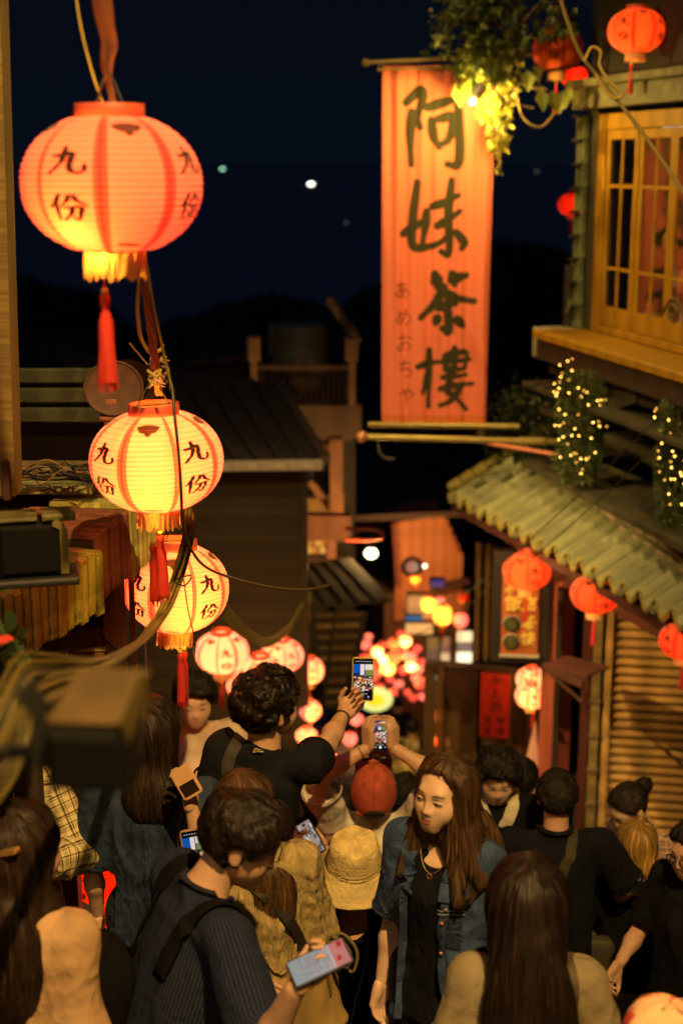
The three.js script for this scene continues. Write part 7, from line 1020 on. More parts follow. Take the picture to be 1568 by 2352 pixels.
// ---- man in the red cap
{
  const P = person({ label: 'man in a red cap and white T-shirt, both arms raised with a phone', crown: [858, 1752, 6.2], yaw: 180, hp: -36, s: 1.02, skin: 'b', hcell: 0.006, cell: 0.013, sw: 0.185,
    L: { to: [846, 1716, 6.12], pole: [0.95, -1.1, 0.1], raise: 0.05, hand: { pose: 'phone', dir: [0.05, 1, 0.1], palm: [-0.7, 0, 0.5] } }, R: { to: [902, 1716, 6.12], pole: [-0.95, -1.1, 0.1], raise: 0.05, hand: { pose: 'phone', dir: [0.0, 1, 0.1], palm: [0.7, 0, 0.5] } },
    tops: [['t_shirt', { mat: WHITE, sleeve: 0.72, sr: 0.078, er: 0.088, loose: 0.036, hem: -0.14, fold: 0.013, fs: 6, cell: 0.011, neck: 0.035, nw: 0.05, seed: 8 }]], bottom: { mat: GREYP },
    hair: { c: HK, t: -0.002, nape: -0.072, fringe: 0.09, lump: 0.001, locks: 0, cell: 0.008 } });
  const { g, HM, hc, hs } = P, CAP = CLOTH(0.50, 0.10, 0.055, { bumpScale: 0.0025 }), cg = new THREE.Group(); cg.name = 'cap'; cg.position.copy(hc); cg.quaternion.setFromRotationMatrix(HM); cg.scale.setScalar(hs); g.add(cg);
  const dome = new THREE.SphereGeometry(1, 48, 24, 0, 6.2832, 0, 1.62), p = dome.attributes.position; for (let i = 0; i < p.count; i++) { const x = p.getX(i), y = p.getY(i), z = p.getZ(i), a = Math.atan2(x, z), sm = 1 - 0.012 * Math.pow(Math.abs(Math.cos(a * 3)), 14); p.setXYZ(i, x * 0.099 * sm, 0.012 + y * 0.127 - (z < -0.2 ? 0.02 * -z : 0), -0.014 + z * 0.121 * sm); } dome.computeVertexNormals(); mesh('crown', [dome], CAP, cg); for (let k = 0; k < 3; k++) { const q = []; for (let i = 0; i <= 20; i++) { const t = (i / 20) * Math.PI - Math.PI / 2, a = k * Math.PI / 3; q.push(V(Math.sin(t) * Math.sin(a) * 0.0995, 0.012 + Math.cos(t) * 0.1275, -0.014 + Math.sin(t) * Math.cos(a) * 0.1215)); } inst('seam', tube(q, 0.0006, 40, 4), CAP, cg); }
  const bill = new THREE.SphereGeometry(1, 32, 10, 0, 6.2832, 0, 1.2); bill.scale(0.088, 0.024, 0.11); bill.rotateX(0.12).translate(0, 0.016, 0.112); mesh('bill', [bill], CLOTH(0.52, 0.12, 0.07, { bumpScale: 0.002 }), cg); mesh('opening', [new THREE.SphereGeometry(1, 20, 14).scale(0.045, 0.034, 0.012).rotateX(-0.15).translate(0, 0.012, -0.1275)], M(0.012, 0.009, 0.007, 0.8), cg); mesh('back_strap', [new THREE.TorusGeometry(0.0985, 0.008, 8, 30, 1.1).scale(1, 1.22, 0.9).rotateX(Math.PI / 2).rotateY(2.12).translate(0, -0.012, -0.012)], CAP, cg); inst('top_button', new THREE.SphereGeometry(0.008, 12, 8).scale(1, 0.5, 1), CAP, cg, V(0, 0.131, -0.012)); 
  const sg = new THREE.Group(); sg.name = 'sunglasses'; g.add(sg); sg.position.copy(hc); sg.quaternion.copy(cg.quaternion); for (const sd of [-1, 1]) { inst('lens', new THREE.SphereGeometry(0.03, 16, 10).scale(1, 0.75, 0.25), M(0.012, 0.008, 0.006, 0.15), sg, V(sd * 0.034, 0.105, 0.092), [-0.9, 0, 0]); inst('temple', beam(V(sd * 0.068, 0.105, 0.085), V(sd * 0.098, 0.05, -0.01), 0.005, 0.008, 0.001), BLACK, sg); } inst('bridge', rod(V(-0.02, 0.112, 0.1), V(0.02, 0.112, 0.1), 0.004), BLACK, sg);
  const a = P.A.L; mesh('bracelet', [new THREE.TorusGeometry(0.031, 0.004, 6, 20).applyQuaternion(new THREE.Quaternion().setFromUnitVectors(V(0, 0, 1), a.W.clone().sub(a.E).normalize())).translate(...a.E.clone().lerp(a.W, 0.86).toArray())], M(0.5, 0.3, 0.1, 0.3, { metalness: 0.6 }), g);
  phone('phone held up over the red cap, showing a blue sky and the lane', at(873, 1684, 6.22), V(1, 0, 0), V(0, 0.25, 1), 0.072, 0.15, viewScreen(2), M(0.03, 0.03, 0.03, 0.4), { k: 0.9 });
}
// ---- woman in the bucket hat
{
  const P = person({ label: 'woman in a yellow bucket hat and black jacket looking down', crown: [812, 1924, 5.05], yaw: 4, hp: 16, fem: true, s: 0.98, skin: 'b', hcell: 0.0048, L: { wr: [0.06, -0.5, 0.12] }, R: { wr: [-0.06, -0.46, 0.16] },
    tops: [['black_top', { mat: BLK, sleeve: 0, loose: 0.006, scoop: 0.17, neck: 0.012, nw: 0.05, fold: 0.003 }], ['jacket', { mat: BLK2, sleeve: 1.85, loose: 0.034, sr: 0.072, er: 0.055, hem: -0.18, fold: 0.012, carve: open(0, 0.05, 0.06), neck: 0.02, nw: 0.085, cell: 0.011, seed: 4 }]], bottom: { mat: BLK },
    hair: { c: HK, t: 0.008, long: true, fringe: 0.03, locks: 1085, lock: 0.12, w: 0.00132, len: 0.3, hole: [0, -0.05, 0.09, 0.055, 0.09, 0.075], vol: [{ head: [0, -0.08, -0.05, 0.075, 0.1, 0.05] }] } });
  const { g, HM, hc, hs } = P, HAT = CLOTH(0.82, 0.62, 0.28, { map: rep(T.blotch, 3), bumpMap: rep(T.wrinkle, 5), bumpScale: 0.006 }), cg = new THREE.Group(); cg.name = 'bucket_hat'; cg.position.copy(hc); cg.quaternion.setFromRotationMatrix(HM); cg.scale.setScalar(hs); g.add(cg);
  const prof = [[0.001, 0.143], [0.04, 0.141], [0.07, 0.134], [0.081, 0.122], [0.0865, 0.09], [0.0915, 0.062], [0.0925, 0.060], [0.094, 0.046], [0.0955, 0.0445], [0.099, 0.028], [0.119, 0.0], [0.142, -0.034], [0.148, -0.043], [0.147, -0.047], [0.141, -0.038], [0.117, -0.005], [0.093, 0.024], [0.088, 0.04]];
  const hg = new THREE.LatheGeometry(prof.map(([x, y]) => new THREE.Vector2(x * 1.06, y > 0 ? y * 0.99 : y)), 90), p = hg.attributes.position; for (let i = 0; i < p.count; i++) { const x = p.getX(i), y = p.getY(i), z = p.getZ(i), r = Math.hypot(x, z), w = sst(0.09, 0.15, r), q = 1 + 0.035 * w * n3(x * 14, y * 10, z * 14) + 0.012 * n3(x * 40, y * 40, z * 40) + 0.006 * Math.sin(Math.atan2(x, z) * 40) * (y > 0.12 ? 1 : 0); p.setXYZ(i, x * q, y + 0.010 * w * n3(x * 9, 3, z * 9) + (y > 0.12 ? 0.006 * n3(x * 30, 1, z * 30) : 0), z * q * 1.08); } hg.computeVertexNormals(); mesh('hat', [hg], HAT, cg);
  for (const [r, y] of [[0.1105, 0.019], [0.133, -0.010], [0.1425, -0.023], [0.152, -0.036], [0.1003, 0.0455], [0.1035, 0.0345]]) inst('stitching', new THREE.TorusGeometry(r, 0.0011, 4, 80).rotateX(Math.PI / 2).scale(1, 1, 1.08), CLOTH(0.5, 0.3, 0.1), cg, V(0, y + 0.0015, 0));
  mesh('lanyard', [tube([P.tr(V(0.05, 0.42, 0.11)), P.tr(V(0.035, 0.3, 0.15)), P.tr(V(0.0, 0.16, 0.16)), P.tr(V(-0.02, 0.06, 0.165))], 0.002, 20, 5)], M(0.2, 0.16, 0.12, 0.4), g);
}
// ---- man with glasses, leaning over his phone, front left
{
  const P = person({ label: 'man with glasses in a navy pinstriped shirt, bent over his phone', crown: [556, 1838, 3.85], yaw: 116, lean: 20, hp: 28, hy: -26, s: 1.02, skin: 'b', hcell: 0.0036, cell: 0.011, sw: 0.19,
    R: { to: [676, 2272, 3.42], pole: [-0.2, -1, -0.1], l1: 0.30, l2: 0.26, hand: { pose: 'grip', dir: [0.1, 0.35, 1], palm: [0.3, 1, -0.2] } }, L: { wr: [0.05, -0.42, 0.22] },
    tops: [['pinstripe_shirt', { mat: PIN, sleeve: 0.98, sr: 0.076, er: 0.086, loose: 0.034, hem: -0.16, fold: 0.014, fs: 6, cell: 0.010, neck: 0.012, seed: 2 }]], bottom: { mat: BLK2 }, seamFront: true,
    hair: { c: HB, t: 0.020, fluff: true, nape: -0.052, fringe: 0.044, lump: 0.009, lf: 30, locks: 4960, lock: 0.10, steps: 8, w: 0.00158, grav: 0.35, wild: 0.22, lift: 0.007, cell: 0.0065, whorl: [0.02, 0.10, -0.06], flow: [0, 0, 0.25], rough: 0.5 } });
  const F = P.pinstripe_shirtF, { tr, g, HM, hc, hs } = P, BAG = M(0.0055, 0.0048, 0.006, 0.85, { specularIntensity: 0.2, bumpMap: rep(T.twill, 14), bumpScale: 0.001 });
  strap(P, F, [tr(V(-0.10, 0.30, 0.16)), tr(V(-0.125, 0.42, 0.09)), tr(V(-0.125, 0.48, -0.02)), tr(V(-0.115, 0.42, -0.12)), tr(V(-0.11, 0.28, -0.17))], 0.055, BAG, 'bag_strap', 0.006, 0.010); strap(P, F, [tr(V(0.125, 0.48, -0.02)), tr(V(0.115, 0.42, -0.12)), tr(V(0.11, 0.25, -0.17))], 0.055, BAG, 'bag_strap', 0.006, 0.010);
  inst('backpack', pillow(0.28, 0.42, 0.15), BAG, g, tr(V(0, 0.10, -0.245)), [rad(20), 0, 0]);
  strap(P, F, [tr(V(0.06, 0.52, -0.05)), tr(V(0.0, 0.525, -0.085)), tr(V(-0.06, 0.52, -0.05)), tr(V(-0.075, 0.49, 0.03)), tr(V(-0.04, 0.45, 0.09))], 0.035, PIN, 'collar', 0.010, 0.004);
  const gl = new THREE.Group(); gl.name = 'glasses'; gl.position.copy(hc); gl.quaternion.setFromRotationMatrix(HM); gl.scale.setScalar(hs); g.add(gl); const WM = M(0.55, 0.42, 0.22, 0.25, { metalness: 0.8 }); for (const sd of [-1, 1]) { inst('rim', new THREE.TorusGeometry(0.024, 0.0014, 6, 28).scale(1.05, 0.95, 1), WM, gl, V(sd * 0.034, -0.002, 0.105), [0, sd * 0.12, 0]); inst('temple', rod(V(sd * 0.058, 0.004, 0.1), V(sd * 0.082, 0.006, 0.0), 0.0014, 5), WM, gl); } inst('bridge', rod(V(-0.01, 0.002, 0.107), V(0.01, 0.002, 0.107), 0.0014, 5), WM, gl);
  phone('phone in the hand of the man with glasses, a pale list on its screen', at(734, 2212, 3.42), V(-0.33, 0.78, 0.50).cross(V(0.9, 0.34, -0.25)).negate().normalize(), V(-0.10, 0.80, 0.62), 0.073, 0.150, (c, w, h) => { c.fillStyle = '#b9d0d2'; c.fillRect(0, 0, w, h); c.fillStyle = '#e7a09a'; c.fillRect(0, 0, w, h * 0.26); c.fillStyle = '#c8343a'; c.fillRect(10, 20, 60, 46); c.fillRect(150, 70, 50, 40); c.fillStyle = '#eef4f4'; c.fillRect(0, h * 0.27, w, h * 0.02); c.fillStyle = '#5c7a84'; for (let i = 0; i < 9; i++) for (let j = 0; j < 3; j++) if (R() < 0.7) c.fillRect(24 + j * 74, h * 0.34 + i * 30, 24 + R() * 40, 6); }, BLACK, { k: 0.42 });
}
// ---- woman in the cream blouse, mostly behind the man with glasses
{
  const P = person({ label: 'woman in a cream crinkled blouse tied with a bow, behind the man with glasses', crown: [556, 1782, 4.45], yaw: 196, hp: 20, tilt: -7, fem: true, s: 0.98, skin: 'a', L: { wr: [0.05, -0.45, 0.2] }, R: { wr: [-0.04, -0.45, 0.22] },
    tops: [['blouse', { mat: CREAM, sleeve: 1.3, sr: 0.085, er: 0.08, mr: 0.085, loose: 0.042, hem: -0.10, fold: 0.014, fs: 12, ruck: 0.006, neck: 0.014, cell: 0.010, seed: 6 }], ['skirt', { mat: CLOTH(0.46, 0.30, 0.11, { bumpMap: rep(T.crinkle, 3), bumpScale: 0.003 }), sleeve: 0, loose: 0.055, hem: -0.5, neck: -0.36, na: 0, nw: 2, fold: 0.02, fs: 9, rows: { hip: 0.19, waist: 0.14, chest: 0.10 }, cell: 0.013, seed: 9 }]], bottom: { mat: BEIGE },
    hair: { c: [0.075, 0.036, 0.014], long: true, t: 0.016, len: 0.5, fringe: 0.05, locks: 3410, lock: 0.2, steps: 9, w: 0.00152, grav: 1.0, wild: 0.14, vol: [{ head: [0, -0.07, -0.05, 0.086, 0.14, 0.06] }, { body: [-0.05, 0.38, -0.105, 0.08, 0.11, 0.03] }], cell: 0.009 } });
  const F = P.blouseF, { tr, g } = P, BAG = M(0.016, 0.012, 0.010, 0.6); strap(P, F, [tr(V(0.06, 0.48, -0.06)), tr(V(-0.02, 0.42, -0.14)), tr(V(-0.11, 0.28, -0.16)), tr(V(-0.15, 0.12, -0.12)), tr(V(-0.16, 0.0, -0.04))], 0.036, BAG, 'bag_strap', 0.008, 0.006); strap(P, F, [tr(V(0.12, 0.40, -0.13)), tr(V(0.04, 0.25, -0.17)), tr(V(-0.04, 0.15, -0.17)), tr(V(-0.13, 0.22, -0.13))], 0.014, CREAM, 'piping', 0.006, 0.006);
  const b0 = onto(F, tr(V(-0.18, 0.17, -0.05)), 0.01), loop = (a, l) => tube([b0, b0.clone().add(V(-0.04, 0.01, -0.01).multiplyScalar(l)), b0.clone().add(V(-0.085, -0.05, -0.03).multiplyScalar(l)), b0.clone().add(V(-0.07, -0.12, -0.03).multiplyScalar(l)), b0.clone().add(V(-0.04, -0.09, -0.02).multiplyScalar(l)), b0.clone().add(V(-0.01, -0.02, -0.01).multiplyScalar(l))], 0.0055, 40, 6); mesh('bow', [loop(0, 1), loop(0, 0.7).translate(0, -0.01, -0.02), tube([b0, b0.clone().add(V(0.01, -0.08, -0.01)), b0.clone().add(V(-0.005, -0.2, -0.01))], 0.005, 16, 6)], CREAM, g);
}
// ---- woman with long dark hair, front right, from behind
{
  const P = person({ label: 'woman with very long straight dark hair and beige T-shirt, from behind', crown: [1214, 1975, 3.55], yaw: 176, fem: true, s: 0.98, skin: 'a', R: { wr: [-0.10, -0.5, 0.1] }, sw: 0.136, L: { wr: [0.04, -0.5, 0.05] },
    tops: [['t_shirt', { mat: TAUPE, sleeve: 0.55, sr: 0.066, er: 0.074, loose: 0.026, hem: -0.15, fold: 0.012, cell: 0.010, seed: 7 }]], bottom: { mat: BLK2 },
    hair: { c: [0.017, 0.0085, 0.006], long: true, t: 0.016, len: 0.9, fringe: 0.05, locks: 8060, lock: 0.34, steps: 12, w: 0.00145, grav: 1.25, wild: 0.06, lift: 0.005, whorl: [0.0, 0.122, -0.01], cell: 0.009, k: 0.06, rough: 0.5, vol: [{ head: [0, -0.06, -0.04, 0.096, 0.15, 0.085] }, { body: [-0.005, 0.36, -0.12, 0.118, 0.26, 0.07] }, { body: [0.03, 0.10, -0.15, 0.125, 0.26, 0.055] }] } });
  const F = P.t_shirtF, { tr } = P; strap(P, F, [tr(V(-0.10, 0.50, 0.0)), tr(V(-0.105, 0.44, -0.10)), tr(V(-0.10, 0.28, -0.16)), tr(V(-0.10, 0.1, -0.17))], 0.05, M(0.075, 0.05, 0.03, 0.7), 'bag_strap', 0.004, 0.006);
}
// ---- woman in the peach blouse at the lower left
{
  const P = person({ label: 'dark-haired woman in a peach blouse with an olive bag strap', crown: [48, 1855, 3.55], yaw: 156, hy: -8, fem: true, s: 0.98, skin: 'a', sw: 0.15, R: { wr: [0.0, -0.50, 0.10], pole: [-0.2, 0, -1] }, L: { wr: [0.05, -0.48, 0.15] },
    tops: [['blouse', { mat: PEACH, rows: { hip: 0.19, waist: 0.17, chest: 0.16 }, sleeve: 1.75, sr: 0.078, er: 0.07, mr: 0.082, k: 0.07, loose: 0.04, hem: -0.16, fold: 0.013, fs: 6, cell: 0.010, seed: 12 }]], bottom: { mat: BLK },
    hair: { c: [0.026, 0.013, 0.008], long: true, t: 0.018, len: 0.5, fringe: 0.05, locks: 5270, lock: 0.24, steps: 10, w: 0.00145, grav: 1.1, wild: 0.12, lift: 0.006, cell: 0.0085, k: 0.05, rough: 0.5, vol: [{ head: [0, -0.06, -0.04, 0.094, 0.15, 0.08] }, { body: [-0.02, 0.38, -0.105, 0.112, 0.18, 0.06] }, { a: [-0.07, -0.14, 0.0], tb: [-0.14, 0.33, -0.04], r0: 0.04, r1: 0.022 }] } });
  const F = P.blouseF, { tr, g } = P, OL = M(0.26, 0.17, 0.05, 0.7, { bumpMap: rep(T.twill, 14), bumpScale: 0.001 }); strap(P, F, [tr(V(-0.06, 0.5, -0.04)), tr(V(0.02, 0.40, -0.15)), tr(V(0.11, 0.22, -0.18)), tr(V(0.18, 0.05, -0.14))], 0.055, OL, 'bag_strap', 0.008, 0.006); const k = onto(F, tr(V(0.085, 0.27, -0.18)), 0.018); inst('buckle', box(0.07, 0.022, 0.008, 0.003), M(0.4, 0.28, 0.08, 0.35, { metalness: 0.5 }), g, k, [0, 0, -0.6]); inst('bag', new THREE.SphereGeometry(1, 28, 18).scale(0.11, 0.16, 0.06), M(0.005, 0.0045, 0.005, 0.85, { specularIntensity: 0.2, bumpMap: rep(T.wrinkle, 2), bumpScale: 0.02 }), g, tr(V(-0.08, -0.34, -0.08)), [0, 0.4, 0.1]);
  const hcl = P.fromHead(V(-0.02, 0.065, -0.12)); mesh('hair_clip', [beam(hcl.clone().add(V(-0.075, 0.012, 0)), hcl.clone().add(V(0.06, -0.035, 0.0)), 0.022, 0.012, 0.004)], M(0.30, 0.15, 0.05, 0.35), g);
}
// ---- woman in the dark denim shirt from behind
{
  const P = person({ label: 'woman in a dark denim shirt and jeans from behind, raising a phone', crown: [350, 1606, 4.8], yaw: 174, hy: -4, fem: true, s: 1.0, skin: 'a', cell: 0.012, sw: 0.175,
    R: { to: [440, 1856, 4.62], pole: [-0.2, -1, -0.1], l1: 0.27, l2: 0.23, hand: { pose: 'phone', dir: [0.05, 1, 0.15], palm: [0.8, 0, 0.2] } }, L: { wr: [0.06, -0.52, 0.08] },
    tops: [['denim_shirt', { mat: DENIMD, sleeve: 0.92, sr: 0.076, er: 0.084, loose: 0.036, hem: -0.10, fold: 0.014, fs: 7, cell: 0.010, neck: 0.014, seed: 14 }]], bottom: { mat: JEANS, name: 'jeans' },
    hair: { c: [0.024, 0.013, 0.008], long: true, t: 0.015, len: 0.42, fringe: 0.05, locks: 4030, lock: 0.2, steps: 9, w: 0.00139, grav: 1.2, wild: 0.08, cell: 0.008, rough: 0.5, k: 0.05, vol: [{ head: [0, -0.09, -0.038, 0.088, 0.16, 0.075] }, { body: [-0.015, 0.44, -0.085, 0.10, 0.09, 0.05] }] } });
  const F = P.denim_shirtF, { tr, g } = P, ST = M(0.17, 0.15, 0.11, 0.8); strap(P, F, [tr(V(-0.115, 0.50, 0.02)), tr(V(-0.125, 0.45, -0.08)), tr(V(-0.13, 0.3, -0.15)), tr(V(-0.15, 0.08, -0.15)), tr(V(-0.185, -0.12, -0.08))], 0.042, M(0.085, 0.035, 0.02, 0.45, { map: rep(T.noise, 9), bumpMap: rep(T.noise, 20), bumpScale: 0.003 }), 'bag_strap', 0.005, 0.006, 34);
  strap(P, F, [tr(V(0.004, 0.30, -0.17)), tr(V(0, 0.1, -0.17)), tr(V(0.01, -0.08, -0.15))], 0.012, DENIMD, 'back_pleat', 0.001, 0.005, 24);
  const p = phone('phone in a beige case in the raised hand of the woman in dark denim', at(428, 1796, 4.56), V(0.8, 0.5, 0), V(-0.1, 0.25, 1), 0.066, 0.10, null, M(0.62, 0.36, 0.17, 0.5)); inst('dark_panel', box(0.054, 0.042, 0.002, 0), M(0.02, 0.012, 0.008, 0.25), p, V(0, -0.022, 0.0056));
}
// ---- people on the left: plaid shirt, white T-shirt
{
  const P = person({ ...LO, label: 'person in an open yellow-brown plaid shirt with folded arms, behind the peach blouse', crown: [-14, 1598, 4.75], yaw: 22, fem: true, s: 1.0, skin: 'c', L: { wr: [-0.12, -0.20, 0.26], pole: [0.9, -0.8, -0.2] }, R: { wr: [0.12, -0.26, 0.26], pole: [-0.9, -0.8, 0] }, tops: [['dark_top', { mat: BLK2, sleeve: 0, loose: 0.008, scoop: 0.08, neck: 0.01, fold: 0.003 }], ['plaid_shirt', { mat: PLAID, sleeve: 1.85, sr: 0.082, er: 0.075, mr: 0.074, loose: 0.046, hem: -0.2, fold: 0.020, fs: 9, carve: open(-0.02, 0.05, 0.085), cell: 0.0105, neck: 0.02, nw: 0.085, seed: 21 }]], bottom: { mat: BEIGE }, hair: { c: HB, t: 0.015, long: true, len: 0.3, fringe: 0.05, hole: [0, -0.05, 0.09, 0.058, 0.09, 0.075], locks: 1240, lock: 0.15, vol: [{ head: [0, -0.06, -0.045, 0.085, 0.12, 0.06] }] } });
  const F = P.plaid_shirtF; for (const sd of [1, -1]) strap(P, F, [P.tr(V(0, 0.50, -0.08)), P.tr(V(sd * 0.075, 0.48, -0.03)), P.tr(V(sd * 0.085, 0.44, 0.05)), P.tr(V(sd * 0.07, 0.37, 0.13))], 0.055, PLAID, 'collar', 0.012, 0.005, 20);
  const st = new THREE.Group(); st.name = 'stone_landing'; tag(st, 'stone landing at the left of the stairs', null, null, 'structure'); scene.add(st); inst('slab', box(1.4, 0.7, 1.3, 0.02), M(0.16, 0.14, 0.12, 0.7, { map: rep(T.blotch, 1.5) }), st, V(-1.25, EYE - 4.02 - 0.35, -6.45));
  const Q = person({ ...LO, label: 'man in a white T-shirt facing the camera behind the black T-shirt', crown: [446, 1552, 6.6], gy: -4.02, yaw: 8, hp: 12, s: 1.0, skin: 'c', tops: [['t_shirt', { mat: CLOTH(0.72, 0.55, 0.44), sleeve: 0.8, sr: 0.078, er: 0.09, loose: 0.04, fold: 0.012, cell: 0.014, seed: 23 }]], bottom: { mat: BLK2 }, hair: { c: HK, t: 0.018, fluff: true, fringe: 0.036, lump: 0.012, lf: 34, locks: 2170, wild: 0.5, lift: 0.008, lock: 0.08, cell: 0.009, rough: 0.65 } });
  const tx = canvasTex(256, 48, (c, w, h) => { c.fillStyle = '#cfa98f'; c.fillRect(0, 0, w, h); c.strokeStyle = '#4c4468'; c.lineWidth = 4; for (let i = 0; i < 22; i++) { c.beginPath(); c.moveTo(8 + i * 11, 34); c.quadraticCurveTo(12 + i * 11, i % 3 ? 14 : 4, 16 + i * 11, 32); c.stroke(); } }); patch(Q, Q.t_shirtF, Q.tr(V(0.0, 0.26, 0.17)), V(1, 0, 0), V(0, 1, 0), 0.22, 0.03, M(1, 1, 1, 0.85, { map: tx }), 'printed_line', 0.004, 14, 3);
}
// ---- people on the right
{
  const P = person({ ...LO, hcell: 0.007, label: 'young man in a black top with a white collar, looking down', crown: [1144, 1730, 6.75], yaw: -4, hp: 24, s: 1.0, skin: 'c', L: { wr: [0.0, -0.38, 0.25] }, R: { wr: [-0.02, -0.38, 0.25] }, tops: [['polo_shirt', { mat: BLK, sleeve: 0.8, loose: 0.03, fold: 0.01, scoop: 0.05, neck: 0.012, seed: 31, cell: 0.013 }]], bottom: { mat: BLK2 }, hair: { c: HK, t: 0.028, fluff: true, fringe: 0.03, lump: 0.013, lf: 34, locks: 3410, lock: 0.07, steps: 6, w: 0.00198, cell: 0.008, wild: 0.6, lift: 0.010, rough: 0.65 } });
  const WC = CLOTH(0.66, 0.58, 0.44), F = P.polo_shirtF; for (const sd of [1, -1]) strap(P, F, [P.tr(V(0, 0.53, -0.085)), P.tr(V(sd * 0.075, 0.51, -0.03)), P.tr(V(sd * 0.075, 0.46, 0.06)), P.tr(V(sd * 0.035, 0.38, 0.12))], 0.06, WC, 'collar', 0.012, 0.006, 20); inst('zip', rod(P.tr(V(0, 0.39, 0.135)), P.tr(V(0, 0.3, 0.155)), 0.004), M(0.4, 0.34, 0.24, 0.4), P.g); patch(P, F, P.tr(V(0.075, 0.25, 0.17)), V(1, 0, 0), V(0, 1, 0), 0.045, 0.03, CLOTH(0.3, 0.27, 0.22), 'badge', 0.004, 5, 4);
  person({ ...LO, label: 'person in a pale beige shirt half hidden between the white collar and the black polo', crown: [1196, 1742, 7.4], yaw: 168, s: 1.0, skin: 'b', tops: [['shirt', { mat: BEIGE, sleeve: 1.7, loose: 0.04, fold: 0.014, seed: 33, cell: 0.014 }]], bottom: { mat: BLK2 }, hair: { c: HK, t: 0.015, locks: 465, cell: 0.011 } });
  const B = person({ ...LO, hcell: 0.007, label: 'broad man in a black polo shirt from behind, in front of the dark doorway', crown: [1279, 1774, 6.6], yaw: 178, s: 1.02, skin: 'b', sw: 0.205, L: { wr: [0.12, -0.5, 0.08] }, R: { wr: [-0.1, -0.42, 0.2], pole: [-0.8, -0.4, -0.5] }, tops: [['polo_shirt', { mat: BLK2, sleeve: 0.85, sr: 0.078, er: 0.09, loose: 0.036, hem: -0.16, fold: 0.01, neck: 0.02, seed: 35, cell: 0.012 }]], bottom: { mat: BLK }, hair: { c: [0.018, 0.014, 0.009], t: 0.014, nape: -0.06, lump: 0.008, lf: 44, locks: 4030, lock: 0.035, steps: 4, w: 0.00145, wild: 0.9, lift: 0.007, cell: 0.007, rough: 0.7 } });
  strap(B, B.polo_shirtF, [B.tr(V(-0.07, 0.49, -0.03)), B.tr(V(-0.05, 0.40, -0.15)), B.tr(V(0.02, 0.25, -0.18)), B.tr(V(0.12, 0.06, -0.16))], 0.05, M(0.045, 0.037, 0.02, 0.8), 'bag_strap', 0.004, 0.005); strap(B, B.polo_shirtF, [B.tr(V(0.07, 0.52, 0.02)), B.tr(V(0.05, 0.52, -0.07)), B.tr(V(0, 0.525, -0.09)), B.tr(V(-0.05, 0.52, -0.07)), B.tr(V(-0.07, 0.52, 0.02))], 0.04, BLK2, 'collar', 0.01, 0.005); inst('shoulder_bag', pillow(0.2, 0.2, 0.09), M(0.05, 0.04, 0.025, 0.7), B.g, B.tr(V(-0.2, -0.16, 0.0)));
  const N = person({ ...LO, hcell: 0.006, label: 'woman with a hair bun in a pink plaid top, looking down', crown: [1444, 1806, 7.2], yaw: -62, hp: 34, lean: 12, fem: true, s: 1.0, skin: 'c', R: { wr: [-0.02, -0.30, 0.28] }, L: { wr: [0.02, -0.32, 0.28] }, tops: [['plaid_top', { mat: PLAIDP, sleeve: 1.5, sr: 0.075, er: 0.08, mr: 0.08, loose: 0.038, fold: 0.018, scoop: 0.06, neck: -0.03, nw: 0.11, seed: 41, cell: 0.012 }]], bottom: { mat: BLK2 }, hair: { c: HB, t: 0.012, nape: -0.075, fringe: 0.05, overEar: false, locks: 1860, lock: 0.09, steps: 6, flow: [0, 0, -1.4], grav: 0.1, whorl: [0, 0.05, 0.12], cell: 0.008, vol: [{ head: [0.0, 0.035, -0.142, 0.040, 0.040, 0.040] }] } });
  strap(N, N.plaid_topF, [N.tr(V(0.10, 0.48, 0.06)), N.tr(V(0.11, 0.49, 0)), N.tr(V(0.10, 0.46, -0.08))], 0.012, CLOTH(0.6, 0.5, 0.45), 'shoulder_strap', 0.01, 0.004);
  const H2 = person({ ...LO, label: 'person with blond bobbed hair, black hoodie and grey shorts, from behind', crown: [1464, 1886, 6.85], yaw: 184, fem: true, s: 0.97, skin: 'a', L: { wr: [0.03, -0.42, 0.22], pole: [0.9, -0.4, -0.3] }, R: { wr: [-0.05, -0.4, 0.22] }, tops: [['hoodie', { mat: BLK, sleeve: 0.95, sr: 0.078, er: 0.085, loose: 0.04, hem: -0.10, fold: 0.012, seed: 43, cell: 0.012 }]], bottom: { mat: GREYP, len: 0.46, r: 0.115, er: 0.125, name: 'shorts', shoes: true }, hair: { c: [0.34, 0.19, 0.05], long: true, t: 0.018, len: 0.3, fringe: 0.05, locks: 3100, lock: 0.16, steps: 8, w: 0.00172, grav: 1.2, wild: 0.08, cell: 0.008, k: 0.04, tipY: -0.02, tipColor: [1.7, 1.8, 1.6], vol: [{ head: [0, -0.06, -0.035, 0.09, 0.105, 0.085] }] } });
  mesh('hood', [new THREE.TorusGeometry(0.085, 0.036, 10, 28, 4.2).rotateX(Math.PI / 2).rotateY(-0.55 + Math.PI).scale(1.15, 0.8, 1)], BLK, H2.g); H2.g.children.at(-1).position.copy(H2.tr(V(0, 0.43, -0.045))); H2.g.children.at(-1).rotation.x = -0.35; inst('crossbody_bag', pillow(0.16, 0.2, 0.08), M(0.10, 0.085, 0.04, 0.7), H2.g, H2.tr(V(0.2, 0.0, -0.08)));
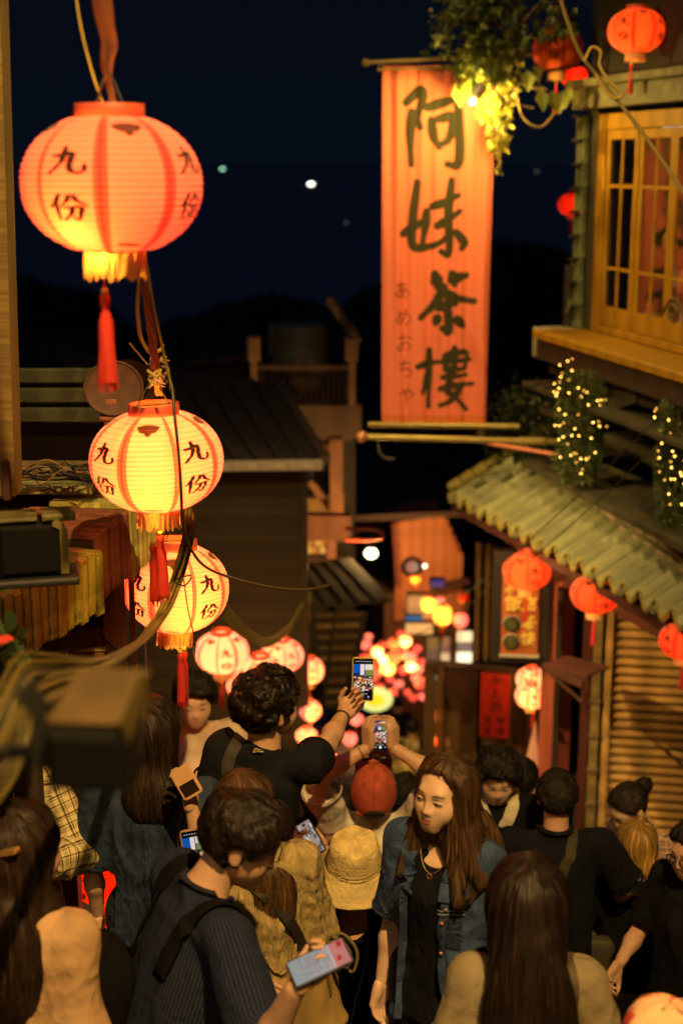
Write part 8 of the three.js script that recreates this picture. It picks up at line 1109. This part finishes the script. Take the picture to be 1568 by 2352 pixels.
  const G = person({ ...LO, hcell: 0.006, label: 'man with dark glasses and a black shirt at the right edge, facing left', crown: [1592, 1893, 6.0], yaw: -52, hp: 12, s: 1.0, skin: 'b', L: { wr: [0.0, -0.35, 0.28] }, R: { wr: [0, -0.35, 0.28] }, tops: [['shirt', { mat: BLK, sleeve: 0.9, loose: 0.034, fold: 0.012, seed: 45, cell: 0.013 }]], bottom: { mat: BLK2 }, hair: { c: HK, t: 0.014, lump: 0.007, lf: 36, locks: 1860, wild: 0.6, lock: 0.05, cell: 0.009, rough: 0.65 } });
  for (const sd of [-1, 1]) { const p = G.fromHead(V(sd * 0.034, -0.002, 0.098)); const m = inst('glasses_rim', new THREE.TorusGeometry(0.022, 0.003, 6, 20), BLACK, G.g, p); m.quaternion.setFromRotationMatrix(G.HM); }
  person({ ...LO, label: 'person in an orange blouse with red flowers, cut by the lower right corner', crown: [1700, 2075, 3.1], yaw: 172, fem: true, s: 0.98, skin: 'a', tops: [['floral_blouse', { mat: FLORAL, sleeve: 1.2, sr: 0.095, er: 0.10, mr: 0.10, loose: 0.05, fold: 0.014, seed: 47, cell: 0.012 }]], bottom: { mat: BLK2 }, hair: { c: HB, t: 0.014, locks: 1240, lock: 0.08, nape: -0.07 } });
}
// ---- people further down, seen between the others
{
  const dark = (label, crown, yaw, top, o = {}) => person({ ...LO, label, crown, yaw, s: 1, skin: 'b', tops: [['top', { mat: top, sleeve: 0.8, loose: 0.034, fold: 0.012, seed: crown[0] % 17, cell: 0.016, ...(o.top ?? {}) }]], bottom: { mat: BLK2 }, hair: { c: HK, t: 0.016, lump: 0.008, lf: 36, locks: 1860, lock: 0.05, wild: 0.6, lift: 0.006, rough: 0.65, cell: 0.009, ...(o.hair ?? {}) }, ...(o.p ?? {}) });
  dark('person in a dark maroon top holding a phone low behind the black T-shirt', [706, 1800, 6.3], 172, CLOTH(0.05, 0.012, 0.012), { top: { sleeve: 1.7 }, p: { R: { to: [742, 1944, 6.1], pole: [-0.5, -0.8, 0], hand: { pose: 'grip', dir: [0.6, 0.6, 0.1], palm: [0.3, 0.2, -1] } } } });
  phone('pale phone tilted in a hand left of the bucket hat', at(714, 1924, 6.06), V(0.75, 0.55, 0.1), V(-0.15, 0.5, 1), 0.07, 0.15, (c, w, h) => { c.fillStyle = '#b8b2a8'; c.fillRect(0, 0, w, h); for (let i = 0; i < 40; i++) { c.fillStyle = ['#ffffff', '#77706a', '#d8d2c8', '#3a3632'][i % 4]; c.fillRect(R() * w, R() * h, 20 + R() * 60, 12 + R() * 60); } }, BLACK, { k: 0.55 });
  phone('phone with a bright picture, just left of the head of the man with glasses', at(448, 1962, 4.3), V(1, 0.1, -0.2), V(0.1, 0.3, 1), 0.07, 0.15, viewScreen(4), M(0.3, 0.16, 0.08, 0.5), { k: 0.8 });
  dark('dark-haired person in black seen between the raised arms left of the red cap', [776, 1806, 7.3], 180, BLK); dark('dark-haired person in black right of the red cap', [926, 1782, 7.5], 176, BLK2); dark('dark-haired person behind the white collar, farther down', [1182, 1740, 8.3], 180, CLOTH(0.05, 0.04, 0.035));
  const far2 = [['far person in dark blue walking down under the lanterns', [914, 1602, 27], 180, CLOTH(0.03, 0.03, 0.06)], ['far person in a lilac-brown top, left of the far one in dark blue', [884, 1622, 25], 178, CLOTH(0.30, 0.17, 0.15)], ['far person in a pale beige top below the far one in dark blue', [948, 1652, 19], 170, CLOTH(0.6, 0.5, 0.3)], ['far person in navy at the right of the pale beige top', [978, 1690, 17.5], 190, CLOTH(0.03, 0.035, 0.10)], ['far person in brown behind the phone over the red cap', [858, 1640, 21], 175, CLOTH(0.16, 0.10, 0.06)], ['far person in grey with light trousers in the lane', [925, 1700, 17], 184, CLOTH(0.28, 0.24, 0.18)], ['far person in a dark jacket close to the plank wall', [1004, 1660, 18.5], 200, CLOTH(0.04, 0.03, 0.025)]];
  for (const [l, c, y, m] of far2) person({ ...FAR, label: l, crown: c, yaw: y, s: 1, tops: [['top', { mat: m, sleeve: 0.8, loose: 0.034, fold: 0.01, cell: 0.026 }]], bottom: { mat: CLOTH(0.08, 0.07, 0.06) }, hair: { c: HK, t: 0.016, locks: 0, cell: 0.016 } });
}
scene.traverse((o) => { if (o.isMesh) { o.castShadow = true; o.receiveShadow = true; } });
renderer.render(scene, camera);
